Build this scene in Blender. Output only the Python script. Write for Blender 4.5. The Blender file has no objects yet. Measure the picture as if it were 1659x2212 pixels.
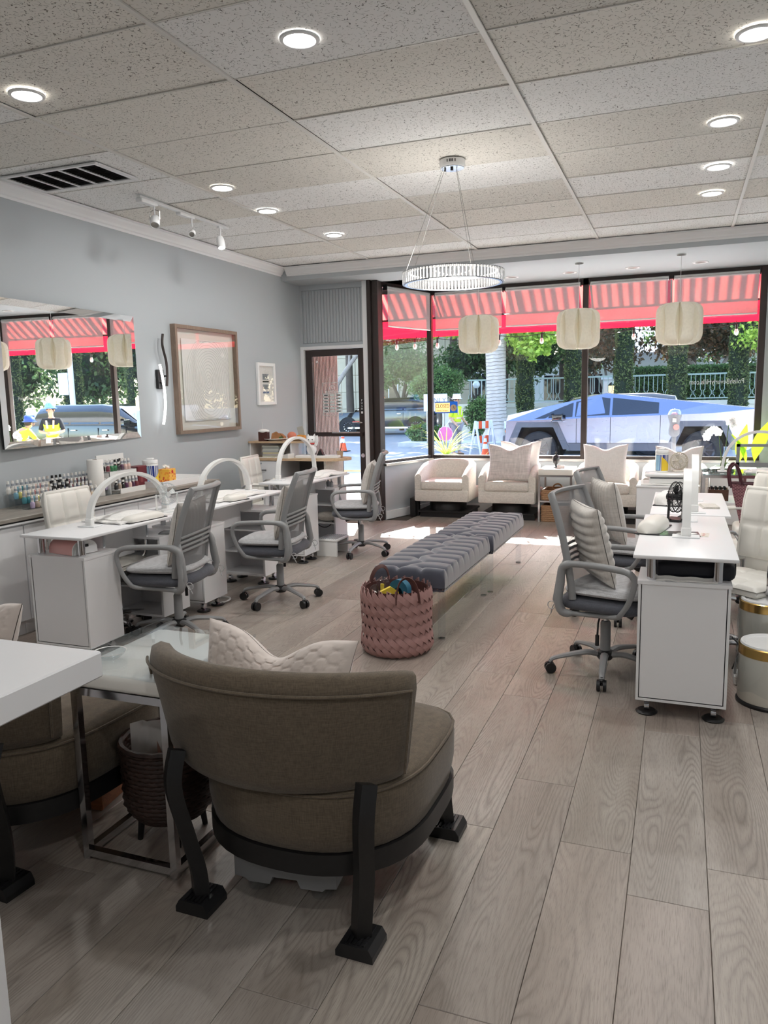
import bpy, bmesh, math, random
import numpy as np
from mathutils import Vector, Matrix
random.seed(7); np.random.seed(7)
S = bpy.context.scene
C = S.collection
PI = math.pi

# ------------------------------------------------------------------ camera
cam_d = bpy.data.cameras.new('camera')
cam_d.sensor_fit = 'VERTICAL'; cam_d.sensor_height = 36.0
cam_d.lens = 1664.77 / 2212 * 36.0
cam_d.clip_start = 0.05; cam_d.clip_end = 400
cam = bpy.data.objects.new('camera', cam_d); C.objects.link(cam)
def cam_axes(yaw, pitch, roll):
    cy, sy, cp, sp = math.cos(yaw), math.sin(yaw), math.cos(pitch), math.sin(pitch)
    f = Vector((-sy*cp, cy*cp, sp)); r = Vector((cy, sy, 0)); u = r.cross(f)
    cr, sr = math.cos(roll), math.sin(roll)
    return cr*r + sr*u, cr*u - sr*r, f
_r, _u, _f = cam_axes(0.367518, -0.147967, -0.021256)
cam.matrix_world = Matrix(((_r.x, _u.x, -_f.x, 0), (_r.y, _u.y, -_f.y, 0), (_r.z, _u.z, -_f.z, 1.5), (0, 0, 0, 1)))
S.camera = cam

# ------------------------------------------------------------------ sky, sun, exposure
W = bpy.data.worlds.new('sky'); S.world = W; W.use_nodes = True
wn = W.node_tree.nodes; wl = W.node_tree.links
sky = wn.new('ShaderNodeTexSky'); sky.sky_type = 'NISHITA'; sky.sun_disc = False
sky.sun_elevation = math.radians(36); sky.sun_rotation = math.radians(-20); sky.air_density = 1.0; sky.dust_density = 1.5
wl.new(sky.outputs[0], wn['Background'].inputs[0]); wn['Background'].inputs[1].default_value = 0.95
sun_d = bpy.data.lights.new('sun', 'SUN'); sun_d.energy = 17.0; sun_d.angle = math.radians(0.6); sun_d.color = (1, .97, .92)
sun = bpy.data.objects.new('sun', sun_d); C.objects.link(sun)
sun.rotation_euler = Vector((0.32, -1.0, -0.72)).to_track_quat('-Z', 'Y').to_euler()
sun.location = (-10, 30, 25)
DOWN_W = 8.0           # each recessed ceiling lamp
S.view_settings.view_transform = 'Standard'; S.view_settings.look = 'None'
S.view_settings.gamma = 1.0; S.view_settings.use_curve_mapping = False
S.view_settings.exposure = 0.45
S.cycles.use_denoising = True
S.cycles.max_bounces = 10; S.cycles.diffuse_bounces = 5; S.cycles.transparent_max_bounces = 24
S.cycles.sample_clamp_indirect = 6.0
S.cycles.caustics_reflective = False; S.cycles.caustics_refractive = False

# ------------------------------------------------------------------ mesh helpers
class MB:
    def __init__(self): self.v = []; self.f = []
    def add(self, vs, fs):
        o = len(self.v); self.v.extend([tuple(p) for p in vs]); self.f.extend([tuple(i+o for i in f) for f in fs]); return self
    def box(self, x0, y0, z0, x1, y1, z1, b=0.0, seg=1):
        if b <= 0:
            return self.add([(x0,y0,z0),(x1,y0,z0),(x1,y1,z0),(x0,y1,z0),(x0,y0,z1),(x1,y0,z1),(x1,y1,z1),(x0,y1,z1)],
                [(0,3,2,1),(4,5,6,7),(0,1,5,4),(1,2,6,5),(2,3,7,6),(3,0,4,7)])
        bm = bmesh.new(); bmesh.ops.create_cube(bm, size=1)
        for v in bm.verts:
            v.co = Vector((x0+(v.co.x+.5)*(x1-x0), y0+(v.co.y+.5)*(y1-y0), z0+(v.co.z+.5)*(z1-z0)))
        bmesh.ops.bevel(bm, geom=bm.edges[:], offset=min(b, .49*min(abs(x1-x0),abs(y1-y0),abs(z1-z0))), segments=seg, affect='EDGES', profile=.5)
        bm.verts.index_update()
        self.add([v.co[:] for v in bm.verts], [[v.index for v in f.verts] for f in bm.faces]); bm.free(); return self
    def bar(self, p0, p1, w, h=None, up=(0,0,1)):
        p0, p1 = Vector(p0), Vector(p1); h = h or w
        d = (p1-p0).normalized(); u = Vector(up)
        if abs(d.dot(u)) > .99: u = Vector((0,1,0))
        s = d.cross(u).normalized(); u = s.cross(d)
        q = [s*(-w/2)+u*(-h/2), s*(w/2)+u*(-h/2), s*(w/2)+u*(h/2), s*(-w/2)+u*(h/2)]
        return self.add([p0+a for a in q]+[p1+a for a in q], [(3,2,1,0),(4,5,6,7),(0,1,5,4),(1,2,6,5),(2,3,7,6),(3,0,4,7)])
    def tube(self, pts, r, seg=8, cap=True, flat=None, closed=False):
        # sweep; r number or list; flat=(a,b) scales the section along (side, up)
        pts = [Vector(p) for p in pts]; n = len(pts)
        rs = r if isinstance(r, (list, tuple)) else [r]*n
        fa, fb = flat or (1, 1); ring = []; ref = None
        for i in range(n):
            if closed: t = pts[(i+1) % n]-pts[i-1]
            else: t = pts[min(i+1, n-1)]-pts[max(i-1, 0)]
            t.normalize()
            if ref is None:
                ref = Vector((0,0,1)) if abs(t.z) < .9 else Vector((0,1,0))
            s = t.cross(ref)
            if s.length < 1e-5: s = t.orthogonal()
            s.normalize(); u = s.cross(t).normalized(); ref = u
            ring.append([pts[i]+s*(math.cos(2*PI*k/seg)*rs[i]*fa)+u*(math.sin(2*PI*k/seg)*rs[i]*fb) for k in range(seg)])
        o = len(self.v)
        for rg in ring: self.v.extend([tuple(p) for p in rg])
        for i in range(n if closed else n-1):
            j = (i+1) % n
            for k in range(seg):
                a, b = o+i*seg+k, o+i*seg+(k+1) % seg; c, d = o+j*seg+(k+1) % seg, o+j*seg+k
                self.f.append((a, b, c, d))
        if cap and not closed:
            self.f.append(tuple(o+k for k in range(seg-1, -1, -1))); self.f.append(tuple(o+(n-1)*seg+k for k in range(seg)))
        return self
    def cyl(self, p0, p1, r0, r1=None, seg=16): return self.tube([p0, p1], [r0, r0 if r1 is None else r1], seg)
    def lathe(self, prof, seg=20, c=(0,0,0), sx=1, sy=1, cap=True):
        o = len(self.v); n = len(prof)
        for (r, z) in prof:
            for k in range(seg):
                a = 2*PI*k/seg; self.v.append((c[0]+r*math.cos(a)*sx, c[1]+r*math.sin(a)*sy, c[2]+z))
        for i in range(n-1):
            for k in range(seg):
                self.f.append((o+i*seg+k, o+i*seg+(k+1) % seg, o+(i+1)*seg+(k+1) % seg, o+(i+1)*seg+k))
        if cap:
            self.f.append(tuple(o+k for k in range(seg-1, -1, -1))); self.f.append(tuple(o+(n-1)*seg+k for k in range(seg)))
        return self
    def prism(self, poly, axis, a0, a1):
        n = len(poly)
        def P(p, a): return {'x': (a, p[0], p[1]), 'y': (p[0], a, p[1]), 'z': (p[0], p[1], a)}[axis]
        return self.add([P(p, a0) for p in poly]+[P(p, a1) for p in poly],
            [tuple(range(n-1, -1, -1)), tuple(range(n, 2*n))]+[(i, (i+1) % n, n+(i+1) % n, n+i) for i in range(n)])
    def grid(self, P, cu=False, cv=False):
        nu, nv = len(P), len(P[0]); o = len(self.v)
        for row in P: self.v.extend([tuple(p) for p in row])
        for i in range(nu if cu else nu-1):
            for j in range(nv if cv else nv-1):
                a, b = i, (i+1) % nu; c, d = j, (j+1) % nv
                self.f.append((o+a*nv+c, o+b*nv+c, o+b*nv+d, o+a*nv+d))
        return self
    def ball(self, c, r, nu=12, nv=8):
        rx, ry, rz = r if isinstance(r, (tuple, list)) else (r, r, r)
        pr = [(math.sin(PI*(i+.02)/(nv+.04)) , -math.cos(PI*(i+.02)/(nv+.04))) for i in range(nv+1)]
        o = len(self.v)
        self.lathe([(a, b) for a, b in pr], nu)
        for i in range(o, len(self.v)):
            x, y, z = self.v[i]; self.v[i] = (c[0]+x*rx, c[1]+y*ry, c[2]+z*rz)
        return self
    def xf(self, M, start=0):
        for i in range(start, len(self.v)): self.v[i] = tuple(M @ Vector(self.v[i]))
        return self
    def build(self, name, mat, parent=None, loc=None, smooth=35, label=None):
        me = bpy.data.meshes.new(name); me.from_pydata(self.v, [], self.f); me.materials.append(mat)
        if smooth:
            me.polygons.foreach_set('use_smooth', [True]*len(me.polygons))
            me.set_sharp_from_angle(angle=math.radians(smooth))
        me.update()
        o = bpy.data.objects.new(name, me); C.objects.link(o)
        if parent is not None: o.parent = parent
        if loc is not None: o.location = loc
        if label: o['label'] = label
        return o

def tag(o, label, cat, group=None, kind=None):
    o['label'] = label; o['category'] = cat
    if group: o['group'] = group
    if kind: o['kind'] = kind
    return o
def thing(name, label, cat, loc=(0,0,0), rz=0, group=None):
    o = bpy.data.objects.new(name, None); C.objects.link(o); o.empty_display_size = .05
    o.location = loc; o.rotation_euler = (0, 0, math.radians(rz))
    return tag(o, label, cat, group)
def struct(o): o['kind'] = 'structure'; return o
def holder(name):
    o = bpy.data.objects.new(name, None); C.objects.link(o); return struct(o)
def copy_tree(o, parent=None):
    c = o.copy(); C.objects.link(c)
    if parent is not None: c.parent = parent
    for ch in [x for x in KIDS.get(o.name, [])]: copy_tree(ch, c)
    return c
KIDS = {}
def index_kids(root):
    def walk(o):
        KIDS[o.name] = list(o.children)
        for ch in o.children: walk(ch)
    walk(root)
def dup(root, label, loc, rz=0, group=None, rot=None):
    index_kids(root); c = copy_tree(root); c['label'] = label; c.location = loc
    c.rotation_euler = rot if rot else (0, 0, math.radians(rz))
    if group: c['group'] = group
    return c
def inst(src, parent, loc=None, rot=None, scale=None):    # another piece with the same mesh
    c = src.copy(); C.objects.link(c); c.parent = parent
    if loc is not None: c.location = loc
    if rot is not None: c.rotation_euler = rot
    if scale is not None: c.scale = scale
    return c
def text_mesh(name, body, size, mat, parent, loc, rot, align='CENTER', ext=0.0006, sx=1.0):
    cu = bpy.data.curves.new(name, 'FONT'); cu.body = body; cu.size = size; cu.align_x = align; cu.align_y = 'CENTER'; cu.extrude = ext
    cu.resolution_u = 2
    t = bpy.data.objects.new(name+'_tmp', cu); C.objects.link(t)
    dg = bpy.context.evaluated_depsgraph_get(); me = bpy.data.meshes.new_from_object(t.evaluated_get(dg))
    bpy.data.objects.remove(t); bpy.data.curves.remove(cu)
    me.materials.clear(); me.materials.append(mat)
    o = bpy.data.objects.new(name, me); C.objects.link(o); o.parent = parent
    o.location = loc; o.rotation_euler = rot; o.scale = (sx, 1, 1)
    return o
def arc(c, r, a0, a1, n, plane='xz'):
    out = []
    for i in range(n+1):
        a = math.radians(a0+(a1-a0)*i/n); u, v = r*math.cos(a), r*math.sin(a)
        out.append({'xz': (c[0]+u, c[1], c[2]+v), 'yz': (c[0], c[1]+u, c[2]+v), 'xy': (c[0]+u, c[1]+v, c[2])}[plane])
    return out
def spline(pts, n=6):     # Catmull-Rom
    pts = [Vector(p) for p in pts]; out = []
    for i in range(len(pts)-1):
        p0, p1, p2, p3 = pts[max(i-1, 0)], pts[i], pts[i+1], pts[min(i+2, len(pts)-1)]
        for k in range(n):
            t = k/n
            out.append(.5*((2*p1)+(p2-p0)*t+(2*p0-5*p1+4*p2-p3)*t*t+(3*p1-p0-3*p2+p3)*t**3))
    out.append(pts[-1]); return out

# ------------------------------------------------------------------ materials
def srgb(r, g, b):
    f = lambda c: (c/255/12.92) if c/255 <= .04045 else ((c/255+.055)/1.055)**2.4
    return (f(r), f(g), f(b), 1)
class NT:
    def __init__(self, name):
        self.m = bpy.data.materials.new(name); self.m.use_nodes = True
        self.n = self.m.node_tree.nodes; self.l = self.m.node_tree.links; self.b = self.n['Principled BSDF']
        self.out = self.n['Material Output']
    def N(self, t, **kw):
        n = self.n.new(t)
        for k, v in kw.items():
            if k in n.inputs: n.inputs[k].default_value = v
            else: setattr(n, k, v)
        return n
    def L(self, a, b): self.l.new(a, b)
    def coords(self, scale=(1,1,1), rot=(0,0,0), kind='Object', rand=0):
        tc = self.N('ShaderNodeTexCoord'); mp = self.N('ShaderNodeMapping'); mp.inputs['Scale'].default_value = scale; mp.inputs['Rotation'].default_value = rot
        if rand:
            oi = self.N('ShaderNodeObjectInfo'); mu = self.N('ShaderNodeVectorMath', operation='MULTIPLY'); co = self.N('ShaderNodeCombineXYZ')
            for k in range(3): self.L(oi.outputs['Random'], co.inputs[k])
            mu.inputs[1].default_value = (rand, rand*1.7, rand*.6); self.L(co.outputs[0], mu.inputs[0])
            ad = self.N('ShaderNodeVectorMath', operation='ADD'); self.L(tc.outputs[kind], ad.inputs[0]); self.L(mu.outputs[0], ad.inputs[1])
            self.L(ad.outputs[0], mp.inputs[0])
        else: self.L(tc.outputs[kind], mp.inputs[0])
        return mp.outputs[0]
    def ramp(self, fac, stops):
        r = self.N('ShaderNodeValToRGB'); e = r.color_ramp.elements
        while len(e) < len(stops): e.new(.5)
        for i, (p, c) in enumerate(stops): e[i].position = p; e[i].color = c if len(c) == 4 else (*c, 1)
        self.L(fac, r.inputs[0]); return r.outputs[0]
    def mix(self, fac, a, b, mode='MIX'):
        m = self.N('ShaderNodeMix', data_type='RGBA', blend_type=mode)
        for s, v in ((m.inputs[0], fac), (m.inputs[6], a), (m.inputs[7], b)):
            if hasattr(v, 'is_linked') or isinstance(v, bpy.types.NodeSocket): self.L(v, s)
            else: s.default_value = v
        return m.outputs[2]
    def bump(self, h, strength=.2, dist=.01):
        b = self.N('ShaderNodeBump'); b.inputs['Strength'].default_value = strength; b.inputs['Distance'].default_value = dist
        self.L(h, b.inputs['Height']); self.L(b.outputs[0], self.b.inputs['Normal'])
def mat(name, col, rough=.5, metal=0, var=.0, vs=20, bump=0, bs=200, spec=None, alpha=None, coat=0, trans=0, sheen=0):
    t = NT(name); b = t.b
    b.inputs['Base Color'].default_value = col; b.inputs['Roughness'].default_value = rough; b.inputs['Metallic'].default_value = metal
    if spec is not None: b.inputs['Specular IOR Level'].default_value = spec
    if coat: b.inputs['Coat Weight'].default_value = coat; b.inputs['Coat Roughness'].default_value = .08
    if sheen: b.inputs['Sheen Weight'].default_value = sheen
    if trans: b.inputs['Transmission Weight'].default_value = trans
    n = t.N('ShaderNodeTexNoise', Scale=vs, Detail=4.0); t.L(t.coords(), n.inputs['Vector'])
    if var:
        d = tuple(c*(1-var) for c in col[:3])+(1,); u = tuple(min(1, c*(1+var)) for c in col[:3])+(1,)
        t.L(t.ramp(n.outputs[0], [(.3, d), (.7, u)]), b.inputs['Base Color'])
    else:
        r = t.N('ShaderNodeMapRange'); t.L(n.outputs[0], r.inputs[0]); r.inputs[3].default_value = max(0, rough-.04); r.inputs[4].default_value = min(1, rough+.04)
        t.L(r.outputs[0], b.inputs['Roughness'])
    if bump:
        n2 = t.N('ShaderNodeTexNoise', Scale=bs, Detail=2.0); t.L(t.coords(), n2.inputs['Vector']); t.bump(n2.outputs[0], bump, .002)
    return t.m
def emit(name, col, strength):
    t = NT(name); t.b.inputs['Base Color'].default_value = col; t.b.inputs['Emission Color'].default_value = col; t.b.inputs['Emission Strength'].default_value = strength
    return t.m
def fabric(name, col, s=350, var=.12, bump=.35, rough=.9, sheen=.2):
    t = NT(name); t.b.inputs['Roughness'].default_value = rough; t.b.inputs['Sheen Weight'].default_value = sheen
    a = t.N('ShaderNodeTexNoise', Scale=1.0, Detail=3.0); t.L(t.coords((s*.12, s*.12, s)), a.inputs['Vector'])
    b = t.N('ShaderNodeTexNoise', Scale=1.0, Detail=3.0); t.L(t.coords((s, s, s*.12)), b.inputs['Vector'])
    m = t.N('ShaderNodeMath', operation='ADD'); t.L(a.outputs[0], m.inputs[0]); t.L(b.outputs[0], m.inputs[1])
    h = t.N('ShaderNodeMath', operation='MULTIPLY'); t.L(m.outputs[0], h.inputs[0]); h.inputs[1].default_value = .5
    d = tuple(c*(1-2*var) for c in col[:3])+(1,); u = tuple(min(1, c*(1+2*var)) for c in col[:3])+(1,)
    t.L(t.ramp(h.outputs[0], [(.35, d), (.65, u)]), t.b.inputs['Base Color']); t.bump(h.outputs[0], bump, .002)
    return t.m
def glass(name, tint=(1,1,1,1), refl=.9, base=.03):
    t = NT(name); t.n.remove(t.b)
    tr = t.N('ShaderNodeBsdfTransparent'); tr.inputs[0].default_value = tint
    gl = t.N('ShaderNodeBsdfGlossy'); gl.inputs['Roughness'].default_value = .0
    lw = t.N('ShaderNodeLayerWeight', Blend=.5); pw = t.N('ShaderNodeMath', operation='POWER'); t.L(lw.outputs['Facing'], pw.inputs[0]); pw.inputs[1].default_value = 4.5
    mr = t.N('ShaderNodeMapRange'); t.L(pw.outputs[0], mr.inputs[0]); mr.inputs[3].default_value = base; mr.inputs[4].default_value = refl
    mx = t.N('ShaderNodeMixShader'); t.L(mr.outputs[0], mx.inputs[0]); t.L(tr.outputs[0], mx.inputs[1]); t.L(gl.outputs[0], mx.inputs[2])
    t.L(mx.outputs[0], t.out.inputs[0]); return t.m
def veil(name, col, see, transl=.5):     # thin cloth: part see-through, part glowing with light from behind
    t = NT(name); t.n.remove(t.b)
    tr = t.N('ShaderNodeBsdfTransparent'); df = t.N('ShaderNodeBsdfDiffuse'); tl = t.N('ShaderNodeBsdfTranslucent')
    n = t.N('ShaderNodeTexNoise', Scale=40.0, Detail=2.0); t.L(t.coords(), n.inputs['Vector'])
    c = t.ramp(n.outputs[0], [(.3, tuple(x*.94 for x in col[:3])+(1,)), (.7, col)])
    t.L(c, df.inputs[0]); t.L(c, tl.inputs[0])
    a = t.N('ShaderNodeMixShader'); a.inputs[0].default_value = transl; t.L(df.outputs[0], a.inputs[1]); t.L(tl.outputs[0], a.inputs[2])
    b = t.N('ShaderNodeMixShader'); b.inputs[0].default_value = see; t.L(a.outputs[0], b.inputs[1]); t.L(tr.outputs[0], b.inputs[2])
    t.L(b.outputs[0], t.out.inputs[0]); return t.m
def wood(name, cols, scale=(6, 60, 6), rough=.45, rand=9, dist=2.0, bump=.1):
    t = NT(name); co = t.coords(scale, rand=rand)
    n = t.N('ShaderNodeTexNoise', Scale=1.0, Detail=6.0, Distortion=dist); t.L(co, n.inputs['Vector'])
    t.L(t.ramp(n.outputs[0], [(.25+.5*i/(len(cols)-1), c) for i, c in enumerate(cols)]), t.b.inputs['Base Color'])
    t.b.inputs['Roughness'].default_value = rough; t.bump(n.outputs[0], bump, .003); return t.m

M = {}
M['wall'] = mat('blue_grey_paint', srgb(182, 188, 192), .75, bump=.05, bs=300)
M['white_paint'] = mat('white_paint', srgb(236, 237, 238), .5)
M['white_lam'] = mat('white_laminate', srgb(238, 238, 240), .35, bump=.02, bs=120)
M['white_plastic'] = mat('white_plastic', srgb(235, 235, 233), .35)
M['white_gloss'] = mat('white_gloss', srgb(240, 240, 240), .2)
M['grey_plastic'] = mat('grey_plastic', srgb(148, 149, 150), .42)
M['black_plastic'] = mat('black_plastic', srgb(28, 28, 30), .4)
M['black_wood'] = mat('black_wood', srgb(24, 23, 24), .45, var=.2, vs=60)
M['chrome'] = mat('chrome', srgb(215, 215, 218), .12, 1)
M['steel'] = mat('brushed_steel', srgb(170, 168, 165), .3, 1)
M['bronze'] = mat('bronze_frame', srgb(66, 58, 56), .4, .4)
M['gold'] = mat('brass_band', srgb(200, 165, 100), .25, 1)
M['darkgrey_fab'] = fabric('charcoal_fabric', srgb(82, 84, 92))
M['grey_fab'] = fabric('light_grey_fabric', srgb(186, 186, 188))
M['plush'] = fabric('grey_plush', srgb(205, 199, 192), 120, .06, .3, 1, .6)
M['white_leather'] = mat('white_leather', srgb(232, 229, 222), .45, bump=.08, bs=350)
M['cream_lin'] = fabric('oatmeal_linen', srgb(212, 206, 198), 260, .1)
M['pillow_w'] = fabric('white_linen', srgb(235, 230, 227), 200, .04, .2, 1, .5)
M['pillow_g'] = fabric('pinkish_grey_velvet', srgb(208, 199, 196), 60, .1, .15, .8, .7)
M['tan'] = fabric('taupe_weave', srgb(96, 84, 69), 300, .14)
M['velvet'] = mat('slate_velvet', srgb(66, 68, 82), .7, var=.12, vs=12, sheen=.8)
M['hexp'] = mat('blush_velvet', srgb(226, 213, 205), .8, var=.06, vs=15, sheen=.6)
M['pink_leather'] = mat('mauve_leather', srgb(172, 132, 128), .55, var=.1, vs=30, bump=.1, bs=250)
M['dark_leather'] = mat('brown_leather', srgb(92, 58, 54), .5, var=.1)
M['acrylic'] = glass('clear_acrylic', (.95,.97,.98,1), .8, .06)
M['pane'] = glass('window_glass', (.97,.985,.98,1), .42, .03)
M['mirror'] = mat('mirror_silver', (.93,.95,.95,1), .0, 1); M['mirror'].node_tree.nodes['Principled BSDF'].inputs['Roughness'].default_value = 0
for _l in list(M['mirror'].node_tree.links):
    if _l.to_socket.name == 'Roughness': M['mirror'].node_tree.links.remove(_l)
M['shade'] = veil('sheer_roller_cloth', (.58,.565,.565,1), .42, .25)
M['paper'] = mat('paper', srgb(240, 238, 234), .8)
M['lamp_on'] = emit('lit_diffuser', (1, .97, .92, 1), 9)
M['warm_bulb'] = emit('warm_bulb', (1, .72, .35, 1), 4)
M['oak'] = wood('light_oak', [srgb(176,146,112), srgb(200,172,140), srgb(212,186,154)], (8, 60, 60), rand=0)
M['greywood'] = wood('grey_wood_top', [srgb(120,112,104), srgb(150,143,134), srgb(168,160,150)], (40, 4, 40), rand=0)
M['frame_wood'] = wood('taupe_frame_wood', [srgb(126,106,92), srgb(148,128,112)], (30, 30, 8), rand=0)
M['green'] = mat('leaf_green', srgb(70, 100, 50), .5, var=.35, vs=3)
M['red_paint'] = mat('red_paint', srgb(200, 30, 30), .5)
M['black'] = mat('matt_black', srgb(14, 14, 16), .6)
M['rubber'] = mat('rubber', srgb(30, 31, 34), .8)
M['ink'] = mat('black_ink', srgb(25, 25, 28), .7)
M['decal'] = mat('white_vinyl', srgb(240, 240, 240), .6)
M['towel'] = fabric('white_towel', srgb(238, 236, 233), 150, .03, .5, 1, .4)
# ================================================================== room shell
def plank_mat():
    t = NT('greige_oak_planks'); b = t.b
    co = t.coords((1,1,1), rand=37)
    def sc(v, s):
        m = t.N('ShaderNodeMapping'); m.inputs['Scale'].default_value = s; t.L(v, m.inputs[0]); return m.outputs[0]
    blot = t.N('ShaderNodeTexNoise', Scale=1.0, Detail=3.0); t.L(sc(co, (7, 1.6, 1)), blot.inputs['Vector'])
    ring = t.N('ShaderNodeTexNoise', Scale=1.0, Detail=1.2, Roughness=.4); t.L(sc(co, (7.0, .85, 1)), ring.inputs['Vector'])
    k = t.N('ShaderNodeMath', operation='MULTIPLY'); t.L(ring.outputs[0], k.inputs[0]); k.inputs[1].default_value = 34
    pp = t.N('ShaderNodeMath', operation='PINGPONG'); t.L(k.outputs[0], pp.inputs[0]); pp.inputs[1].default_value = .5
    pore = t.N('ShaderNodeTexNoise', Scale=1.0, Detail=4.0); t.L(sc(co, (420, 22, 1)), pore.inputs['Vector'])
    oi = t.N('ShaderNodeObjectInfo')
    base = t.ramp(oi.outputs['Random'], [(0, srgb(158,148,140)), (.25, srgb(176,168,160)), (.5, srgb(166,152,143)), (.75, srgb(182,173,163)), (1, srgb(150,142,134))])
    c1 = t.mix(t.ramp(blot.outputs[0], [(.35, (0,0,0)), (.7, (.6,.6,.6))]), base, srgb(138,126,116))
    gm = t.ramp(pp.outputs[0], [(0, (.62,.62,.62)), (.16, (.25,.25,.25)), (.4, (0,0,0))])
    # the ring grain shows strongly only in places
    w = t.N('ShaderNodeTexNoise', Scale=1.0, Detail=1.0); t.L(sc(co, (9, 1.1, 1)), w.inputs['Vector'])
    gm2 = t.mix(1.0, gm, t.ramp(w.outputs[0], [(.38, (.12,.12,.12)), (.62, (.85,.85,.85))]), 'MULTIPLY')
    c2 = t.mix(gm2, c1, srgb(104,95,88))
    c3 = t.mix(t.ramp(pore.outputs[0], [(.50, (0,0,0)), (.68, (.45,.45,.45))]), c2, srgb(112,103,95))
    t.L(c3, b.inputs['Base Color'])
    rr = t.N('ShaderNodeMapRange'); t.L(pore.outputs[0], rr.inputs[0]); rr.inputs[3].default_value = .30; rr.inputs[4].default_value = .46
    t.L(rr.outputs[0], b.inputs['Roughness']); t.bump(pore.outputs[0], .12, .001)
    return t.m
M['plank'] = plank_mat()
M['subfloor'] = mat('subfloor', srgb(70, 64, 58), .9)

fl = struct(MB().box(-4.4, -3, -.06, 1.4, 9.92, -.009).build('floor', M['subfloor'], smooth=0))
PW, PL = .2296, 1.2192
_pc = {}
def plank_mesh(w, l):
    key = (round(w, 3), round(l, 3))
    if key not in _pc:
        g = .0007; me = bpy.data.meshes.new('plank'); c = .0013
        x0, x1, y0, y1 = g, w-g, g, l-g
        me.from_pydata([(x0,y0,-.009),(x1,y0,-.009),(x1,y1,-.009),(x0,y1,-.009),(x0,y0,-c),(x1,y0,-c),(x1,y1,-c),(x0,y1,-c),(x0+c,y0+c,0),(x1-c,y0+c,0),(x1-c,y1-c,0),(x0+c,y1-c,0)], [],
            [(0,1,5,4),(1,2,6,5),(2,3,7,6),(3,0,4,7),(4,5,9,8),(5,6,10,9),(6,7,11,10),(7,4,8,11),(8,9,10,11)])
        me.materials.append(M['plank']); _pc[key] = me
    return _pc[key]
known = {(-.333): 2.461, (-.104): 3.460, (.1256): 2.456, (-.5626): 2.847, (-.7922): 2.463, (-1.0218): 3.966, (-1.8): 1.657}
x = .1256
while x > -4.4: x -= PW
rng = random.Random(3)
far_rows = []
while x < 1.4:
    ph = None
    for kx, ky in known.items():
        if abs(kx-x) < .06: ph = ky
    if ph is None: ph = rng.uniform(0, PL)
    y = ph-PL*12
    xa, xb = max(x, -4.4), min(x+PW, 1.4)
    ymax = 9.85 if xa > -3.2 else 8.78
    while y < ymax:
        ya, yb = max(y, -.6), min(y+PL, ymax)
        if yb-ya > .05 and xb-xa > .02:
            o = bpy.data.objects.new('plank', plank_mesh(xb-xa, yb-ya)); C.objects.link(o); o.parent = fl; o.location = (xa, ya, 0)
        y += PL
    x += PW

# walls
struct(MB().box(-4.58, -3.1, -.06, -4.40, 8.85, 3.2).build('wall_left', M['wall'], smooth=0))
struct(MB().box(1.40, -3.1, -.06, 1.58, 9.85, 3.2).build('wall_right', M['wall'], smooth=0))
struct(MB().box(-4.4, -3.2, -.06, 1.4, -3.0, 3.2).build('wall_back', M['wall'], smooth=0))

# ceiling: slab, main tees, tiles
def tile_mat(name, col, fiss, dens):
    t = NT(name); co = t.coords((1,1,1), rand=23)
    n = t.N('ShaderNodeTexNoise', Scale=40.0, Detail=1.0, Roughness=.4); t.L(co, n.inputs['Vector'])
    a = t.N('ShaderNodeMath', operation='SUBTRACT'); t.L(n.outputs[0], a.inputs[0]); a.inputs[1].default_value = .5
    ab = t.N('ShaderNodeMath', operation='ABSOLUTE'); t.L(a.outputs[0], ab.inputs[0])
    line = t.ramp(ab.outputs[0], [(.008, (1,1,1)), (.022, (0,0,0))])
    m = t.N('ShaderNodeTexNoise', Scale=85.0, Detail=0.0); t.L(co, m.inputs['Vector'])
    mask = t.ramp(m.outputs[0], [(dens, (0,0,0)), (dens+.03, (1,1,1))])
    f = t.mix(1.0, line, mask, 'MULTIPLY')
    oi = t.N('ShaderNodeObjectInfo')
    base = t.ramp(oi.outputs['Random'], [(0, col), (1, tuple(c*.90 for c in col[:3])+(1,))])
    t.L(t.mix(f, base, fiss), t.b.inputs['Base Color']); t.b.inputs['Roughness'].default_value = .95
    inv = t.N('ShaderNodeMath', operation='SUBTRACT'); inv.inputs[0].default_value = 1; t.L(f, inv.inputs[1]); t.bump(inv.outputs[0], .6, .003)
    return t.m
M['tile_white'] = tile_mat('white_fissured_tile', srgb(244,244,243), srgb(118,116,114), .48)
M['tile_cream'] = tile_mat('aged_fissured_tile', srgb(233,230,223), srgb(118,112,103), .46)
M['tee'] = mat('tee_bar_white', srgb(222, 220, 215), .5)
ce = struct(MB().box(-4.4, -3, 3.03, 1.4, 8.25, 3.2).build('ceiling', M['black'], smooth=0))
xs = [-4.40, -3.264, -2.0448, -.8256, .3936, 1.40]
ys = [2.818+.6096*j for j in range(-9, 10)]
rngt = random.Random(11)
cream = {(1,0),(1,1),(1,2),(2,1),(3,4),(2,6),(1,-1),(2,3),(3,6),(0,1)}
_tm = {}
for i in range(5):
    for j in range(len(ys)-1):
        x0, x1, y0, y1 = xs[i]+.009, xs[i+1]-.009, ys[j]+.007, min(ys[j+1]-.003, 8.24)
        jj = j-9
        kind = 'tile_cream' if ((i, jj) in cream or rngt.random() < .38) else 'tile_white'
        key = (round(x1-x0, 3), round(y1-y0, 3), kind)
        if key not in _tm:
            _tm[key] = MB().box(0, 0, .004, x1-x0, y1-y0, .018, .003).build('ceiling_tile', M[kind], ce, smooth=0); o = _tm[key]
        else:
            o = inst(_tm[key], ce)
        o.location = (x0, y0, 3.004+rngt.uniform(0, .006))
        # a few tiles sit unevenly in their grid
        o.rotation_euler = (rngt.uniform(-.006, .006), 0, 0) if rngt.random() < .3 else (0, 0, 0)
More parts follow.
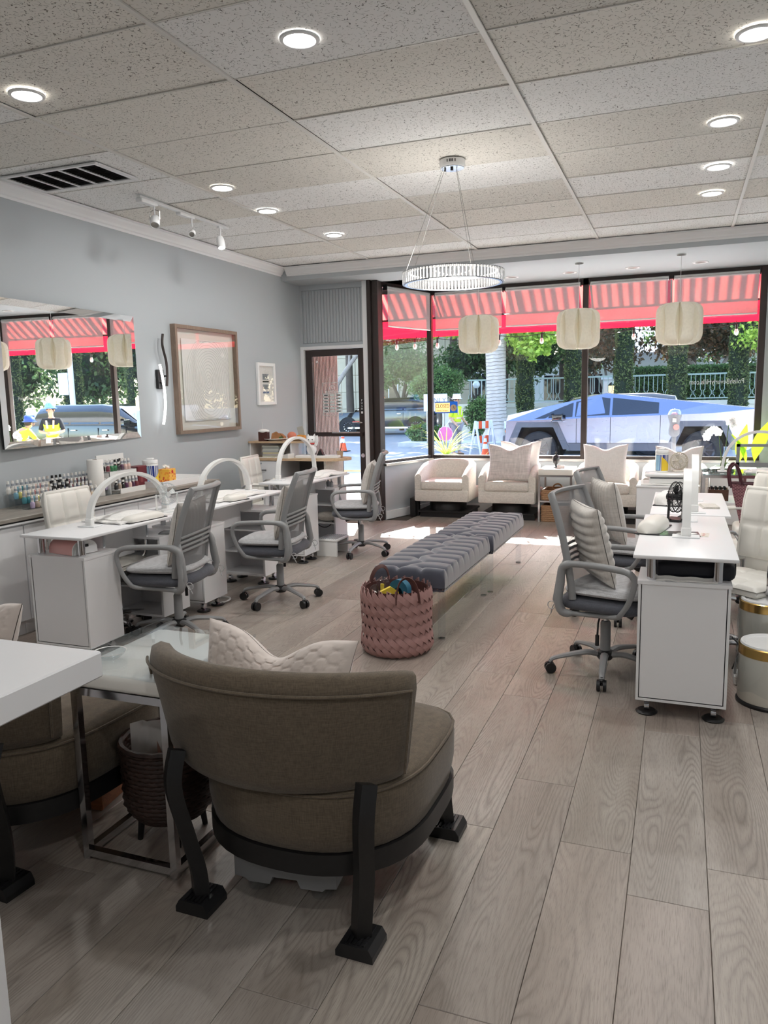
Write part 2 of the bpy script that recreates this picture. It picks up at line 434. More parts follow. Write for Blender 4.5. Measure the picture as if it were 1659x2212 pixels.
for xx in xs[1:-1]:
    MB().box(xx-.012, -3, 3.0, xx+.012, 8.25, 3.008).build('grid_bar', M['tee'], ce, smooth=0)
_cb = None
for i in range(5):
    for yv in ys[:-1]:
        if yv < -.6: continue
        if i in (0, 4): MB().box(xs[i], yv-.006, 3.0065, xs[i+1], yv+.001, 3.012).build('grid_bar', M['tee'], ce, smooth=0)
        else:
            if _cb is None: _cb = MB().box(.012, -.006, 3.0065, 1.2072, .001, 3.012).build('grid_bar', M['tee'], ce, smooth=0); _cb.location = (xs[i], yv, 0)
            else: inst(_cb, ce, (xs[i], yv, 0))

# crown moulding
crown = [(0, 0), (.010, 0), (.014, .016), (.028, .024), (.034, .040), (.058, .064), (.066, .080), (.078, .084), (.078, .096), (0, .096)]
struct(MB().prism([(-4.40+a, 2.908+b) for a, b in crown], 'y', -3, 8.24).build('trim_1', M['white_paint'], smooth=0))
struct(MB().prism([(8.25-a, 2.908+b) for a, b in crown], 'x', -4.32, 1.39).build('trim_2', M['white_paint'], smooth=0))
# soffit over the shop front
struct(MB().box(-4.4, 8.25, 2.86, 1.4, 9.97, 3.2).build('ceiling_soffit', M['wall'], smooth=0))
# wall above the door, ribbed
wd = struct(MB().box(-4.40, 8.72, 2.125, -3.50, 8.86, 2.86).build('wall_front', M['wall'], smooth=0))
MB().box(-4.40, 8.70, 2.13, -3.52, 8.72, 2.165).box(-4.40, 8.70, 2.80, -3.52, 8.72, 2.86).box(-4.40, 8.70, 2.165, -4.37, 8.72, 2.80).box(-3.56, 8.70, 2.165, -3.52, 8.72, 2.80).build('border', M['wall'], wd, smooth=0)
b0 = None
for k in range(20):
    xx = -4.355+k*.040
    if b0 is None: b0 = MB().box(0, 0, 0, .031, .012, .625, .004).build('batten', M['wall'], wd, (xx, 8.709, 2.17))
    else: inst(b0, wd, (xx, 8.709, 2.17))
# door jamb (white) and bronze post beside it
struct(MB().box(-4.40, 8.68, 0, -4.355, 8.80, 2.13).box(-3.565, 8.68, 0, -3.50, 8.80, 2.86).box(-4.355, 8.68, 2.095, -3.565, 8.80, 2.13).build('trim_3', M['white_paint'], smooth=0))
struct(MB().box(-3.50, 8.66, 0, -3.455, 8.84, 2.86).box(-3.455, 8.70, 0, -3.375, 8.84, 2.86, .006).box(-3.44,8.69,2.72,-3.39,8.70,2.84).build('trim_4', M['bronze']))
# kick walls under the windows, sill ledges, jamb wall at the right of the bay
A1, B1 = Vector((-3.42, 8.84, 0)), Vector((-3.10, 9.85, 0)); dW = (B1-A1).normalized(); nW = Vector((dW.y, -dW.x, 0))
def slab(p, q, n0, n1, z0, z1):
    d = (q-p).normalized(); n = Vector((d.y, -d.x, 0))
    return [(*(p+n*n0).xy, z0), (*(q+n*n0).xy, z0), (*(q+n*n1).xy, z0), (*(p+n*n1).xy, z0), (*(p+n*n0).xy, z1), (*(q+n*n0).xy, z1), (*(q+n*n1).xy, z1), (*(p+n*n1).xy, z1)]
BOXF = [(0,3,2,1),(4,5,6,7),(0,1,5,4),(1,2,6,5),(2,3,7,6),(3,0,4,7)]
struct(MB().add(slab(A1, B1, -.10, .05, -.06, .66), BOXF).box(-3.12, 9.80, -.06, .86, 9.97, .66).build('wall_kick', M['wall'], smooth=0))
struct(MB().add(slab(A1, B1, -.10, .075, .66, .69), BOXF).box(-3.08, 9.775, .66, .86, 9.97, .69).build('trim_5', M['steel'], smooth=0))
struct(MB().box(.86, 9.80, -.06, 1.4, 9.97, 2.86).build('wall_bay', M['wall'], smooth=0))
struct(MB().add(slab(A1, B1, .05, .065, 0, .10), BOXF).build('baseboard_front', M['white_paint'], smooth=0))
struct(MB().box(-3.03, 9.785, 0, .86, 9.80, .10).build('baseboard_window', M['white_paint'], smooth=0))
struct(MB().box(-4.40, 6.9, 0, -4.385, 8.68, .10).build('baseboard_left', M['white_paint'], smooth=0))
struct(MB().box(1.385, -3, 0, 1.40, 9.80, .10).build('baseboard_right', M['white_paint'], smooth=0))

# ---- door_1: bronze frame with one glass, push bar, stickers
d1 = holder('door_1')
Y0 = 8.735
MB().box(-4.35, Y0-.022, .02, -4.265, Y0+.022, 2.09, .004).box(-3.65, Y0-.022, .02, -3.57, Y0+.022, 2.09, .004).box(-4.265, Y0-.022, 2.01, -3.65, Y0+.022, 2.09).box(-4.265, Y0-.022, .02, -3.65, Y0+.022, .20).build('door_frame', M['bronze'], d1)
MB().box(-4.265, Y0-.003, .20, -3.65, Y0+.003, 2.01).build('pane', M['pane'], d1, smooth=0)
pb = MB().box(-4.29, Y0-.085, 1.035, -3.60, Y0-.05, 1.085, .006).build('push_bar', M['bronze'], d1)
MB().box(-3.99, Y0-.088, 1.075, -3.62, Y0-.052, 1.09).build('bar_cap', M['chrome'], pb, smooth=0)
MB().box(-4.33, Y0-.06, 1.04, -4.29, Y0-.02, 1.08).box(-3.63, Y0-.06, 1.04, -3.59, Y0-.02, 1.08).build('bracket', M['bronze'], pb, smooth=0)
MB().cyl((-3.61, Y0-.03, .80), (-3.61, Y0-.021, .80), .025).build('lock', M['chrome'], d1)
MB().tube(spline([(-3.605, Y0-.025, 1.20), (-3.605, Y0-.06, 1.20), (-3.64, Y0-.075, 1.205), (-3.72, Y0-.075, 1.205)]), .010, 8).build('handle', M['chrome'], d1)
ps = MB().box(-3.628, Y0-.026, 1.30, -3.592, Y0-.022, 1.48, .001).build('push_sticker', M['ink'], d1, smooth=0, label='black push sticker with white letters')
text_mesh('lettering', 'P\nU\nS\nH', .034, M['decal'], ps, (-3.61, Y0-.0265, 1.415), (PI/2, 0, 0))
MB().box(-3.622, Y0-.0268, 1.308, -3.598, Y0-.026, 1.335).build('hand_mark', M['decal'], ps, smooth=0)
def hours_sign(parent, cx, cz, y, w=.26, h=.40):
    # white vinyl on the outside of the glass: seen from inside, so mirrored
    f = MB()
    for (a, b, c, d) in ((-.5,-.5,.5,-.485),(-.5,.485,.5,.5),(-.5,-.485,-.48,.485),(.48,-.485,.5,.485),(-.5,.16,.5,.175)):
        f.box(cx+a*w, y, cz+b*h, cx+c*w, y+.001, cz+d*h)
    s = f.build('hours_decal', M['decal'], parent, smooth=0, label='white vinyl opening-hours table')
    r = MB().tube([(cx+.034*math.cos(a*PI/10), y, cz+.335*h+.034*math.sin(a*PI/10)) for a in range(20)], .003, 5, closed=True)
    r.bar((cx, y, cz+.335*h), (cx, y, cz+.335*h+.022), .004).bar((cx, y, cz+.335*h), (cx+.014, y, cz+.335*h-.008), .004)
    r.build('clock_mark', M['decal'], s)
    text_mesh('lettering', 'BUSINESS HOURS', .030, M['decal'], s, (cx, y, cz+.215*h), (PI/2, 0, PI), sx=.82)
    g = MB(); k = MB()
    for r_ in range(6):
        z = cz+.115*h-r_*.098*h
        g.box(cx-.47*w, y, z-.032*h, cx-.19*w, y+.001, z+.032*h); g.box(cx-.14*w, y, z-.032*h, cx+.12*w, y+.001, z+.032*h); g.box(cx+.17*w, y, z-.032*h, cx+.46*w, y+.001, z+.032*h)
        k.box(cx+.22*w, y-.0006, z-.012*h, cx+.41*w, y-.0002, z+.012*h); k.box(cx-.42*w, y-.0006, z-.012*h, cx-.24*w, y-.0002, z+.012*h)
    g.build('row_plate', M['decal'], s, smooth=0); k.build('row_print', M['ink'], s, smooth=0)
hours_sign(d1, -4.015, 1.49, Y0+.004)
MB().box(-4.36+.018, Y0-.006, 2.0, -4.32, Y0-.004, 2.02).build('alarm_dot', M['decal'], d1, smooth=0)
q = MB(); q.box(-4.215, Y0-.005, 1.935, -4.19, Y0-.0035, 1.96); q.build('sticker', M['decal'], d1, smooth=0)

# ---- windows
ZS, ZT = .69, 2.86
w1 = holder('window_1')
def along(p, q, s0, s1, n0, n1, z0, z1):
    d = (q-p).normalized(); return slab(p+d*s0, p+d*s1, n0, n1, z0, z1)
Lw = (B1-A1).length
f = MB().add(along(A1, B1, 0, .04, -.03, .03, ZS, ZT), BOXF).add(along(A1, B1, .04, Lw-.035, -.03, .03, 2.80, ZT), BOXF).add(along(A1, B1, .04, Lw-.035, -.03, .03, ZS, ZS+.035), BOXF)
f.build('window_frame', M['bronze'], w1, smooth=0)
M['pane_angled'] = glass('reflective_glass', (.97,.985,.98,1), .4, .022)
MB().add(along(A1, B1, .04, Lw-.035, -.004, .004, ZS+.035, 2.80), BOXF).build('pane', M['pane_angled'], w1, smooth=0)
w2 = holder('window_2')
f = MB().box(-3.13, 9.81, ZS, -3.065, 9.89, ZT, .004).box(-1.15, 9.81, ZS, -1.08, 9.89, ZT, .004).box(.79, 9.81, ZS, .86, 9.89, ZT, .004)
f.box(-3.065, 9.81, 2.785, .79, 9.89, ZT).box(-3.065, 9.82, ZS, .79, 9.88, ZS+.035)
f.build('window_frame', M['bronze'], w2)
MB().box(-3.065, 9.846, ZS+.035, -1.15, 9.854, 2.785).build('pane', M['pane'], w2, smooth=0)
p2 = MB().box(-1.08, 9.846, ZS+.035, .79, 9.854, 2.785).build('pane', M['pane'], w2, smooth=0)
text_mesh('web_decal', 'PolishBeverlyHills.com', .083, M['decal'], w2, (.375, 9.857, 1.595), (PI/2, 0, PI), sx=.78, ext=.0004)
hours_sign(w1, 0, 0, 0) if False else None

# ---- roller shades
def shade(label, p, q, ztop=2.79, zbot=2.345):
    p, q = Vector(p), Vector(q); c = (p+q)/2; L = (q-p).length; a = math.degrees(math.atan2(q.y-p.y, q.x-p.x))
    t = thing('roller_shade', label, 'window shade', (c.x, c.y, ztop), a, 'roller shades over the shop window')
    MB().cyl((-L/2, 0, 0), (L/2, 0, 0), .024, seg=14).build('roller_tube', M['white_plastic'], t)
    MB().box(-L/2+.012, -.025, -(ztop-zbot), L/2-.012, -.0242, 0).build('shade_cloth', M['shade'], t, smooth=0)
    MB().box(-L/2+.012, -.031, -(ztop-zbot)-.014, L/2-.012, -.019, -(ztop-zbot)+.004, .003).build('hem_bar', M['white_plastic'], t)
    for s in (-1, 1): MB().box(s*(L/2)+(-.004 if s > 0 else -.004), -.03, -.03, s*(L/2)+.004, .03, .035).build('bracket', M['black_plastic'], t, smooth=0)
    MB().box(-.02, -.033, -(ztop-zbot)-.034, .02, -.030, -(ztop-zbot)-.006).build('pull_tab', M['acrylic'], t, smooth=0)
    return t
off = nW*.062
shade('sheer white roller shade on the angled pane by the door', A1+dW*.06+off, B1-dW*.10+off)
for lab, x0, x1 in (('sheer roller shade next to the corner post, over the crystal ring lamp', -3.0, -2.115), ('sheer roller shade between corner post pair and thick mullion', -2.085, -1.17),
                    ('sheer roller shade just past the thick mullion, above the two lamp cords', -1.06, -.175), ('sheer roller shade at the far end of the window', -.125, .775)):
    shade(lab, (x0, 9.775, 0), (x1, 9.775, 0))

# CLOSED sign and sandwich print hung on the glass
cs = thing('closed_sign', 'hanging CLOSED sign with clock dial on the corner pane', 'sign', (-2.88, 9.838, 1.35), 0)
M['sign_blue'] = veil('sign_blue', srgb(70, 120, 175), 0, .6); M['sign_cream'] = veil('sign_cream', srgb(244, 220, 178), 0, .45)
MB().box(-.155, -.0045, -.075, .155, -.003, -.062).box(-.155, -.0045, .06, .155, -.003, .075).box(.05, -.0045, -.062, .155, -.003, .06).box(-.155, -.0045, -.062, -.150, -.003, .06).build('board', M['sign_blue'], cs, smooth=0)
MB().box(-.150, -.0045, -.062, .05, -.003, .06).build('print_area', M['sign_cream'], cs, smooth=0)
text_mesh('lettering', 'CLOSED', .066, M['ink'], cs, (-.05, -.0052, .015), (PI/2, 0, 0), sx=.78, ext=.001)
text_mesh('small_lettering', 'Please Call Again', .026, mat('rust_ink', srgb(150, 90, 50), .7), cs, (-.05, -.0052, -.042), (PI/2, 0, 0), sx=.8)
MB().cyl((.10, -.006, -.008), (.10, -.0047, -.008), .044, seg=20).build('clock_dial', M['sign_cream'], cs)
MB().bar((.10, -.0068, -.008), (.10, -.0068, .02), .003).bar((.10, -.0068, -.008), (.12, -.0068, -.016), .003).build('clock_hands', M['ink'], cs, smooth=0)
MB().tube([(-.12, -.001, .075), (0, -.001, .16), (.12, -.001, .075)], .0015, 5).build('string', M['white_plastic'], cs)
# ================================================================== ceiling fixtures
def downlight(label, x, y, group='lit recessed downlights in the tile ceiling'):
    t = thing('recessed_downlight', label, 'ceiling light', (x, y, 3.003), 0, group)
    MB().lathe([(.066, -.002), (.070, -.007), (.083, -.006), (.086, 0), (.086, .002)], 28, cap=False).build('trim_ring', M['white_paint'], t)
    MB().lathe([(.001, -.0045), (.067, -.0045)], 28, cap=False).build('diffuser', M['lamp_on'], t)
    ld = bpy.data.lights.new('lamp', 'AREA'); ld.shape = 'DISK'; ld.size = .13; ld.energy = DOWN_W; ld.color = (1, .985, .96)
    lo = bpy.data.objects.new('lamp', ld); C.objects.link(lo); lo.parent = t; lo.location = (0, 0, -.012)
    return t
for lab, x, y in (
    ('large bright downlight nearest the camera, centre of the ceiling', -1.558, 3.171),
    ('bright downlight at the near end of the row along the grey wall', -3.05, 3.164),
    ('downlight in the row over the right-hand desks, nearest and cut by the frame', .25, 3.90),
    ('downlight in the row over the right-hand desks, second from the camera', .172, 5.039),
    ('downlight in the row over the right-hand desks, third, beside the light patch', .185, 6.00),
    ('downlight in the row over the right-hand desks, farthest toward the window', .169, 6.756),
    ('downlight just behind the track lamps, second along the grey wall row', -3.114, 5.008),
    ('downlight over the middle left desk, third along the grey wall row', -3.164, 5.75),
    ('downlight nearest the crown corner, last of the grey wall row', -3.07, 6.836)):
    downlight(lab, x, y)
for k, (x, y) in enumerate(((.20, 2.1), (.20, .4), (-1.55, -1.0), (-3.05, -1.0), (.20, -1.4))): downlight('added fill lamp out of view, ' + ['just overhead on the right-hand row', 'second back on the right-hand row', 'far back in the centre row', 'far back on the grey wall row', 'farthest back on the right-hand row'][k], x, y)  # unseen lamps added to brighten the near ceiling and floor
for k, (x, y) in enumerate(((-1.90, 9.27), (-1.235, 9.25), (-.55, 9.25), (.145, 9.22))):
    t = thing('soffit_downlight', ['unlit recessed light in the soffit next to the crystal ring', 'unlit recessed light in the soffit beside the middle lamp cord', 'unlit recessed light in the soffit between the middle and far lamp cords', 'unlit recessed light in the soffit past the far lamp cord'][k], 'ceiling light', (x, y, 2.858), 0, 'unlit soffit downlights')
    MB().lathe([(.048, .010), (.055, -.004), (.078, -.005), (.082, .002)], 24, cap=False).build('trim_ring', M['white_paint'], t)
    MB().lathe([(.001, .002), (.050, .001)], 24, cap=False).build('lamp_face', M['steel'], t)

# ventilation grille
t = thing('air_vent', 'white ceiling air return grille with dark louvres by the grey wall', 'vent', (-3.885, 4.345, 3.002))
w, d = .40, .205
MB().box(-w, -d, -.012, w, -d+.028, .0, .003).box(-w, d-.028, -.012, w, d, .0, .003).box(-w, -d+.028, -.012, -w+.03, d-.028, .0).box(w-.03, -d+.028, -.012, w, d-.028, .0).build('vent_frame', M['white_paint'], t)
MB().box(-w+.03, -d+.028, -.001, w-.03, d-.028, .0005).build('backing', M['black'], t, smooth=0)
for k in range(1, 5):
    xx = -w+.03+k*(2*w-.06)/5
    MB().box(xx-.008, -d+.028, -.011, xx+.008, d-.028, -.002).build('divider', M['white_paint'], t, smooth=0)
lv = None
M['louvre'] = mat('dusty_louvre', srgb(95, 93, 88), .7)
for k in range(14):
    yy = -d+.04+k*.0245
    if lv is None: lv = MB().add([(-w+.03,0,-.009),(w-.03,0,-.009),(w-.03,.012,-.002),(-w+.03,.012,-.002)], [(0,1,2,3)]).build('louvre', M['louvre'], t, (0, yy, 0), smooth=0)
    else: inst(lv, t, (0, yy, 0))

# track light
t = thing('track_light', 'white ceiling track with three aimed spot heads', 'track light', (-3.76, 5.5, 3.0))
MB().box(-.017, -.60, -.020, .017, .60, 0, .003).build('track_rail', M['white_paint'], t)
MB().box(-.028, -.60, -.045, .028, -.42, -.016, .005).build('feed_box', M['white_paint'], t)
MB().box(-.024, -.12, -.040, .024, .02, -.016, .005).build('joiner_box', M['white_paint'], t)
def head(y, dirv, r, L, lit=False, yoke=False):
    d = Vector(dirv).normalized(); c = Vector((0, y, -.15))
    h = MB(); rot = d.to_track_quat('Z', 'Y').to_matrix().to_4x4(); Mx = Matrix.Translation(c) @ rot
    h.lathe([(.001, -L*.5), (r*.7, -L*.5), (r*.95, -L*.3), (r, -L*.1), (r, L*.5), (r*.86, L*.5), (r*.8, L*.38)], 18, cap=False).xf(Mx)
    o = h.build('spot_head', M['white_paint'], t)
    MB().lathe([(.001, L*.36), (r*.82, L*.40)], 18, cap=False).xf(Mx).build('lens', M['lamp_on'] if lit else M['steel'], o)
    MB().box(-.012, y-.03, -.036, .012, y+.03, -.016).cyl((0, y, -.036), (0, y, -.10), .007).build('stem', M['white_paint'], o)
    if yoke: MB().tube([(-r-.008, y, -.14), (-r-.008, y, -.08), (0, y, -.065), (r+.008, y, -.08), (r+.008, y, -.14)], .004, 6).build('yoke', M['steel'], o)
head(-.42, (.25, -.5, -.75), .036, .09, yoke=True); head(.06, (.35, -.75, -.45), .026, .075); head(.48, (.25, -.2, -.8), .034, .105, lit=True)

# crystal ring chandelier
rx, ry, rz = -1.43, 5.075, 2.225
t = thing('crystal_ring_chandelier', 'round crystal prism ring lamp hung on thin wires from the tile ceiling', 'chandelier', (rx, ry, rz))
can = MB().lathe([(.001, .728), (.078, .728), (.082, .734), (.082, .775), (.001, .775)], 32, cap=False).build('canopy', M['white_gloss'], t)
MB().lathe([(.001, .724), (.074, .7245), (.076, .729)], 32, cap=False).build('mirror_plate', M['chrome'], can)
g = MB()
for k in range(7):
    if k in (1, 5): continue
    a = math.radians(-98+k*6); g.bar((.0825*math.cos(a), .0825*math.sin(a), .748), (.0825*math.cos(a), .0825*math.sin(a), .765), .005)
g.build('vent_slot', M['black'], can, smooth=0)
MB().box(-.008, -.018, .712, .008, -.002, .725).box(-.052, -.012, .712, -.042, 0, .725).build('cord_grip', M['black_plastic'], can, smooth=0)
R_ = .312
for a in (200, 235, 310, 80):
    ca, sa = math.cos(math.radians(a)), math.sin(math.radians(a))
    MB().cyl((.06*ca, .06*sa, .725), (R_*ca, R_*sa, .088), .0016, seg=5).build('wire', M['steel'], t)
band = MB().lathe([(R_-.008, .078), (R_+.008, .078), (R_+.008, .084), (R_-.008, .084), (R_-.008, .078)], 64, cap=False).lathe([(R_-.008, .002), (R_+.008, .002), (R_+.008, .008), (R_-.008, .008), (R_-.008, .002)], 64, cap=False).build('chrome_band', M['chrome'], t)
MB().lathe([(R_-.010, .070), (R_-.010, .077), (R_-.002, .077), (R_-.002, .070), (R_-.010, .070)], 64, cap=False).build('light_strip', emit('ring_led', (1,.97,.9,1), .8), t)
M['crystal'] = (lambda t_: t_.m)(NT('crystal'))
_c = M['crystal'].node_tree.nodes['Principled BSDF']; _c.inputs['Base Color'].default_value = (.97,.97,.98,1); _c.inputs['Roughness'].default_value = .03; _c.inputs['Transmission Weight'].default_value = .75; _c.inputs['IOR'].default_value = 1.5
cr = None; NC = 84
for k in range(NC):
    a = 2*PI*k/NC
    if cr is None:
        b = MB(); z0, z1, w_ = -.002, .090, .0095
        prof = [(-w_, 0), (-w_*.5, .010), (w_*.5, .010), (w_, 0), (w_*.5, -.006), (-w_*.5, -.006)]
        b.prism([(y_, x_) for x_, y_ in prof], 'z', z0+.008, z1-.008)
        n0 = len(b.v); b.add([(0.002, 0, z0), (0.002, 0, z1)], [])
        cr = b.build('crystal', M['crystal'], t, smooth=0)
        cr.location = ((R_+.014)*math.cos(a), (R_+.014)*math.sin(a), 0); cr.rotation_euler = (0, 0, a)
    else: inst(cr, t, ((R_+.014)*math.cos(a), (R_+.014)*math.sin(a), 0), (0, 0, a))
ld = bpy.data.lights.new('ring_glow', 'POINT'); ld.energy = 14; ld.shadow_soft_size = .2; ld.color = (1,.96,.9)
lo = bpy.data.objects.new('ring_glow', ld); C.objects.link(lo); lo.parent = t; lo.location = (0, 0, .03)

# folded-panel pendants over the window seats
M['pend'] = veil('ivory_pendant_sheet', (.98,.965,.89,1), 0, .42)
def pendant(label, x, y, rz):
    t = thing('pendant_lamp', label, 'pendant lamp', (x, y, 2.175), rz, 'ivory folded pendants over the window seats')
    MB().cyl((0, 0, .19), (0, 0, .685), .0025, seg=6).build('cord', M['white_plastic'], t)
    MB().lathe([(.045, .675), (.045, .685), (.001, .685)], 14, cap=False).build('ceiling_cup', M['white_plastic'], t)
    Rr, hh = .235, .205
    n = 8; fin = None
    # each panel is a curved sheet whose two long edges fold in toward the lamp's axis
    prof = []
    for k in range(17):
        s = -1+2*k/16
        prof.append((Rr*(1-abs(s)**5)**.22*(1 if abs(s) < .999 else 1) if abs(s) < .98 else Rr*.62, hh*s))
    for k in range(n):
        a = 2*PI*k/n
        if fin is None:
            P = []
            for r_, z in prof:
                tw = .390-.165*max(0, 1-(z/hh)**2)-.06*abs(z/hh)**8; row = []
                for ang, f in ((-.3925, .16), (-.385, .60), (-tw, .955), (-tw*.6, .99), (0, 1), (tw*.6, .99), (tw, .955), (.385, .60), (.3925, .16)):
                    row.append((r_*f*math.cos(ang), r_*f*math.sin(ang), z))
                P.append(row)
            fin = MB().grid(P).build('fin', M['pend'], t, smooth=40); fin.rotation_euler = (0, 0, a)
        else: inst(fin, t, rot=(0, 0, a))
    MB().lathe([(.015, .16), (.15, .195), (.152, .198), (.015, .19)], 24, cap=False).build('top_disc', M['pend'], t)
    MB().ball((0, 0, .02), (.028, .028, .045), 12, 8).build('bulb', M['warm_bulb'], t)
    MB().cyl((0, 0, .06), (0, 0, .19), .012, seg=10).build('socket', M['black_plastic'], t)
    return t
p0 = pendant('ivory pendant lamp hanging in front of the white tree trunk', -2.155, 8.68, 36.5)
pendant('ivory pendant lamp hanging in front of the thick window mullion', -1.055, 8.64, 29.5)
pendant('ivory pendant lamp nearest the far end of the window', -.045, 8.60, 22.8)

# ================================================================== on the left wall
def on_wall(z, y): return (-4.40, y, z)
# mirror, its left edge a touch off the wall (2 degrees)
t = thing('wall_mirror', 'frameless mirror with a slanted glass border on the grey wall, showing the window and street', 'mirror', (-4.372, 4.79, 1.712), 2.3)
hw, hh, bv = .765, .515, .05
MB().box(-.012, -hw, -hh, 0, hw, hh).build('backing', M['black'], t, smooth=0)
MB().add([(.010,-hw+bv,-hh+bv),(.010,hw-bv,-hh+bv),(.010,hw-bv,hh-bv),(.010,-hw+bv,hh-bv)], [(0,1,2,3)]).build('mirror_glass', M['mirror'], t, smooth=0)
iv = [(.010,-hw+bv,-hh+bv),(.010,hw-bv,-hh+bv),(.010,hw-bv,hh-bv),(.010,-hw+bv,hh-bv)]; ov = [(.007,-hw,-hh),(.007,hw,-hh),(.007,hw,hh),(.007,-hw,hh)]
for k in range(4):
    MB().add([ov[k], ov[(k+1)%4], iv[(k+1)%4], iv[k]], [(0,1,2,3)]).build('bevel', M['mirror'], t, smooth=0)

# curved two-arm sconce
t = thing('wall_sconce', 'curved two-arm LED wall light beside the mirror', 'wall light', (-4.40, 5.86, 1.70))
MB().box(0, -.05, -.085, .030, .035, .085, .004).build('mount_plate', M['black_plastic'], t)
M['led_white'] = emit('led_strip', (1, 1, 1, 1), 3.0)
def strip(pts, name, fm):
    pts = spline(pts, 8)
    MB().tube(pts, .011, 6, flat=(1.2, 1)).build(name, fm, t)
strip([(.055, .035, -.06), (.055, .05, .04), (.055, .045, .16), (.055, .005, .30), (.055, .02, .40)], 'upper_arm', M['bronze'])
strip([(.06, -.055, -.40), (.06, -.015, -.26), (.06, -.01, -.12), (.06, -.03, .02), (.06, -.055, .13)], 'lower_arm', M['led_white'])
MB().cyl((.02, 0, .03), (.055, .04, .03), .008).cyl((.02, -.02, -.03), (.06, -.02, -.03), .008).build('bracket', M['black_plastic'], t)

# large framed art with raised swirl
t = thing('framed_art', 'large taupe framed spiral line drawing on the grey wall', 'picture', (-4.40, 6.60, 1.700))
hw, hh = .535, .505; fw = .032
MB().box(0, -hw, -hh, .055, -hw+fw, hh).box(0, hw-fw, -hh, .055, hw, hh).box(0, -hw+fw, -hh, .055, hw-fw, -hh+fw).box(0, -hw+fw, hh-fw, .055, hw-fw, hh).build('picture_frame', M['frame_wood'], t, smooth=0)
M['mount'] = mat('pale_mount', srgb(226, 224, 214), .9)
MB().box(.004, -hw+fw, -hh+fw, .008, hw-fw, hh-fw).build('mount_board', M['mount'], t, smooth=0)
sh = MB().box(.016, -.40, -.385, .020, .40, .385).build('art_sheet', M['paper'], t, smooth=0)
sp = MB(); pr = random.Random(5)
for k in range(17):
    r = .02+k*.029; pts = []
    for j in range(44):
        a = 2*PI*j/44; rr = r*(1+.10*math.sin(a+k*.12)+.03*math.sin(3*a+k*.7))
        y, z = rr*math.cos(a)*.86+.02, rr*math.sin(a)*1.05-.03*k/17
        pts.append((.0202, max(-.392, min(.392, y)), max(-.377, min(.377, z))))
    sp.tube(pts, .0016, 4, closed=True)
sp.build('raised_line', mat('line_grey', srgb(196, 196, 190), .9), sh)
MB().box(.046, -hw+fw, -hh+fw, .048, hw-fw, hh-fw).build('cover_glass', glass('picture_glass', refl=.6, base=.05), t, smooth=0)

# small white framed certificate
t = thing('framed_certificate', 'small white framed certificate on the grey wall near the door', 'picture', (-4.40, 7.775, 1.675))
hw, hh, fw = .20, .235, .038
MB().box(0, -hw, -hh, .03, -hw+fw, hh, .004).box(0, hw-fw, -hh, .03, hw, hh, .004).box(0, -hw+fw, -hh, .03, hw-fw, -hh+fw, .004).box(0, -hw+fw, hh-fw, .03, hw-fw, hh, .004).build('picture_frame', M['white_gloss'], t)
s = MB().box(.004, -hw+fw, -hh+fw, .008, hw-fw, hh-fw).build('paper_sheet', M['paper'], t, smooth=0)
M['print_grey'] = mat('print_grey', srgb(165, 170, 178), .9); M['print_blue'] = mat('print_blue', srgb(105, 120, 160), .9)
g = MB()
for (y0, z0, y1, z1) in ((-.07, .045, .07, .11), (-.07, -.06, .07, -.005)): g.box(.008, y0, z0, .0086, y1, z1)
g.build('print_block', M['print_grey'], s, smooth=0)
g = MB().box(.0085, -.07, .018, .0092, .07, .034)
for k in range(5): g.box(.0088, -.06, .10-k*.011, .0092, .02+.02*(k % 3), .103-k*.011)
for k in range(4): g.box(.0088, -.05, -.018-k*.010, .0092, .04+.01*(k % 2), -.0155-k*.010)
g.build('print_lines', M['ink'], s, smooth=0)
MB().box(.008, -.07, -.105, .0088, .07, -.085).build('print_band', M['print_blue'], s, smooth=0)
MB().box(.020, -hw+fw, -hh+fw, .0215, hw-fw, hh-fw).build('cover_glass', bpy.data.materials['picture_glass'], t, smooth=0)
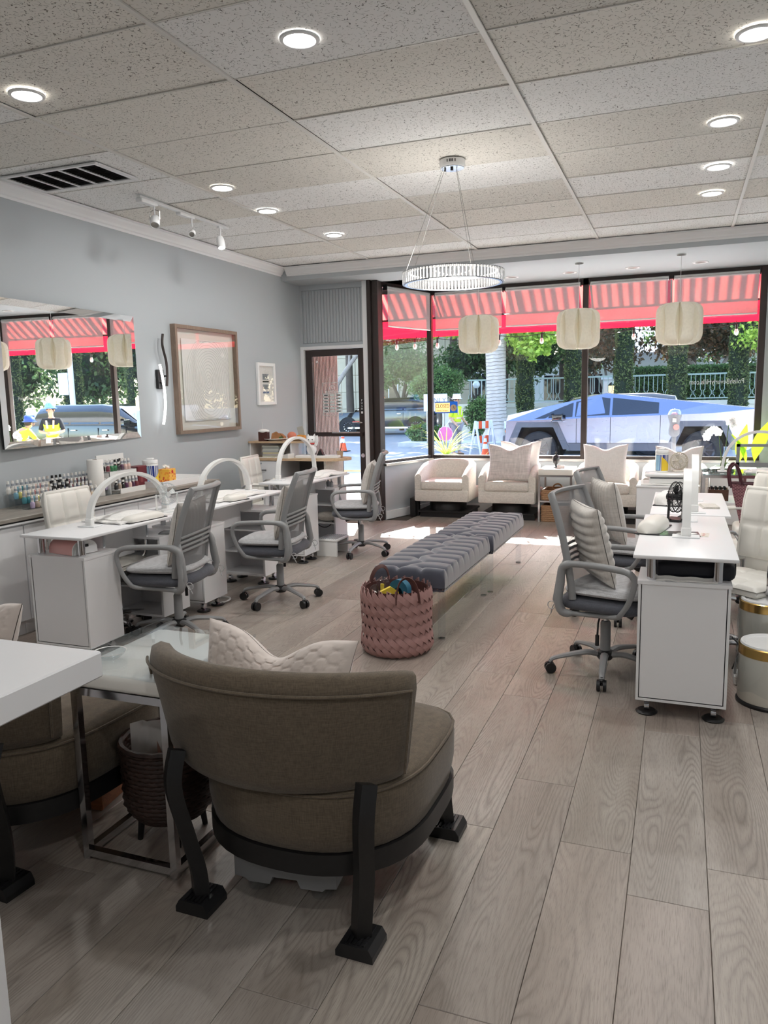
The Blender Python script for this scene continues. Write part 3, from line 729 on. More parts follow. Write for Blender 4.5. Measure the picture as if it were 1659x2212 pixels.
# ================================================================== manicure desks
def nail_desk(label, cx, cy, L, zt, rz=0, Wd=.46):
    t = thing('manicure_desk', label, 'desk', (cx, cy, 0), rz, 'white manicure desks')
    hw, hl = Wd/2, L/2
    top = MB().box(-hw, -hl, zt-.018, hw, hl, zt, .005, 2).build('desk_top', M['white_lam'], t)
    zb, zs = .075, zt-.125; pw = hw-.025; pd = .29; e = .016
    for s in (-1, 1):
        y0 = s*(hl-.035); y1 = s*(hl-.035-pd)          # outer face, kneehole face
        a, b = min(y0, y1), max(y0, y1)
        p = MB()
        yo = (a, a+e) if s < 0 else (b-e, b)
        p.box(-pw+.004, yo[0], zb, pw-.004, yo[1], zs-e).box(-pw, a, zb, -pw+e, b, zs-e).box(pw-e, a, zb, pw, b, zs-e)
        p.box(-pw-.004, a-.004, zs-e, pw+.004, b+.004, zs).box(-pw+e, a, zb, pw-e, b, zb+e)
        ped = p.build('pedestal', M['white_lam'], t, smooth=0)
        # thin edge strip round the outer panel
        yy = (a-.002, a) if s < 0 else (b, b+.002)
        MB().box(-pw, yy[0], zb, -pw+.012, yy[1], zs-e).box(pw-.012, yy[0], zb, pw, yy[1], zs-e).box(-pw+.012, yy[0], zb, pw-.012, yy[1], zb+.012).build('edge_strip', M['white_paint'], ped, smooth=0)
        for z in (.26, .44): MB().box(-pw+e, min(a+e, a+e), z, pw-e, b-e if s > 0 else b-.02, z+.012).build('shelf', M['white_lam'], ped, smooth=0)
        for px_ in (-1, 1):
            for fy in (.05, pd-.06):
                yq = (a+fy)
                MB().lathe([(.001, 0), (.046, 0), (.050, .006), (.040, .014), (.001, .014)], 18, (px_*(pw-.05), yq, 0)).build('floor_pad', M['black_plastic'], ped)
                MB().box(px_*(pw-.05)-.012, yq-.02, .06, px_*(pw-.05)+.012, yq+.02, zb).cyl((px_*(pw-.05)-.011, yq, .035), (px_*(pw-.05)+.011, yq, .035), .021, seg=12).build('caster', M['chrome'], ped)
            for fy in ((.045,) if s < 0 else (pd-.045,)):
                MB().cyl((px_*(pw-.055), a+fy, zs), (px_*(pw-.055), a+fy, zt-.018), .021, seg=18).build('post', M['chrome'], t)
    MB().box(-.02, -hl+.32, zt-.24, -.005, hl-.32, zt-.018).build('modesty_panel', M['white_lam'], t, smooth=0)
    for s in (-1, 1):
        MB().box(-pw+.02, s*(hl-.32)-.007, zs, pw-.10, s*(hl-.32)+.007, zt-.018).build('end_panel', M['white_lam'], t, smooth=0)
        MB().box(pw-.10, s*(hl-.32)-.012, zs+.01, pw-.094, s*(hl-.32)+.012, zs+.09).build('hinge', M['acrylic'], t, smooth=0)
    return t
ZL, ZR = .745, .772
nail_desk('white manicure desk nearest the camera on the grey wall side, pink nail lamp beneath', -3.38, 3.925, 1.05, ZL)
nail_desk('middle white manicure desk along the grey wall, with a folded white towel on top', -3.32, 5.09, 1.22, ZL)
nail_desk('white manicure desk closest to the entrance door, in front of the oak reception counter', -3.37, 6.68, 1.04, ZL)
nail_desk('white manicure desk nearest the camera on the right, magazine under its arch lamp', .04, 4.21, 1.24, ZR, 0, .44)
nail_desk('second white manicure desk on the right, behind the first, holding a rolled towel', .07, 5.40, 1.08, ZR, 0, .45)

def arch_lamp(label, x, y, z, span, hgt, rz=90, w=.040, th=.022, base=(.13, .08), one_leg=False):
    # flat LED band bent to an arch; local X runs along the span
    t = thing('arch_lamp', label, 'desk lamp', (x, y, z), rz, 'white arch desk lamps')
    pts = []
    N_ = 28
    for k in range(N_+1):
        a = PI*k/N_; pts.append((-(span/2)*math.cos(a)*(1 if abs(math.cos(a)) < .98 else 1), hgt*(math.sin(a)**.82)))
    P = []
    for k, (px_, pz) in enumerate(pts):
        q0, q1 = pts[max(k-1, 0)], pts[min(k+1, N_)]
        d = Vector((q1[0]-q0[0], q1[1]-q0[1])).normalized(); n = Vector((-d.y, d.x))
        z0 = max(pz, .008)
        P.append([(px_+n.x*th/2, -w/2, z0+n.y*th/2), (px_+n.x*th/2, w/2, z0+n.y*th/2), (px_-n.x*th/2, w/2, z0-n.y*th/2), (px_-n.x*th/2, -w/2, z0-n.y*th/2)])
    b = MB().grid(P, cv=True); b.f.append((3, 2, 1, 0)); n = len(b.v); b.f.append((n-4, n-3, n-2, n-1))
    bd = b.build('lamp_band', M['white_plastic'], t, smooth=40)
    Q = []
    for k, (px_, pz) in enumerate(pts[3:-3]):
        k += 3; q0, q1 = pts[k-1], pts[k+1]; d = Vector((q1[0]-q0[0], q1[1]-q0[1])).normalized(); n = Vector((d.y, -d.x))
        Q.append([(px_+n.x*(th/2+.0015), -w*.32, pz+n.y*(th/2+.0015)), (px_+n.x*(th/2+.0015), w*.32, pz+n.y*(th/2+.0015))])
    MB().grid(Q).build('light_strip', M['white_gloss'], bd)
    for s in (-1, 1):
        MB().box(s*span/2-.017, -w/2-.004, .006, s*span/2+.017, w/2+.004, .05, .004).build('lamp_collar', M['white_plastic'], t)
        MB().box(s*span/2-base[1]/2, -base[0]/2, 0, s*span/2+base[1]/2, base[0]/2, .008, .003).build('foot_plate', M['white_paint'], t)
    return t
arch_lamp('white arch lamp on the grey-wall-side desk nearest the camera', -3.40, 4.13, ZL, .76, .29)
arch_lamp('white arch lamp on the middle desk along the grey wall', -3.38, 5.26, ZL, .72, .29)
arch_lamp('white arch lamp on the desk by the door, framing the reception counter', -3.52, 6.78, ZL, .78, .38)
arch_lamp('white arch lamp on the nearest right-hand desk, seen edge on', .045, 4.36, ZR, .52, .31)
arch_lamp('white arch lamp on the second right-hand desk, half behind the nearer arch', .095, 4.93+.30, ZR, .56, .32)

# soft hand rests and towels -------------------------------------------------
def soft_sheet(name, w, d, hfun, mat_, parent, th=.006, nu=26, nv=18):
    top = [[(-w/2+w*i/nu, -d/2+d*j/nv, hfun(i/nu*2-1, j/nv*2-1)+th) for j in range(nv+1)] for i in range(nu+1)]
    bot = [[(p[0], p[1], max(0, p[2]-th*1.0)) for p in r] for r in top]
    b = MB().grid(top); o = len(b.v); b.grid([r[::-1] for r in bot])
    nu1, nv1 = nu+1, nv+1
    rim = [(i, 0) for i in range(nu1)]+[(nu, j) for j in range(1, nv1)]+[(i, nv) for i in range(nu-1, -1, -1)]+[(0, j) for j in range(nv-1, 0, -1)]
    T = lambda ij: ij[0]*nv1+ij[1]; B = lambda ij: o+ij[0]*nv1+(nv-ij[1])
    for k in range(len(rim)):
        a, c = rim[k], rim[(k+1) % len(rim)]; b.f.append((T(a), B(a), B(c), T(c)))
    return b.build(name, mat_, parent, smooth=60)
def towel(label, x, y, z, rz, w, d, hump=.03, seed=1):
    t = thing('hand_towel', label, 'towel', (x, y, z), rz, 'white towels on the desks')
    r = random.Random(seed); ph = [r.uniform(0, 6) for _ in range(6)]
    def h(u, v): return max(.001, hump*math.exp(-((u-.1)/.6)**2-(v/.8)**2)+.004*math.sin(5*u+ph[0]+2*v)+.004*math.sin(7*v+ph[1]+3*u)+.003*(1 if abs(v) < .5 else 0)+.012*math.exp(-((u+.45+.25*v)/.10)**2))
    soft_sheet('towel_cloth', w, d, h, M['towel'], t, .010)
    soft_sheet('folded_layer', w*.8, d*.55, lambda u, v: h(u*.8, v*.55)+.011, M['towel'], t, .007, 18, 12)
    return t
def hand_rest(label, x, y, z, rz, w=.26, d=.11, h=.055):
    t = thing('hand_rest', label, 'hand rest', (x, y, z), rz, 'padded hand rests')
    MB().box(-w/2, -d/2, 0, w/2, d/2, .006, .002).build('rest_base', M['black_plastic'], t)
    P = []
    for i in range(17):
        u = -1+2*i/16; e = (1-abs(u)**6)**.5
        P.append([((w/2)*u, -d/2*max(e, .02)*math.cos(PI*j/12), .006+h*max(e, .03)*(math.sin(PI*j/12)**.7)) for j in range(13)])
    MB().grid(P).build('rest_pad', M['white_leather'], t, smooth=70)
    return t
towel('folded white towel over the hand rest of the nearest grey-wall-side desk', -3.38, 4.08, ZL, 84, .46, .34, .030, 3)
hand_rest('white padded hand rest at the front edge of the nearest grey-wall-side desk', -3.235, 4.05, ZL, 84, .34, .11, .040)
towel('rumpled white towel on the middle desk along the grey wall', -3.34, 5.18, ZL, 86, .62, .36, .028, 8)
hand_rest('white padded hand rest with grey piping on the middle desk along the grey wall', -3.15, 5.03, ZL, 80, .22, .10, .042)
towel('white towel on a hand rest on the desk by the door', -3.27, 6.85, ZL, 86, .56, .24, .040, 5)
hand_rest('rounded white padded hand rest alone on the nearest right-hand desk', -.115, 4.28, ZR, 80, .34, .125, .065)
# rolled towel on a rest, second right desk
t = thing('rolled_towel', 'thick folded white towel on the second right-hand desk', 'towel', (-.045, 5.33, ZR), 82)
MB().box(-.15, -.085, 0, .15, .085, .007, .002).build('rest_base', M['black_plastic'], t)
P = []
for i in range(21):
    u = -1+2*i/20; e = max(.05, (1-abs(u)**8)**.5)
    P.append([(.15*u, -.085*e*math.cos(PI*j/14)*(1+.03*math.sin(u*9)), .007+.075*e*(math.sin(PI*j/14)**.55)*(1+.08*math.sin(5*u+j))) for j in range(15)])
MB().grid(P).build('towel_roll', M['towel'], t, smooth=70)
t = thing('napkin_stack', 'pinkish grey folded napkins behind the arch on the second right-hand desk', 'towel', (.185, 5.22, ZR), 8)
for k in range(3): MB().box(-.05+.004*k, -.09, .004*k, .05, .09-.006*k, .004*k+.004, .0015).build('napkin', M['cream_lin'], t)

# magazine and card under the right arch
t = thing('magazine', 'glossy magazine lying under the nearest right-hand arch lamp', 'magazine', (.03, 4.17, ZR), 4)
M['dark_cover'] = mat('dark_cover', srgb(80, 84, 84), .25, var=.5, vs=18); M['green_cover'] = mat('green_cover', srgb(90, 130, 90), .25, var=.6, vs=40)
MB().box(-.12, -.055, 0, .08, .075, .004).build('cover', M['dark_cover'], t, smooth=0); MB().box(-.12, -.055, .004, -.07, .075, .0046).build('photo_panel', M['green_cover'], t, smooth=0)
MB().lathe([(.001, .004), (.05, .0046)], 24, (.02, .01, 0), 1.0, .5, cap=False).build('pale_oval', M['paper'], t)
t = thing('picture_card', 'small pale picture card beside the magazine on the right-hand desk', 'card', (.135, 4.18, ZR), -4)
MB().box(-.02, -.055, 0, .02, .055, .002).build('card_sheet', mat('card_print', srgb(225, 220, 210), .4, var=.25, vs=60), t, smooth=0)
g = MB()
for k in range(5): g.box(-.012+.004*(k % 3), -.04+k*.016, .002, -.004+.004*(k % 3), -.034+k*.016, .0026)
g.build('print_marks', M['red_paint'], t, smooth=0)

def cage_fan(label, x, y, z, rz, r, mat_body, mat_cage, tilt=0, stand=.05):
    t = thing('desk_fan', label, 'fan', (x, y, z), rz, 'small desk fans')
    c = (0, 0, r+stand)
    def ring(rr, yy): return [(rr*math.cos(2*PI*k/28), yy, c[2]+rr*math.sin(2*PI*k/28)) for k in range(28)]
    b = MB().tube(ring(r, -.012), .0035, 6, closed=True).tube(ring(r, .012), .0035, 6, closed=True).tube(ring(r*.62, -.030), .002, 5, closed=True).tube(ring(r*.3, -.034), .003, 5, closed=True)
    for k in range(22):
        a = 2*PI*k/22; ca, sa = math.cos(a), math.sin(a); q = .35
        b.tube([(r*.25*math.cos(a-q), -.034, c[2]+r*.25*math.sin(a-q)), (r*.62*math.cos(a-q*.4), -.030, c[2]+r*.62*math.sin(a-q*.4)), (r*ca, -.012, c[2]+r*sa)], .0016, 4)
        b.tube([(r*.3*ca, .032, c[2]+r*.3*sa), (r*.75*ca, .028, c[2]+r*.75*sa), (r*ca, .012, c[2]+r*sa)], .0016, 4)
    b.build('fan_cage', mat_cage, t)
    bl = MB()
    for k in range(4):
        a = PI/2*k
        P = [[(rr*math.cos(a+w_), -.010+.018*(w_/.6), c[2]+rr*math.sin(a+w_)) for w_ in (0, .3, .6)] for rr in (r*.18, r*.55, r*.82)]
        bl.grid(P)
    bl.build('blade_rotor', mat_body, t, smooth=60)
    MB().cyl((0, -.03, c[2]), (0, .055, c[2]), r*.22, seg=14).build('motor', mat_body, t)
    MB().box(-r*.7, -.045, 0, r*.7, .06, .014, .005).tube([(-r*1.03, 0, c[2]), (-r*1.03, .005, stand*.4), (-r*.6, .01, .012)], .007, 6).tube([(r*1.03, 0, c[2]), (r*1.03, .005, stand*.4), (r*.6, .01, .012)], .007, 6).build('fan_stand', mat_body, t)
    return t
cage_fan('small white desk fan at the back of the nearest grey-wall-side desk', -3.30, 4.40, ZL, 62, .075, M['white_plastic'], M['acrylic'])
cage_fan('black wire desk fan behind the nearest right-hand arch lamp', -.005, 4.62, ZR, 65, .085, M['black_plastic'], M['black_plastic'])

# pink nail dryer under the first desk
t = thing('nail_dryer', 'pink and white nail curing lamp on the pedestal under the nearest left desk', 'nail lamp', (-3.37, 3.56, ZL-.125), 168)
M['pink_gloss'] = mat('pink_gloss', srgb(226, 170, 165), .25)
P = []
for i in range(9):
    P.append([(-.11+.22*i/8, -.085*math.cos(PI*j/12)*1.0, .004+.083*(math.sin(PI*j/12)**.6)) for j in range(13)])
MB().grid(P).build('shell', M['pink_gloss'], t, smooth=70)
MB().prism([(-.085*math.cos(PI*j/12), .004+.083*(math.sin(PI*j/12)**.6)) for j in range(13)], 'x', -.118, -.11).build('end_cap', M['white_plastic'], t)
MB().prism([(-.07*math.cos(PI*j/12), .004+.06*(math.sin(PI*j/12)**.6)) for j in range(13)], 'x', -.121, -.118).build('hand_opening', M['white_gloss'], t)
MB().box(-.125, -.02, .045, -.121, .02, .06).build('display', M['ink'], t, smooth=0)
# things inside the kneeholes
t = thing('folded_cloth', 'dark folded cloth on the lower shelf of the nearest left desk', 'cloth', (-3.38, 4.27, .272), 0)
MB().box(-.14, -.09, 0, .14, .09, .035, .012, 2).box(-.12, -.08, .035, .13, .08, .062, .012, 2).build('cloth_fold', M['darkgrey_fab'], t)
t = thing('black_case', 'long black padded case under the nearest right-hand desk top', 'case', (.06, 3.80, ZR-.125), 0)
MB().box(-.145, -.10, 0, .195, .10, .075, .025, 3).build('case_body', mat('navy_nylon', srgb(24, 26, 36), .6), t); MB().cyl((.195, 0, .038), (.20, 0, .038), .03).build('end_cap', M['black_plastic'], t)
t = thing('paper_sheet', 'curled white paper sheet on the front ledge of the right-hand desk', 'paper', (.05, 3.66, ZR-.125), 0)
soft_sheet('sheet', .26, .05, lambda u, v: .002+.012*max(0, v)**2+.002*math.sin(8*u), M['paper'], t, .001, 14, 6)
for k, (x, y) in enumerate(((-3.36, 6.98), (-3.30, 7.02), (-3.24, 6.97), (-3.42, 7.03))):
    bl_ = ['second small grey bottle from the wall under the door-side desk', 'second small grey bottle from the aisle under the door-side desk', 'small grey bottle nearest the aisle under the door-side desk', 'small grey bottle nearest the wall under the door-side desk'][k]
    t = thing('pump_bottle', bl_, 'bottle', (x, y, ZL-.125), 0, 'small bottles under the door-side desk')
    MB().lathe([(.001,0),(.018,0),(.019,.01),(.019,.05),(.008,.06),(.008,.068),(.001,.068)], 12).build('bottle_body', M['grey_plastic'], t)
    MB().cyl((0,0,.068),(0,0,.082),.010,seg=10).build('cap', M['white_plastic'], t)
t = thing('tool_bag', 'tan zip pouch on the low shelf of the desk by the door', 'pouch', (-3.30, 6.98, .272), 0)
MB().ball((0, 0, .05), (.12, .08, .05), 16, 10).build('pouch_body', M['cream_lin'], t); MB().tube(arc((0, -.079, .05), .10, 200, 340, 10), .004, 5).build('zip', M['black_plastic'], t)
t = thing('step_stool', 'white plastic foot stool under the door-side desk', 'stool', (-3.13, 6.72, 0), 90)
MB().box(-.15, -.11, .14, .15, .11, .165, .01, 2).box(-.145, -.105, 0, -.12, .105, .14).box(.12, -.105, 0, .145, .105, .14).build('stool_body', M['white_plastic'], t)
g = MB()
for i in range(9): g.box(-.13, -.09+i*.021, .165, .13, -.082+i*.021, .168)
g.build('grip_ribs', M['grey_plastic'], t, smooth=0)
# ================================================================== chairs
def castor(t, r, a, zc=.03):
    c, s = math.cos(a), math.sin(a)
    m = MB(); x, y = r*c, r*s
    tx, ty = -s, c
    for k in (-1, 1): m.cyl((x+tx*.007*k, y+ty*.007*k, zc), (x+tx*.024*k, y+ty*.024*k, zc), .029, seg=14)
    m.cyl((x, y, zc), (x, y, zc+.045), .008, seg=8).box(x-.014, y-.014, zc+.012, x+.014, y+.014, zc+.036, .006)
    return m.build('caster', M['black_plastic'], t)
def star_base(t, mat_, r=.295, a0=18, hub=.10):
    for k in range(5):
        a = math.radians(a0+72*k); c, s = math.cos(a), math.sin(a)
        pts = spline([(.03*c, .03*s, hub), (.10*c, .10*s, hub+.012), (.20*c, .20*s, hub-.002), (r*.93*c, r*.93*s, .082), (r*1.01*c, r*1.01*s, .062)], 4)
        MB().tube(pts, [.024-.011*i/(len(pts)-1) for i in range(len(pts))], 8, flat=(1, .75)).build('leg', mat_, t)
        castor(t, r, a)
    MB().lathe([(.001, hub-.028), (.035, hub-.028), (.052, hub-.005), (.046, hub+.016), (.030, hub+.024), (.001, hub+.024)], 18).build('hub', M['black_plastic'], t)
M['mesh'] = (lambda t: t)(NT('chair_mesh'))
def _mesh():
    t = M['mesh']; t.n.remove(t.b)
    df = t.N('ShaderNodeBsdfDiffuse'); df.inputs[0].default_value = srgb(140, 140, 142); tr = t.N('ShaderNodeBsdfTransparent'); mx = t.N('ShaderNodeMixShader')
    w1, w2 = t.N('ShaderNodeTexWave', Scale=160.0, bands_direction='X'), t.N('ShaderNodeTexWave', Scale=160.0, bands_direction='Z')
    for w_ in (w1, w2): t.L(t.coords(), w_.inputs['Vector'])
    m = t.N('ShaderNodeMath', operation='MULTIPLY'); t.L(w1.outputs[1], m.inputs[0]); t.L(w2.outputs[1], m.inputs[1])
    r = t.N('ShaderNodeMapRange'); t.L(m.outputs[0], r.inputs[0]); r.inputs[3].default_value = .18; r.inputs[4].default_value = .55
    t.L(r.outputs[0], mx.inputs[0]); t.L(df.outputs[0], mx.inputs[1]); t.L(tr.outputs[0], mx.inputs[2]); t.L(mx.outputs[0], t.out.inputs[0]); return t.m
M['mesh'] = _mesh()
def cushion_mb(w, d, h, r=.5, nu=16, nv=16, crown=.25):
    # upholstered slab: superellipse outline, bulging edge, crowned top
    P = []
    prof = [(.0, 0), (.86, 0), (.97, .18), (1.0, .45), (.97, .75), (.90, .95), (.70, 1.0+crown*.45), (.35, 1.0+crown*.85), (.0, 1.0+crown)]
    for k in range(40):
        a = 2*PI*k/40; c, s = math.cos(a), math.sin(a); e = 4.5
        q = (abs(c)**e+abs(s)**e)**(-1/e)
        P.append([(c*q*w/2*f if f else 0, s*q*d/2*f if f else 0, h*z) for f, z in prof])
    return MB().grid(P, cu=True)
def back_pt(u, v):      # back of the mesh chair: u across -1..1, v up 0..1
    z = .44+.54*v; y = -.150-.02*v-.095*v*v+(.055-.02*v)*(u*u)
    w = .225+.01*math.sin(PI*v)-.020*v*v
    return (u*w, y, z)
def mesh_chair(label, x, y, rz):
    t = thing('mesh_office_chair', label, 'office chair', (x, y, 0), rz, 'grey mesh office chairs')
    star_base(t, M['grey_plastic'])
    MB().lathe([(.001, .11), (.028, .11), (.027, .275), (.022, .285), (.001, .285)], 16).build('column', M['grey_plastic'], t)
    MB().cyl((0, 0, .28), (0, 0, .37), .014, seg=12).build('gas_rod', M['chrome'], t)
    MB().box(-.07, -.10, .355, .07, .10, .385, .01).cyl((.0, .08, .36), (0, .15, .33), .022, seg=12).build('tilt_mechanism', M['black_plastic'], t)
    MB().tube([(.06, .02, .365), (.16, .03, .36), (.21, .04, .33), (.22, .04, .26)], .005, 6).cyl((.22, .04, .27), (.22, .04, .215), .011, seg=8).build('lever', M['black_plastic'], t)
    cushion_mb(.50, .47, .065, crown=.2).xf(Matrix.Translation((0, .035, .382))).build('seat', M['darkgrey_fab'], t, smooth=60)
    # back frame: rim, lower frame band, curved lumbar bars, mesh
    fr = MB()
    rim = [back_pt(-1, v/14*.0+v/14) for v in range(15)]+[back_pt(-1+2*k/10, 1.0) for k in range(1, 10)]+[back_pt(1, 1-v/14) for v in range(15)]
    fr.tube(rim, .016, 8, flat=(.75, 1.25))
    bf = fr.build('back_frame', M['grey_plastic'], t, smooth=60)
    lo = MB()
    P = [[Vector(back_pt(-1+2*i/14, v))+Vector((0, -.006, 0)) for v in (-.03, .0, .045, .075)] for i in range(15)]
    lo.grid(P); lo.grid([[p+Vector((0, .012, 0)) for p in r][::-1] for r in P]); lo.build('lower_band', M['white_plastic'], t, smooth=60)
    P = [[back_pt(-.97+1.94*i/12, .06+.93*j/14) for j in range(15)] for i in range(13)]
    MB().grid(P).build('back_mesh', M['mesh'], t, smooth=60)
    for k in range(4):
        v = .30+.055*k
        MB().tube([Vector(back_pt(-.96+1.92*i/10, v-.03*abs(-1+2*i/10)**2+.02))+Vector((0, -.012, 0)) for i in range(11)], .0075, 6, flat=(.7, 1.1)).build('lumbar_bar', M['grey_plastic'], t, smooth=60)
    for s in (-1, 1):
        X = .265
        Q_ = lambda y_: y_*.70 if y_ < 0 else y_
        arm = [(s*X, .17, .40), (s*(X+.01), .215, .47), (s*(X+.015), .245, .575), (s*(X+.012), .215, .625), (s*(X+.01), .12, .638), (s*X, -.02, .640), (s*(X-.005), -.15, .632), (s*(X-.015), -.205, .60), (s*(X-.012), -.215, .52), (s*(X-.005), -.225, .44), (s*(X-.01), -.20, .375), (s*(X-.04), -.10, .368), (s*(X-.05), .06, .372), (s*(X-.02), .15, .385)]
        arm = [(a_, Q_(b_), c_) for a_, b_, c_ in arm]
        pts = spline(arm+[arm[0]], 4)[:-1]
        rs = []
        for p in pts:
            w = .017
            if p.z > .60: w = .020
            if p.y < -.10: w = .027
            rs.append(w)
        MB().tube(pts, rs, 8, closed=True, flat=(.9, .8)).build('armrest', M['grey_plastic'], t, smooth=60)
        # rear upright tying the arm loop to the back
        MB().tube([(s*.245, -.14, .372), (s*.254, -.170, .44), (s*.243, -.158, .56), (s*.224, -.132, .67)], [.022, .022, .018, .010], 8).build('rear_post', M['grey_plastic'], t, smooth=60)
    return t
chairs = [('grey mesh office chair at the nearest grey-wall-side desk, pale ribbed pillow on it', -2.965, 4.00, 101),
          ('grey mesh office chair at the middle grey-wall-side desk, pillow seen through its mesh', -2.76, 4.98, 99),
          ('grey mesh office chair farthest from the camera, beside the door-side desk', -2.86, 6.80, 108),
          ('grey mesh office chair at the nearest right-hand desk, pillow with level ribs', -.34, 4.17, -106),
          ('grey mesh office chair at the second right-hand desk, partly behind the nearer one', -.36, 5.32, -103)]
first = None
for lab, x, y, rz in chairs:
    if first is None: first = mesh_chair(lab, x, y, rz)
    else: dup(first, lab, (x, y, 0), rz)
def at_chair(ch, p):
    lab, x, y, rz = ch; a = math.radians(rz); return (x+p[0]*math.cos(a)-p[1]*math.sin(a), y+p[0]*math.sin(a)+p[1]*math.cos(a), p[2])
# seat pads tied on every mesh chair
pads = ['pale grey seat pad on the mesh chair at the nearest grey-wall-side desk', 'pale grey seat pad on the mesh chair at the middle grey-wall-side desk', 'pale grey seat pad on the mesh chair by the door-side desk',
        'pale grey seat pad on the nearest right-hand mesh chair', 'pale grey seat pad on the second right-hand mesh chair']
pad0 = None
for lab, ch in zip(pads, chairs):
    if pad0 is None:
        pad0 = thing('seat_pad', lab, 'seat cushion', at_chair(ch, (0, .045, .4605)), ch[3], 'seat pads on the mesh chairs')
        cushion_mb(.46, .44, .042, crown=.15).build('pad', M['grey_fab'], pad0, smooth=60)
        for s in (-1, 1): MB().tube(spline([(s*.20, -.18, .01), (s*.245, -.20, -.02), (s*.25, -.235, -.06), (s*.235, -.255, -.11)], 4), .003, 5).tube(arc((s*.25, -.245, -.06), .022, 0, 300, 8, 'yz'), .0025, 5).build('tie', M['grey_fab'], pad0)
    else: dup(pad0, lab, at_chair(ch, (0, .045, .4605)), ch[3])

def pillow_mb(w, h, t, rib=None, chop=0, hexq=0, nu=44, nv=44, puff=.42):
    # stands in the XZ plane, front toward -Y, bottom edge at z=0
    def pt(u, v, side):
        uu, vv = abs(u), abs(v)
        k = max(0, (1-uu**2.6))*max(0, (1-vv**2.6))
        th = t/2*(k**puff)
        x = u*w/2*(1-.075*(1-vv**2)*1.0+.02*uu*vv); z = v*h/2*(1-.075*(1-uu**2))
        if chop and v > -.3: z -= chop*math.exp(-(u/.38)**2)*((v+.3)/1.3)**1.5
        if rib:
            n, ax = rib; q = (v if ax == 'h' else u); th *= (.80+.24*abs(math.cos(q*n*PI/2)))
        if hexq:
            X, Z = u*w/2/hexq, v*h/2/hexq; best = 9
            a = X/1.5; i0 = round(a)
            ds = []
            for i in (i0-1, i0, i0+1):
                for j in range(-1, 2):
                    cx = 1.5*i; base = (math.sqrt(3)/2 if i % 2 else 0); jj = round((Z-base)/math.sqrt(3))+j; cz = base+math.sqrt(3)*jj
                    ds.append(math.hypot(X-cx, Z-cz))
            ds.sort(); e = (ds[1]-ds[0])
            th -= .006*math.exp(-(e/.14)**2)*min(1, k*6)
        return (x, side*max(th, .0015), z+h/2)
    U = [-1+2*i/nu for i in range(nu+1)]; V = [-1+2*j/nv for j in range(nv+1)]
    b = MB().grid([[pt(u, v, -1) for v in V] for u in U]); b.grid([[pt(u, v, 1) for v in V][::-1] for u in U])
    return b
def pillow(name, label, loc, rot, w, h, t, mat_, group, **kw):
    th = thing(name, label, 'pillow', loc, 0, group); th.rotation_euler = rot
    pillow_mb(w, h, t, **kw).build('pillow_body', mat_, th, smooth=80)
    pipe = [(-w/2, 0, 0), (w/2, 0, 0), (w/2, 0, h), (-w/2, 0, h)]
    return th
rp = 'ribbed plush pillows on the mesh chairs'
def chair_pillow(ch, label, rib, tilt=-13, yo=-.045, w=.40, h=.40, twist=0):
    a = math.radians(ch[3]+180+twist)
    return pillow('ribbed_pillow', label, at_chair(ch, (0, yo, .507)), (math.radians(tilt), 0, a), w, h, .13, M['plush'], rp, rib=rib, nu=64 if rib[1] == 'v' else 30, nv=64 if rib[1] == 'h' else 30)
chair_pillow(chairs[0], 'pale plush ribbed pillow on the nearest grey-wall-side mesh chair', (8, 'v'))
chair_pillow(chairs[1], 'pale plush ribbed pillow showing through the mesh of the middle chair', (8, 'v'))
chair_pillow(chairs[2], 'pale plush ribbed pillow upright on the chair by the door-side desk', (8, 'v'))
chair_pillow(chairs[3], 'grey plush pillow with level ribs on the nearest right-hand mesh chair', (9, 'h'), -14, -.03, .43, .43, 40)
chair_pillow(chairs[4], 'grey plush pillow with upright ribs on the second right-hand mesh chair', (9, 'v'), -12, -.03, .41, .43, 38)

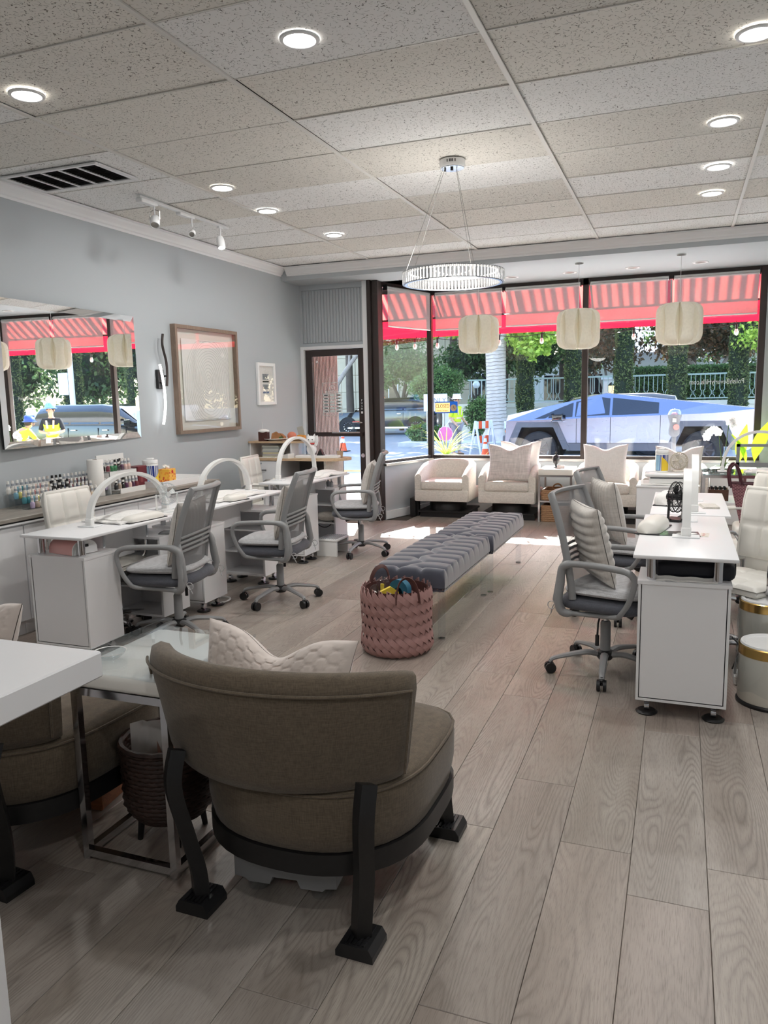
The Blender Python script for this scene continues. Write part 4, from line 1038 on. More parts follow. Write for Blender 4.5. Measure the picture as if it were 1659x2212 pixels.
# tufted white swivel chairs of the technicians
def tufted_grid(w, h, cols, rows, dep, th, nu=36, nv=24):
    def f(u, v):
        x, z = (u+1)/2*cols, (v+1)/2*rows
        dx, dz = min(abs(x-round(x)), .5), min(abs(z-round(z)), .5)
        inx, inz = 0 < round(x) < cols, 0 < round(z) < rows
        d = 0
        if inx: d = max(d, math.exp(-(dx/.07)**2))
        if inz: d = max(d, math.exp(-(dz/.07)**2))
        edge = ((1-abs(u)**7)*(1-abs(v)**7))**.35
        return (th*(.35+.65*edge)-dep*d*edge)
    return f
def tech_chair(label, x, y, rz):
    t = thing('tufted_swivel_chair', label, 'office chair', (x, y, 0), rz, 'white tufted swivel chairs')
    star_base(t, M['chrome'], .27, 0, .09)
    MB().cyl((0, 0, .10), (0, 0, .42), .022, seg=14).build('column', M['chrome'], t)
    # seat and back as one bent padded shell in two parts
    f = tufted_grid(.42, .42, 3, 3, .012, .04)
    N1, N2 = 30, 30
    top = [[(-.21+.42*i/N1, -.20+.42*j/N2, .44+f(-1+2*i/N1, -1+2*j/N2)) for j in range(N2+1)] for i in range(N1+1)]
    b = MB().grid(top); b.grid([[(p[0], p[1], .425) for p in r][::-1] for r in top])
    for a_, r_ in ((0, 0), (N1, 0)):
        pass
    b.box(-.205, -.195, .415, .205, .215, .452, .012, 2)
    b.build('seat', M['white_leather'], t, smooth=70)
    g = tufted_grid(.42, .40, 3, 2, .014, .04)
    P = []; Q = []
    for i in range(N1+1):
        u = -1+2*i/N1; row = []; rw2 = []
        for j in range(25):
            v = -1+2*j/24; z = .735+.20*v; y = -.205-.05*(v+1)*.5-.02*(1-u*u)*.0
            xx = .21*u*(1-.05*max(0, v)**4)
            row.append((xx, y+g(u, v), z)); rw2.append((xx, y-.045*((1-abs(u)**8)*(1-abs(v)**8))**.4, z))
        P.append(row); Q.append(rw2)
    b = MB().grid([r[::-1] for r in P]); b.grid(Q)
    b.tube([P[0][j] for j in range(0, 25, 4)]+[P[N1][24-j] for j in range(0, 25, 4)], .012, 6)
    b.box(-.17, -.225, .43, .17, -.195, .56, .01)
    b.build('backrest', M['white_leather'], t, smooth=70)
    for s in (-1, 1):
        MB().tube(spline([(s*.215, -.24, .56), (s*.245, -.20, .66), (s*.25, -.05, .675), (s*.25, .10, .67), (s*.245, .17, .62), (s*.24, .17, .48), (s*.20, .12, .43)], 5), .011, 8).build('arm_tube', M['chrome'], t)
        MB().tube([(s*.25, -.10, .68), (s*.25, .13, .678)], .019, 8, flat=(1.2, .8)).build('arm_pad', M['white_leather'], t)
    return t
tg = [('white tufted swivel chair between the nearest desk and the wall cabinets', -3.55, 4.0, -88), ('white tufted swivel chair in front of the oak reception counter', -3.80, 6.78, -84),
      ('white tufted swivel chair behind the nearest right-hand desk', .38, 4.62, 140), ('white tufted swivel chair behind the second right-hand desk', .43, 5.62, 124)]
tc = None
for lab, x, y, rz in tg:
    if tc is None: tc = tech_chair(lab, x, y, rz)
    else: dup(tc, lab, (x, y, 0), rz)
# ================================================================== tufted benches
def bench(label, x, y, L=1.20, Wd=.47):
    t = thing('tufted_bench', label, 'bench', (x, y, 0), 0, 'slate velvet benches')
    z0, zt = .335, .445
    hw, hl = Wd/2, L/2; NX, NY = 44, 112
    p = L/9.0
    buttons = []
    for k in range(9):
        yy = -hl+p*(k+.5)
        if k % 1 == 0: buttons.append(((-.055, .055)[k % 2], yy))
    # creases: from each button straight out to its own side, diagonals to the next button
    cre = []
    for k, (bx, by) in enumerate(buttons):
        sx = -1 if bx < 0 else 1
        cre.append(((bx, by), (sx*hw*1.1, by)))
        if k+1 < len(buttons): cre.append(((bx, by), buttons[k+1]))
        if k % 2 == 0 and k+2 < len(buttons): pass
    for sx in (-1, 1):
        for sy in (-1, 1): cre.append(((sx*.075, sy*(hl-p*.35)), (sx*.085, sy*hl*1.1)))
    for k in range(0, len(buttons)):     # the opposite side between buttons
        bx, by = buttons[k]; sx = 1 if bx < 0 else -1
        cre.append(((bx*.2+sx*.07, by), (sx*hw*1.1, by)))
    def seg(px_, py_, a, b):
        ax, ay = a; bx, by = b; dx, dy = bx-ax, by-ay; q = max(0, min(1, ((px_-ax)*dx+(py_-ay)*dy)/(dx*dx+dy*dy))); return math.hypot(px_-ax-q*dx, py_-ay-q*dy)
    def surf(i, j):
        u, v = -1+2*i/NX, -1+2*j/NY; ve = .93
        # wrap over the sides: the outer 1/5 of u runs down the side
        uu = max(-1, min(1, u/.78)); vv = max(-1, min(1, v/.90))
        over = max(0, (abs(u)-.78)/.22); overy = max(0, (abs(v)-.90)/.10)
        px_, py_ = uu*hw*.965, vv*hl*.955
        d = 9
        for a, b in cre:
            if abs(py_-(a[1]+b[1])/2) < p*1.4: d = min(d, seg(px_, py_, a, b))
        db = min(math.hypot(px_-bx, py_-by) for bx, by in buttons)
        puff = -.026*math.exp(-(d/.013)**1.3)-.020*math.exp(-(db/.024)**2)
        roll = 1-.0*over
        ed = (1-abs(uu)**5)*.5+.5
        z = zt+.018*ed*(1-abs(vv)**9*.5)+puff*(1 if over == 0 else max(0, 1-over*1.1))
        x = px_; y = py_
        if over: x = math.copysign(hw*(.965+.045*math.sin(min(1, over*1.6)*PI/2)+puff*.35*(1-over)/.4*.3), uu); z = z0+(z-z0)*(1-over)
        if overy: y = math.copysign(hl*(.955+.045*math.sin(min(1, overy*1.35)*PI/2))+puff*.5*overy, vv); z = z0+(z-z0)*max(0, math.cos(overy*PI/2))**.7
        return (x, y, max(z0, z))
    MB().grid([[surf(i, j) for j in range(NY+1)] for i in range(NX+1)]).build('cushion', M['velvet'], t, smooth=80)
    fr = MB().box(-hw*.985, -hl*.99, z0-.022, hw*.985, hl*.99, z0+.01).build('bench_frame', M['velvet'], t, smooth=0)
    sd = MB()
    for k in range(34):
        yy = -hl*.97+k*hl*1.94/33
        for s in (-1, 1): sd.box(s*hw*.985-.003, yy-.004, z0-.012, s*hw*.985+.003, yy+.004, z0-.004)
    for k in range(14):
        xx = -hw*.95+k*hw*1.9/13
        for s in (-1, 1): sd.box(xx-.004, s*hl*.99-.003, z0-.012, xx+.004, s*hl*.99+.003, z0-.004)
    o = sd.build('nailhead', M['steel'], fr, smooth=0); o['kind'] = 'stuff'
    b0 = None
    for bx, by in buttons:
        if b0 is None: b0 = MB().ball((0, 0, 0), (.010, .010, .005), 10, 6).build('button', M['velvet'], t, (bx, by, zt-.014))
        else: inst(b0, t, (bx, by, zt-.014))
    for sx in (-1, 1):
        for sy in (-1, 1):
            lg = MB().cyl((sx*(hw-.035), sy*(hl-.05), .008), (sx*(hw-.035), sy*(hl-.05), z0-.022), .023, seg=18).build('leg', M['acrylic'], t)
            MB().cyl((sx*(hw-.035), sy*(hl-.05), 0), (sx*(hw-.035), sy*(hl-.05), .008), .022, seg=14).build('glide', M['chrome'], lg)
            MB().cyl((sx*(hw-.035), sy*(hl-.05), z0-.03), (sx*(hw-.035), sy*(hl-.05), z0-.022), .026, seg=14).build('leg_plate', M['chrome'], lg)
    return t
bench('slate velvet tufted bench nearest the camera, woven basket at its end', -1.545, 5.00)
bench('slate velvet tufted bench nearer the window seats, end to end with the other', -1.52, 6.21)

# ================================================================== woven leather basket
t = thing('woven_basket', 'mauve woven leather strap basket at the end of the tufted bench', 'basket', (-1.545, 4.19, 0))
H_, R0, R1 = .40, .205, .185
def bas(a, z, dr=0):      # basket wall: slight belly, tucked in at the bottom
    s = max(0, min(1, z/H_)); r = .17+.04*min(1, s/.14)**.6-.030*max(0, (s-.12))-.01*math.sin(s*5)+dr
    return Vector((r*math.cos(a), r*math.sin(a), z))
MB().grid([[bas(2*PI*i/40, .012+.375*j/10, -.012) for j in range(11)] for i in range(40)], cu=True).build('lining', M['dark_leather'], t)
MB().lathe([(.001, .004), (.155, .004), (.168, .012), (.001, .014)], 32, cap=False).build('basket_base', M['pink_leather'], t)
NS, NR = 26, 6
st0 = {}
def strap(row, tip=False):
    da = 2*PI/NS; zc = .035+row*.062
    P = []
    for i in range(8):
        q = -.5+i/7; row_ = []
        for j in range(3):
            w = (-.5+j/2)
            # runs down to the right: along = q, across = w
            ang = q*da*1.85+w*da*.38; z = zc-q*.080+w*.026
            lift = .001+.019*math.cos(q*PI*.98)+(.006 if tip and q < -.3 else 0)
            row_.append(bas(ang, max(.004, z), lift))
        P.append(row_)
    if tip:
        mid = bas(-.5*da*1.85-.03, zc+.5*.080+.022, .010); P.insert(0, [mid+(P[0][0]-mid)*.35, mid, mid+(P[0][2]-mid)*.35])
    inner = [[p-Vector((p.x, p.y, 0)).normalized()*.0028 for p in r] for r in P]
    b = MB().grid(P); b.grid([r[::-1] for r in inner]); n = len(P)
    rim = [(i, 0) for i in range(n)]+[(n-1, 1), (n-1, 2)]+[(i, 2) for i in range(n-2, -1, -1)]+[(0, 1)]
    o = 3*n
    for k in range(len(rim)):
        (i, j), (a, c) = rim[k], rim[(k+1) % len(rim)]
        b.f.append((i*3+j, a*3+c, o+a*3+(2-c), o+i*3+(2-j)))
    return b
for row in range(NR):
    src = None
    for k in range(NS):
        a = 2*PI*(k+.57*row)/NS
        if src is None: src = strap(row, row == NR-1).build('strap', M['pink_leather'], t, smooth=50); src.rotation_euler = (0, 0, a)
        else: inst(src, t, rot=(0, 0, a))
rv = None
for k in range(NS):
    a = 2*PI*(k+.57*(NR-1))/NS-.5*2*PI/NS*1.6
    if rv is None: rv = ro = MB().cyl((R1+.014, 0, .393), (R1+.019, 0, .393), .006, seg=8).build('rivet', M['dark_leather'], t)
    else: ro = inst(rv, t)
    ro.rotation_euler = (0, 0, a)
for a0, nm in ((math.radians(-52), 1), (math.radians(140), 2)):
    pts = [bas(a0-.32, .33, .02), bas(a0-.30, .40, .014), bas(a0-.2, .455, .0), bas(a0, .475, -.01), bas(a0+.2, .455, .0), bas(a0+.30, .40, .014), bas(a0+.32, .33, .02)]
    MB().tube(spline(pts, 5), .014, 6, flat=(.25, 1)).build('handle', M['dark_leather'], t)
# toys inside
def inb(x, y, z): return (-1.545+x, 4.19+y, z)
t = thing('teal_toy', 'teal rounded arch toy sticking out of the woven basket', 'toy', inb(.03, -.01, .29), -20)
M['teal'] = mat('teal_felt', srgb(40, 100, 125), .7); M['yellow'] = mat('yellow_toy', srgb(235, 205, 70), .5)
outer = [(-.085, 0)]+[(.075*math.cos(PI-PI*i/10), .10+.06*math.sin(PI*i/10)) for i in range(11)]+[(.085, 0), (.045, 0)]+[(.035*math.cos(PI*i/8), .07+.04*math.sin(PI*i/8)) for i in range(9)]+[(-.045, 0)]
MB().prism([(a*.9, b_*.9) for a, b_ in outer], 'y', -.02, .02).build('arch_body', M['teal'], t)
MB().box(-.05, .02, 0, .05, .026, .12).build('inner_back', mat('deep_teal', srgb(28, 70, 90), .8), t, smooth=0)
t = thing('yellow_toy', 'yellow flat toy leaning beside the teal toy in the basket', 'toy', inb(-.03, -.05, .28), 35)
MB().prism([(-.06, 0), (.05, 0), (.06, .08), (.01, .115), (-.05, .09)], 'y', -.012, .012).build('toy_body', M['yellow'], t); MB().cyl((0, -.014, .06), (0, -.012, .06), .02).build('spot', M['paper'], t)
t = thing('bagged_toy', 'clear bag with a yellow strip inside the woven basket', 'toy', inb(-.085, .02, .28), 0)
b = MB().ball((0, 0, .07), (.05, .045, .085), 14, 9)
b.v = [(x+.006*math.sin(40*z+9*y), y+.006*math.sin(37*x), z) for x, y, z in b.v]
b.build('clear_wrap', M['acrylic'], t); MB().box(-.012, -.035, .02, .012, -.028, .12, .003).build('yellow_strip', M['yellow'], t)
t = thing('wrapped_toy', 'crumpled clear wrapper at the left inside the woven basket', 'toy', inb(-.125, -.04, .28), 0)
b = MB().ball((0, 0, .06), (.038, .038, .06), 12, 8); b.v = [(x+.008*math.sin(60*z), y+.008*math.sin(50*x+20*z), z) for x, y, z in b.v]; b.build('wrapper', M['acrylic'], t)
MB().ball((0, 0, .05), (.02, .02, .03)).build('white_filling', M['paper'], t)
t = thing('blue_toy', 'small blue and white toy behind the yellow one in the basket', 'toy', inb(-.01, .06, .30), 10)
MB().ball((0, 0, .06), (.035, .03, .04), 12, 8).build('toy_ball', mat('toy_blue', srgb(70, 110, 170), .4), t); MB().tube(arc((0, 0, .06), .036, 0, 350, 14), .006, 6).build('white_band', M['paper'], t)

# ================================================================== tub armchairs by the window
def tub_chair(label, x, y, rz=0):
    t = thing('tub_armchair', label, 'armchair', (x, y, .085), rz, 'oatmeal tub armchairs')   # faces -Y locally
    w, dp = .345, .64; th = .085
    # body outline: front-left ... round the back ... front-right (inner and outer)
    N_ = 36
    def out(s):     # s 0..1
        a = math.radians(-178+ (s)*0)
        if s < .22: q = s/.22; return Vector((-w, -.30+q*.28))
        if s > .78: q = (s-.78)/.22; return Vector((w, -.02-q*.28))
        q = (s-.22)/.56; an = PI-PI*q; e = 2.6
        c, si = math.cos(an), math.sin(an)
        return Vector((math.copysign(abs(c)**(2/e), c)*w, -.02+abs(si)**(2/e)*.36))
    def inn(s):
        p = out(s); c = Vector((0, -.02)); return Vector((p.x*(1-th/w*1.0), p.y-th*1.0 if False else (p.y+.02)*(1-th/.36)-.02 if p.y > -.02 else p.y))
    def top(s): return .615-.155*abs(2*s-1)**2.2*1.0 if True else 0
    zb = .125
    P = []
    for i in range(N_+1):
        s = i/N_; o, n = out(s), inn(s); zt = top(s); m = (o+n)/2
        P.append([(n.x, n.y, .26), (n.x, n.y, zt-.03), (n.x*.75+o.x*.25, n.y*.75+o.y*.25, zt-.006), (m.x, m.y, zt), (o.x*.75+n.x*.25, o.y*.75+n.y*.25, zt-.008), (o.x, o.y, zt-.035), (o.x, o.y, zb+.02), (o.x*.97, o.y*.97 if o.y > 0 else o.y, zb)])
    b = MB().grid(P)
    for k in (0, N_): b.f.append(tuple(k*8+j for j in (range(8) if k else range(7, -1, -1))))
    b.build('shell', M['cream_lin'], t, smooth=50)
    MB().box(-w+.004, -.335, zb, w-.004, .28, .27, .018, 2).build('seat_base', M['cream_lin'], t)
    MB().box(-w+th-.006, -.345, .265, w-th+.006, .24, .375, .035, 4).build('seat_cushion', M['cream_lin'], t, smooth=60)
    MB().lathe([(.001, 0), (.235, 0), (.235, .075), (.20, .125), (.001, .125)], 32).build('swivel_base', M['black_wood'], t)
    return t
ac = [('oatmeal tub armchair without a pillow, closest to the entrance door', -2.725, 9.36), ('oatmeal tub armchair with a pinkish velvet pillow, left of the chrome side table', -1.915, 9.36),
      ('oatmeal tub armchair with a white linen pillow, right of the chrome side table', -.775, 9.36), ('oatmeal tub armchair farthest from the door, behind the white cabinet', -.04, 9.36)]
a0 = None
for lab, x, y in ac:
    if a0 is None: a0 = tub_chair(lab, x, y)
    else: dup(a0, lab, (x, y, .085))
for k, (lab, x, y) in enumerate(ac):
    lb = ['black wooden riser under the tub armchair nearest the door', 'black wooden riser under the armchair with the pinkish pillow', 'black wooden riser under the armchair right of the side table', 'black wooden riser under the farthest tub armchair'][k]
    t = thing('riser_platform', lb, 'platform', (x, y-.02, 0), 0, 'black risers under the tub armchairs')
    MB().box(-.325, -.22, .06, .325, .36, .083, .003).build('deck', M['black_wood'], t); MB().box(-.305, -.20, 0, .325, -.17, .06).box(-.305, .31, 0, .305, .34, .06).box(-.305, -.17, 0, -.28, .31, .06).box(.28, -.17, 0, .305, .31, .06).build('skirt', M['black_wood'], t, smooth=0)
t = thing('wooden_step', 'upright black wooden step beside the armchair nearest the door', 'step', (-3.115, 9.16, 0))
MB().box(-.035, -.06, 0, .035, .14, .235, .003).box(.035, .02, 0, .055, .06, .20).build('step_block', M['black_wood'], t)
wp = 'pillows on the tub armchairs'
pillow('square_pillow', 'pinkish grey velvet pillow on the armchair left of the side table', (-1.90, 9.13, .462), (math.radians(-12), 0, math.radians(2)), .52, .46, .17, M['pillow_g'], wp, chop=.055)
pillow('square_pillow', 'white linen pillow on the armchair right of the side table', (-.80, 9.13, .462), (math.radians(-12), 0, math.radians(-3)), .50, .46, .17, M['pillow_w'], wp, chop=.05)
pillow('square_pillow', 'white linen pillow on the farthest tub armchair, behind the yellow label tub', (.0, 9.15, .462), (math.radians(-12), 0, 0), .50, .44, .17, M['pillow_w'], wp, chop=.06)
pillow('square_pillow', 'pale pillow shape added as the window reflection of the pinkish one', (-1.82, 9.37, .50), (math.radians(-8), 0, math.radians(-4)), .50, .44, .12, M['pillow_w'], wp, chop=.05)  # extra pillow stands in for the front one's reflection in the glass

# chrome side table by the window with baskets and ornaments
t = thing('side_table', 'white topped chrome side table between the tub armchairs', 'side table', (-1.345, 9.30, 0))
w, d = .195, .24
MB().box(-w, -d, .555, w, d, .625, .008, 2).build('table_top', M['white_leather'], t)
for sx in (-1, 1):
    for sy in (-1, 1): MB().box(sx*(w-.012)-.011, sy*(d-.012)-.011, 0, sx*(w-.012)+.011, sy*(d-.012)+.011, .555).build('leg', M['chrome'], t, smooth=0)
g = MB()
for z in (.535, .235):
    g = MB(); g.box(-w+.02, -d+.002, z, w-.02, -d+.022, z+.02).box(-w+.02, d-.022, z, w-.02, d-.002, z+.02).box(-w+.002, -d+.02, z, -w+.022, d-.02, z+.02).box(w-.022, -d+.02, z, w-.002, d-.02, z+.02); g.build('rail', M['chrome'], t, smooth=0)
MB().box(-w+.02, -d+.02, .245, w-.02, d-.02, .252).build('shelf', M['acrylic'], t, smooth=0)
M['wicker'] = wood('wicker', [srgb(118, 84, 58), srgb(165, 125, 90), srgb(190, 150, 112)], (40, 40, 160), rand=0, dist=.4, bump=.5)
M['wicker_dark'] = wood('dark_wicker', [srgb(34, 22, 19), srgb(54, 36, 30), srgb(66, 45, 37)], (60, 60, 160), rand=0, dist=.3, bump=.6)
def wicker_box(name, label, loc, w, d, h, m, handle=False, tray=True):
    t = thing(name, label, 'basket', loc, 0, None)
    n = int(h/.022); b = MB()
    for k in range(n):
        z = h*(k+.5)/n; g = .004*(1 if k % 2 else -1)
        pts = []
        for (x0, y0, x1, y1) in ((-w, -d, w, -d), (w, -d, w, d), (w, d, -w, d), (-w, d, -w, -d)):
            for q in range(6):
                f = q/6; a = .003*(1 if (q+k) % 2 else -1); nx, ny = (y1-y0), -(x1-x0); l = math.hypot(nx, ny)
                pts.append((x0+(x1-x0)*f+nx/l*a, y0+(y1-y0)*f+ny/l*a, z))
        b.tube(pts, h/n*.56, 6, closed=True)
    b.build('weave', m, t, smooth=60); MB().box(-w+.004, -d+.004, .003, w-.004, d-.004, .010).build('basket_floor', m, t, smooth=0)
    if handle: MB().tube(arc((0, -d+.02 if False else 0, h), .055, 0, 180, 12), .009, 8).build('handle', m, t)
    return t
wicker_box('wicker_basket', 'lower rectangular wicker basket on the floor under the side table', (-1.345, 9.29, 0.0), .155, .19, .195, M['wicker'])
wicker_box('wicker_basket', 'upper wicker basket with a loop handle on the side table shelf', (-1.345, 9.29, .256), .155, .19, .12, M['wicker'], True)
t = thing('lantern_ornament', 'small black urn-shaped lantern on the chrome side table', 'ornament', (-1.37, 9.30, .625))
MB().lathe([(.001,0),(.030,0),(.030,.01),(.012,.02),(.012,.035),(.036,.06),(.042,.095),(.038,.12),(.044,.124),(.030,.145),(.010,.155),(.008,.17),(.014,.18),(.001,.195)], 18).build('lantern_body', M['black_plastic'], t)
MB().lathe([(.0375,.065),(.0435,.095),(.0395,.118)], 18, cap=False).build('glass_band', M['acrylic'], t)
t = thing('card_stand', 'small white framed card on the chrome side table', 'card', (-1.30, 9.22, .625), 6)
MB().box(-.045, -.012, 0, .045, .012, .035, .003).build('card_block', M['white_plastic'], t); MB().box(-.038, -.0128, .006, .038, -.012, .029).build('red_border', mat('pink_print', srgb(225, 150, 150), .5), t, smooth=0); MB().box(-.034, -.0134, .009, .034, -.0128, .026).build('card_face', M['paper'], t, smooth=0)
# ================================================================== foreground: taupe slipper chairs
def slipper_chair(label, x, y, rz):
    t = thing('slipper_chair', label, 'chair', (x, y, 0), rz, 'taupe slipper chairs with black legs')   # faces +Y
    # seat: D-shaped drum, round at the back
    def ring(z, f, n=48):
        out = []
        for k in range(n):
            a = 2*PI*k/n; c, s = math.cos(a), math.sin(a)
            e = 5.0 if s > 0 else 2.35
            q = (abs(c)**e+abs(s)**e)**(-1/e)
            out.append((c*q*.362*f, .02+s*q*(.37 if s > 0 else .355)*f, z))
        return out
    P = [ring(.232, .93), ring(.242, .965), ring(.30, .995), ring(.385, 1.0), ring(.415, .985), ring(.428, .95), ring(.436, .8), ring(.442, .5), ring(.444, .12)]
    b = MB().grid([[P[j][i] for j in range(len(P))] for i in range(48)], cu=True); n = len(P)
    b.f.append(tuple(i*n for i in range(47, -1, -1))); b.f.append(tuple(i*n+n-1 for i in range(48)))
    s_ = b.build('seat', M['tan'], t, smooth=60)
    MB().tube(ring(.414, .992), .005, 6, closed=True).build('seat_piping', M['tan'], s_)
    # black bent-wood apron below the seat
    R = ring(.0, .99)
    Q = [[(x_*f, .02+(y_-.02)*f, z) for f, z in ((1.0, .175), (1.0, .238), (.93, .238), (.93, .175))] for x_, y_, _ in R]
    MB().grid(Q, cu=True, cv=True).build('apron', M['black_wood'], t, smooth=40)
    # curved backrest band, leaning back
    N_, K = 40, 12
    def bk(u, prof):
        p_ = bk0(u, prof); return (p_[0]-.062, p_[1], p_[2])
    def bk0(u, prof):       # u -1..1 around the curve; prof (offset outward, height 0..1)
        o, h = prof; an = u*math.radians(58)
        lean = .055*h; r = .447+o+lean
        cx, cy = r*math.sin(an)*1.0, -r*math.cos(an)+.11
        zl = .425+.055*u*u*0; zh = .775-.02*u*u
        return (cx, cy, zl+(zh-zl)*h+.02*(1-u*u)*(h-.3))
    prof = [(-.035, .02), (-.050, .12), (-.052, .5), (-.050, .85), (-.030, .97), (0, 1.0), (.030, .97), (.045, .86), (.042, .5), (.040, .12), (.028, .02), (0, 0)]
    G = []
    for i in range(N_+1):
        u = -1+2*i/N_; e = (1-abs(u)**14)**.5 if abs(u) < 1 else 0
        e = max(.25, e)
        G.append([bk(u, (o*(.35+.65*e), .5+(h-.5)*(.93+.07*e))) for o, h in prof])
    b = MB().grid(G, cv=True); m = len(prof)
    b.f.append(tuple(range(m))); b.f.append(tuple(N_*m+j for j in range(m-1, -1, -1)))
    br = b.build('backrest', M['tan'], t, smooth=60)
    pp = [bk(-.93+1.86*i/30, (.050, .855)) for i in range(31)]
    side = lambda u: [bk(u, (.050, .855-.76*k/8)) for k in range(1, 9)]
    MB().tube(pp+side(.93), .0048, 6).tube(side(-.93), .0048, 6).build('back_piping', M['tan'], br)
    # legs
    for s in (-1, 1):
        pts = spline([(s*.300, -.352, .50), (s*.300, -.380, .40), (s*.285, -.350, .24), (s*.268, -.330, .12), (s*.262, -.330, .03)], 5)
        P_ = []
        MB().tube(pts, .032, 4, flat=(1.0, .9)).build('leg', M['black_wood'], t, smooth=20)
        MB().tube([(s*.30, .28, .22), (s*.305, .29, .12), (s*.315, .30, .03)], [.034, .030, .026], 4).build('leg', M['black_wood'], t, smooth=20)
        for (fx, fy) in ((s*.262, -.330), (s*.315, .30)):
            f = MB().prism([(-.055, 0), (.055, 0), (.055, .018), (.042, .040), (-.042, .040), (-.055, .018)], 'y', -.052, .052).xf(Matrix.Translation((fx, fy, 0)))
            for k in range(5): f.box(fx-.030+k*.013, fy-.045, .040, fx-.024+k*.013, fy+.045, .044)
            f.build('foot_riser', M['black_plastic'], t, smooth=0)
    return t
sc0 = slipper_chair('taupe slipper chair with black legs in the centre foreground', -1.03, 2.10, -1)
dup(sc0, 'taupe slipper chair half hidden behind the white counter corner', (-2.155, 1.985, 0), -4)
hp = 'honeycomb quilted pillows on the slipper chairs'
pillow('quilted_pillow', 'pale honeycomb quilted pillow on the centre slipper chair', (-1.16, 1.955, .425), (math.radians(15), 0, math.radians(172)), .56, .38, .12, M['hexp'], hp, chop=.075, hexq=.026, nu=90, nv=70)
pillow('quilted_pillow', 'pale honeycomb quilted pillow at the left frame edge above the white counter', (-2.35, 1.90, .445), (math.radians(16), 0, math.radians(165)), .50, .40, .12, M['hexp'], hp, chop=.06, hexq=.026, nu=80, nv=70)
t = thing('extension_box', 'amber wooden box under the slipper chair behind the counter', 'box', (-2.17, 2.18, 0), 8)
MB().box(-.20, -.10, 0, .20, .10, .075, .004).build('box_body', wood('amber_wood', [srgb(120, 70, 40), srgb(160, 96, 58)], (4, 40, 40)), t); MB().box(-.202, -.012, .03, -.198, .012, .045).build('pull', M['black'], t)
# white gadget below the centre chair
t = thing('foot_bath_unit', 'grey plastic unit on round feet under the centre slipper chair', 'appliance', (-1.09, 2.02, 0), 6)
MB().prism([(-.165, .155), (-.165, .05), (-.13, .045), (-.12, .035), (-.05, .035), (-.04, .06), (.04, .06), (.05, .035), (.12, .035), (.13, .045), (.165, .05), (.165, .155)], 'y', -.13, .13).build('unit_body', M['grey_plastic'], t)
for sx in (-1, 1):
    for sy in (-1, 1): MB().lathe([(.028, 0), (.034, 0), (.036, .035), (.028, .035), (.028, 0)], 18, (sx*.105, sy*.085, 0), cap=False).build('foot', M['acrylic'], t)
g = MB()
for xx in (-.03, .02): g.cyl((xx, -.1315, .10), (xx, -.129, .10), .008, seg=10)
g.build('port', M['black'], t)
# chrome table between the slipper chairs
t = thing('chrome_table', 'chrome framed table with a white padded top between the slipper chairs', 'side table', (-1.625, 2.085, 0))
w, d = .185, .235
for sx in (-1, 1):
    for sy in (-1, 1): MB().box(sx*(w-.012)-.012, sy*(d-.012)-.012, 0, sx*(w-.012)+.012, sy*(d-.012)+.012, .60).build('leg', M['chrome'], t, smooth=0)
for z in (.012, .575): MB().box(-w+.024, -d, z, w-.024, -d+.024, z+.025).box(-w+.024, d-.024, z, w-.024, d, z+.025).box(-w, -d+.024, z, -w+.024, d-.024, z+.025).box(w-.024, -d+.024, z, w, d-.024, z+.025).build('rail', M['chrome'], t, smooth=0)
MB().box(-w-.004, -d-.004, .60, w+.004, d+.004, .655, .016, 3).build('padded_top', M['white_leather'], t)
t = thing('acrylic_sheet', 'clear acrylic sheet lying on the padded chrome table', 'tray', (-1.615, 2.09, .656), -3)
MB().box(-.205, -.245, 0, .205, .245, .005).build('sheet', M['acrylic'], t, smooth=0)
MB().box(-.205, -.245, .005, -.200, .245, .03).build('upturned_edge', M['acrylic'], t, smooth=0); MB().box(.200, -.245, .005, .205, .245, .012).build('upturned_edge', M['acrylic'], t, smooth=0)
t = thing('round_dish', 'small clear dish on the table by the white counter corner', 'dish', (-1.745, 1.97, .662), 0)
MB().lathe([(.001, 0), (.03, 0), (.055, .022), (.052, .022), (.028, .004), (.001, .004)], 22, cap=False).build('dish_bowl', M['acrylic'], t); MB().lathe([(.052, .022), (.055, .024), (.055, .022)], 22, cap=False).build('dish_rim', M['white_plastic'], t)
# dark magazine basket
t = thing('magazine_basket', 'dark brown round woven basket on legs holding magazines', 'basket', (-1.625, 2.085, 0))
b = MB(); n = 17
for k in range(n):
    z = .10+.245*k/(n-1); s = k/(n-1); r = .118+.030*min(1, s/.18)**.7+.004*s
    b.tube([((r+(.0035 if (q+k) % 2 else -.002))*math.cos(2*PI*q/44), (r+(.0035 if (q+k) % 2 else -.002))*math.sin(2*PI*q/44), z) for q in range(44)], .0095, 6, closed=True)
b.build('weave', M['wicker_dark'], t, smooth=60)
MB().lathe([(.001, .088), (.125, .088), (.125, .096), (.001, .098)], 28, cap=False).build('basket_floor', M['wicker_dark'], t)
MB().tube([(.154*math.cos(2*PI*q/40), .154*math.sin(2*PI*q/40), .352+.002*(q % 2)) for q in range(40)], .011, 6, closed=True).build('rim', M['wicker_dark'], t)
for a in (45, 135, 225, 315):
    c, s = math.cos(math.radians(a)), math.sin(math.radians(a)); MB().tube([(.10*c, .10*s, .09), (.112*c, .112*s, 0)], [.014, .010], 6).build('leg', M['black_wood'], t)
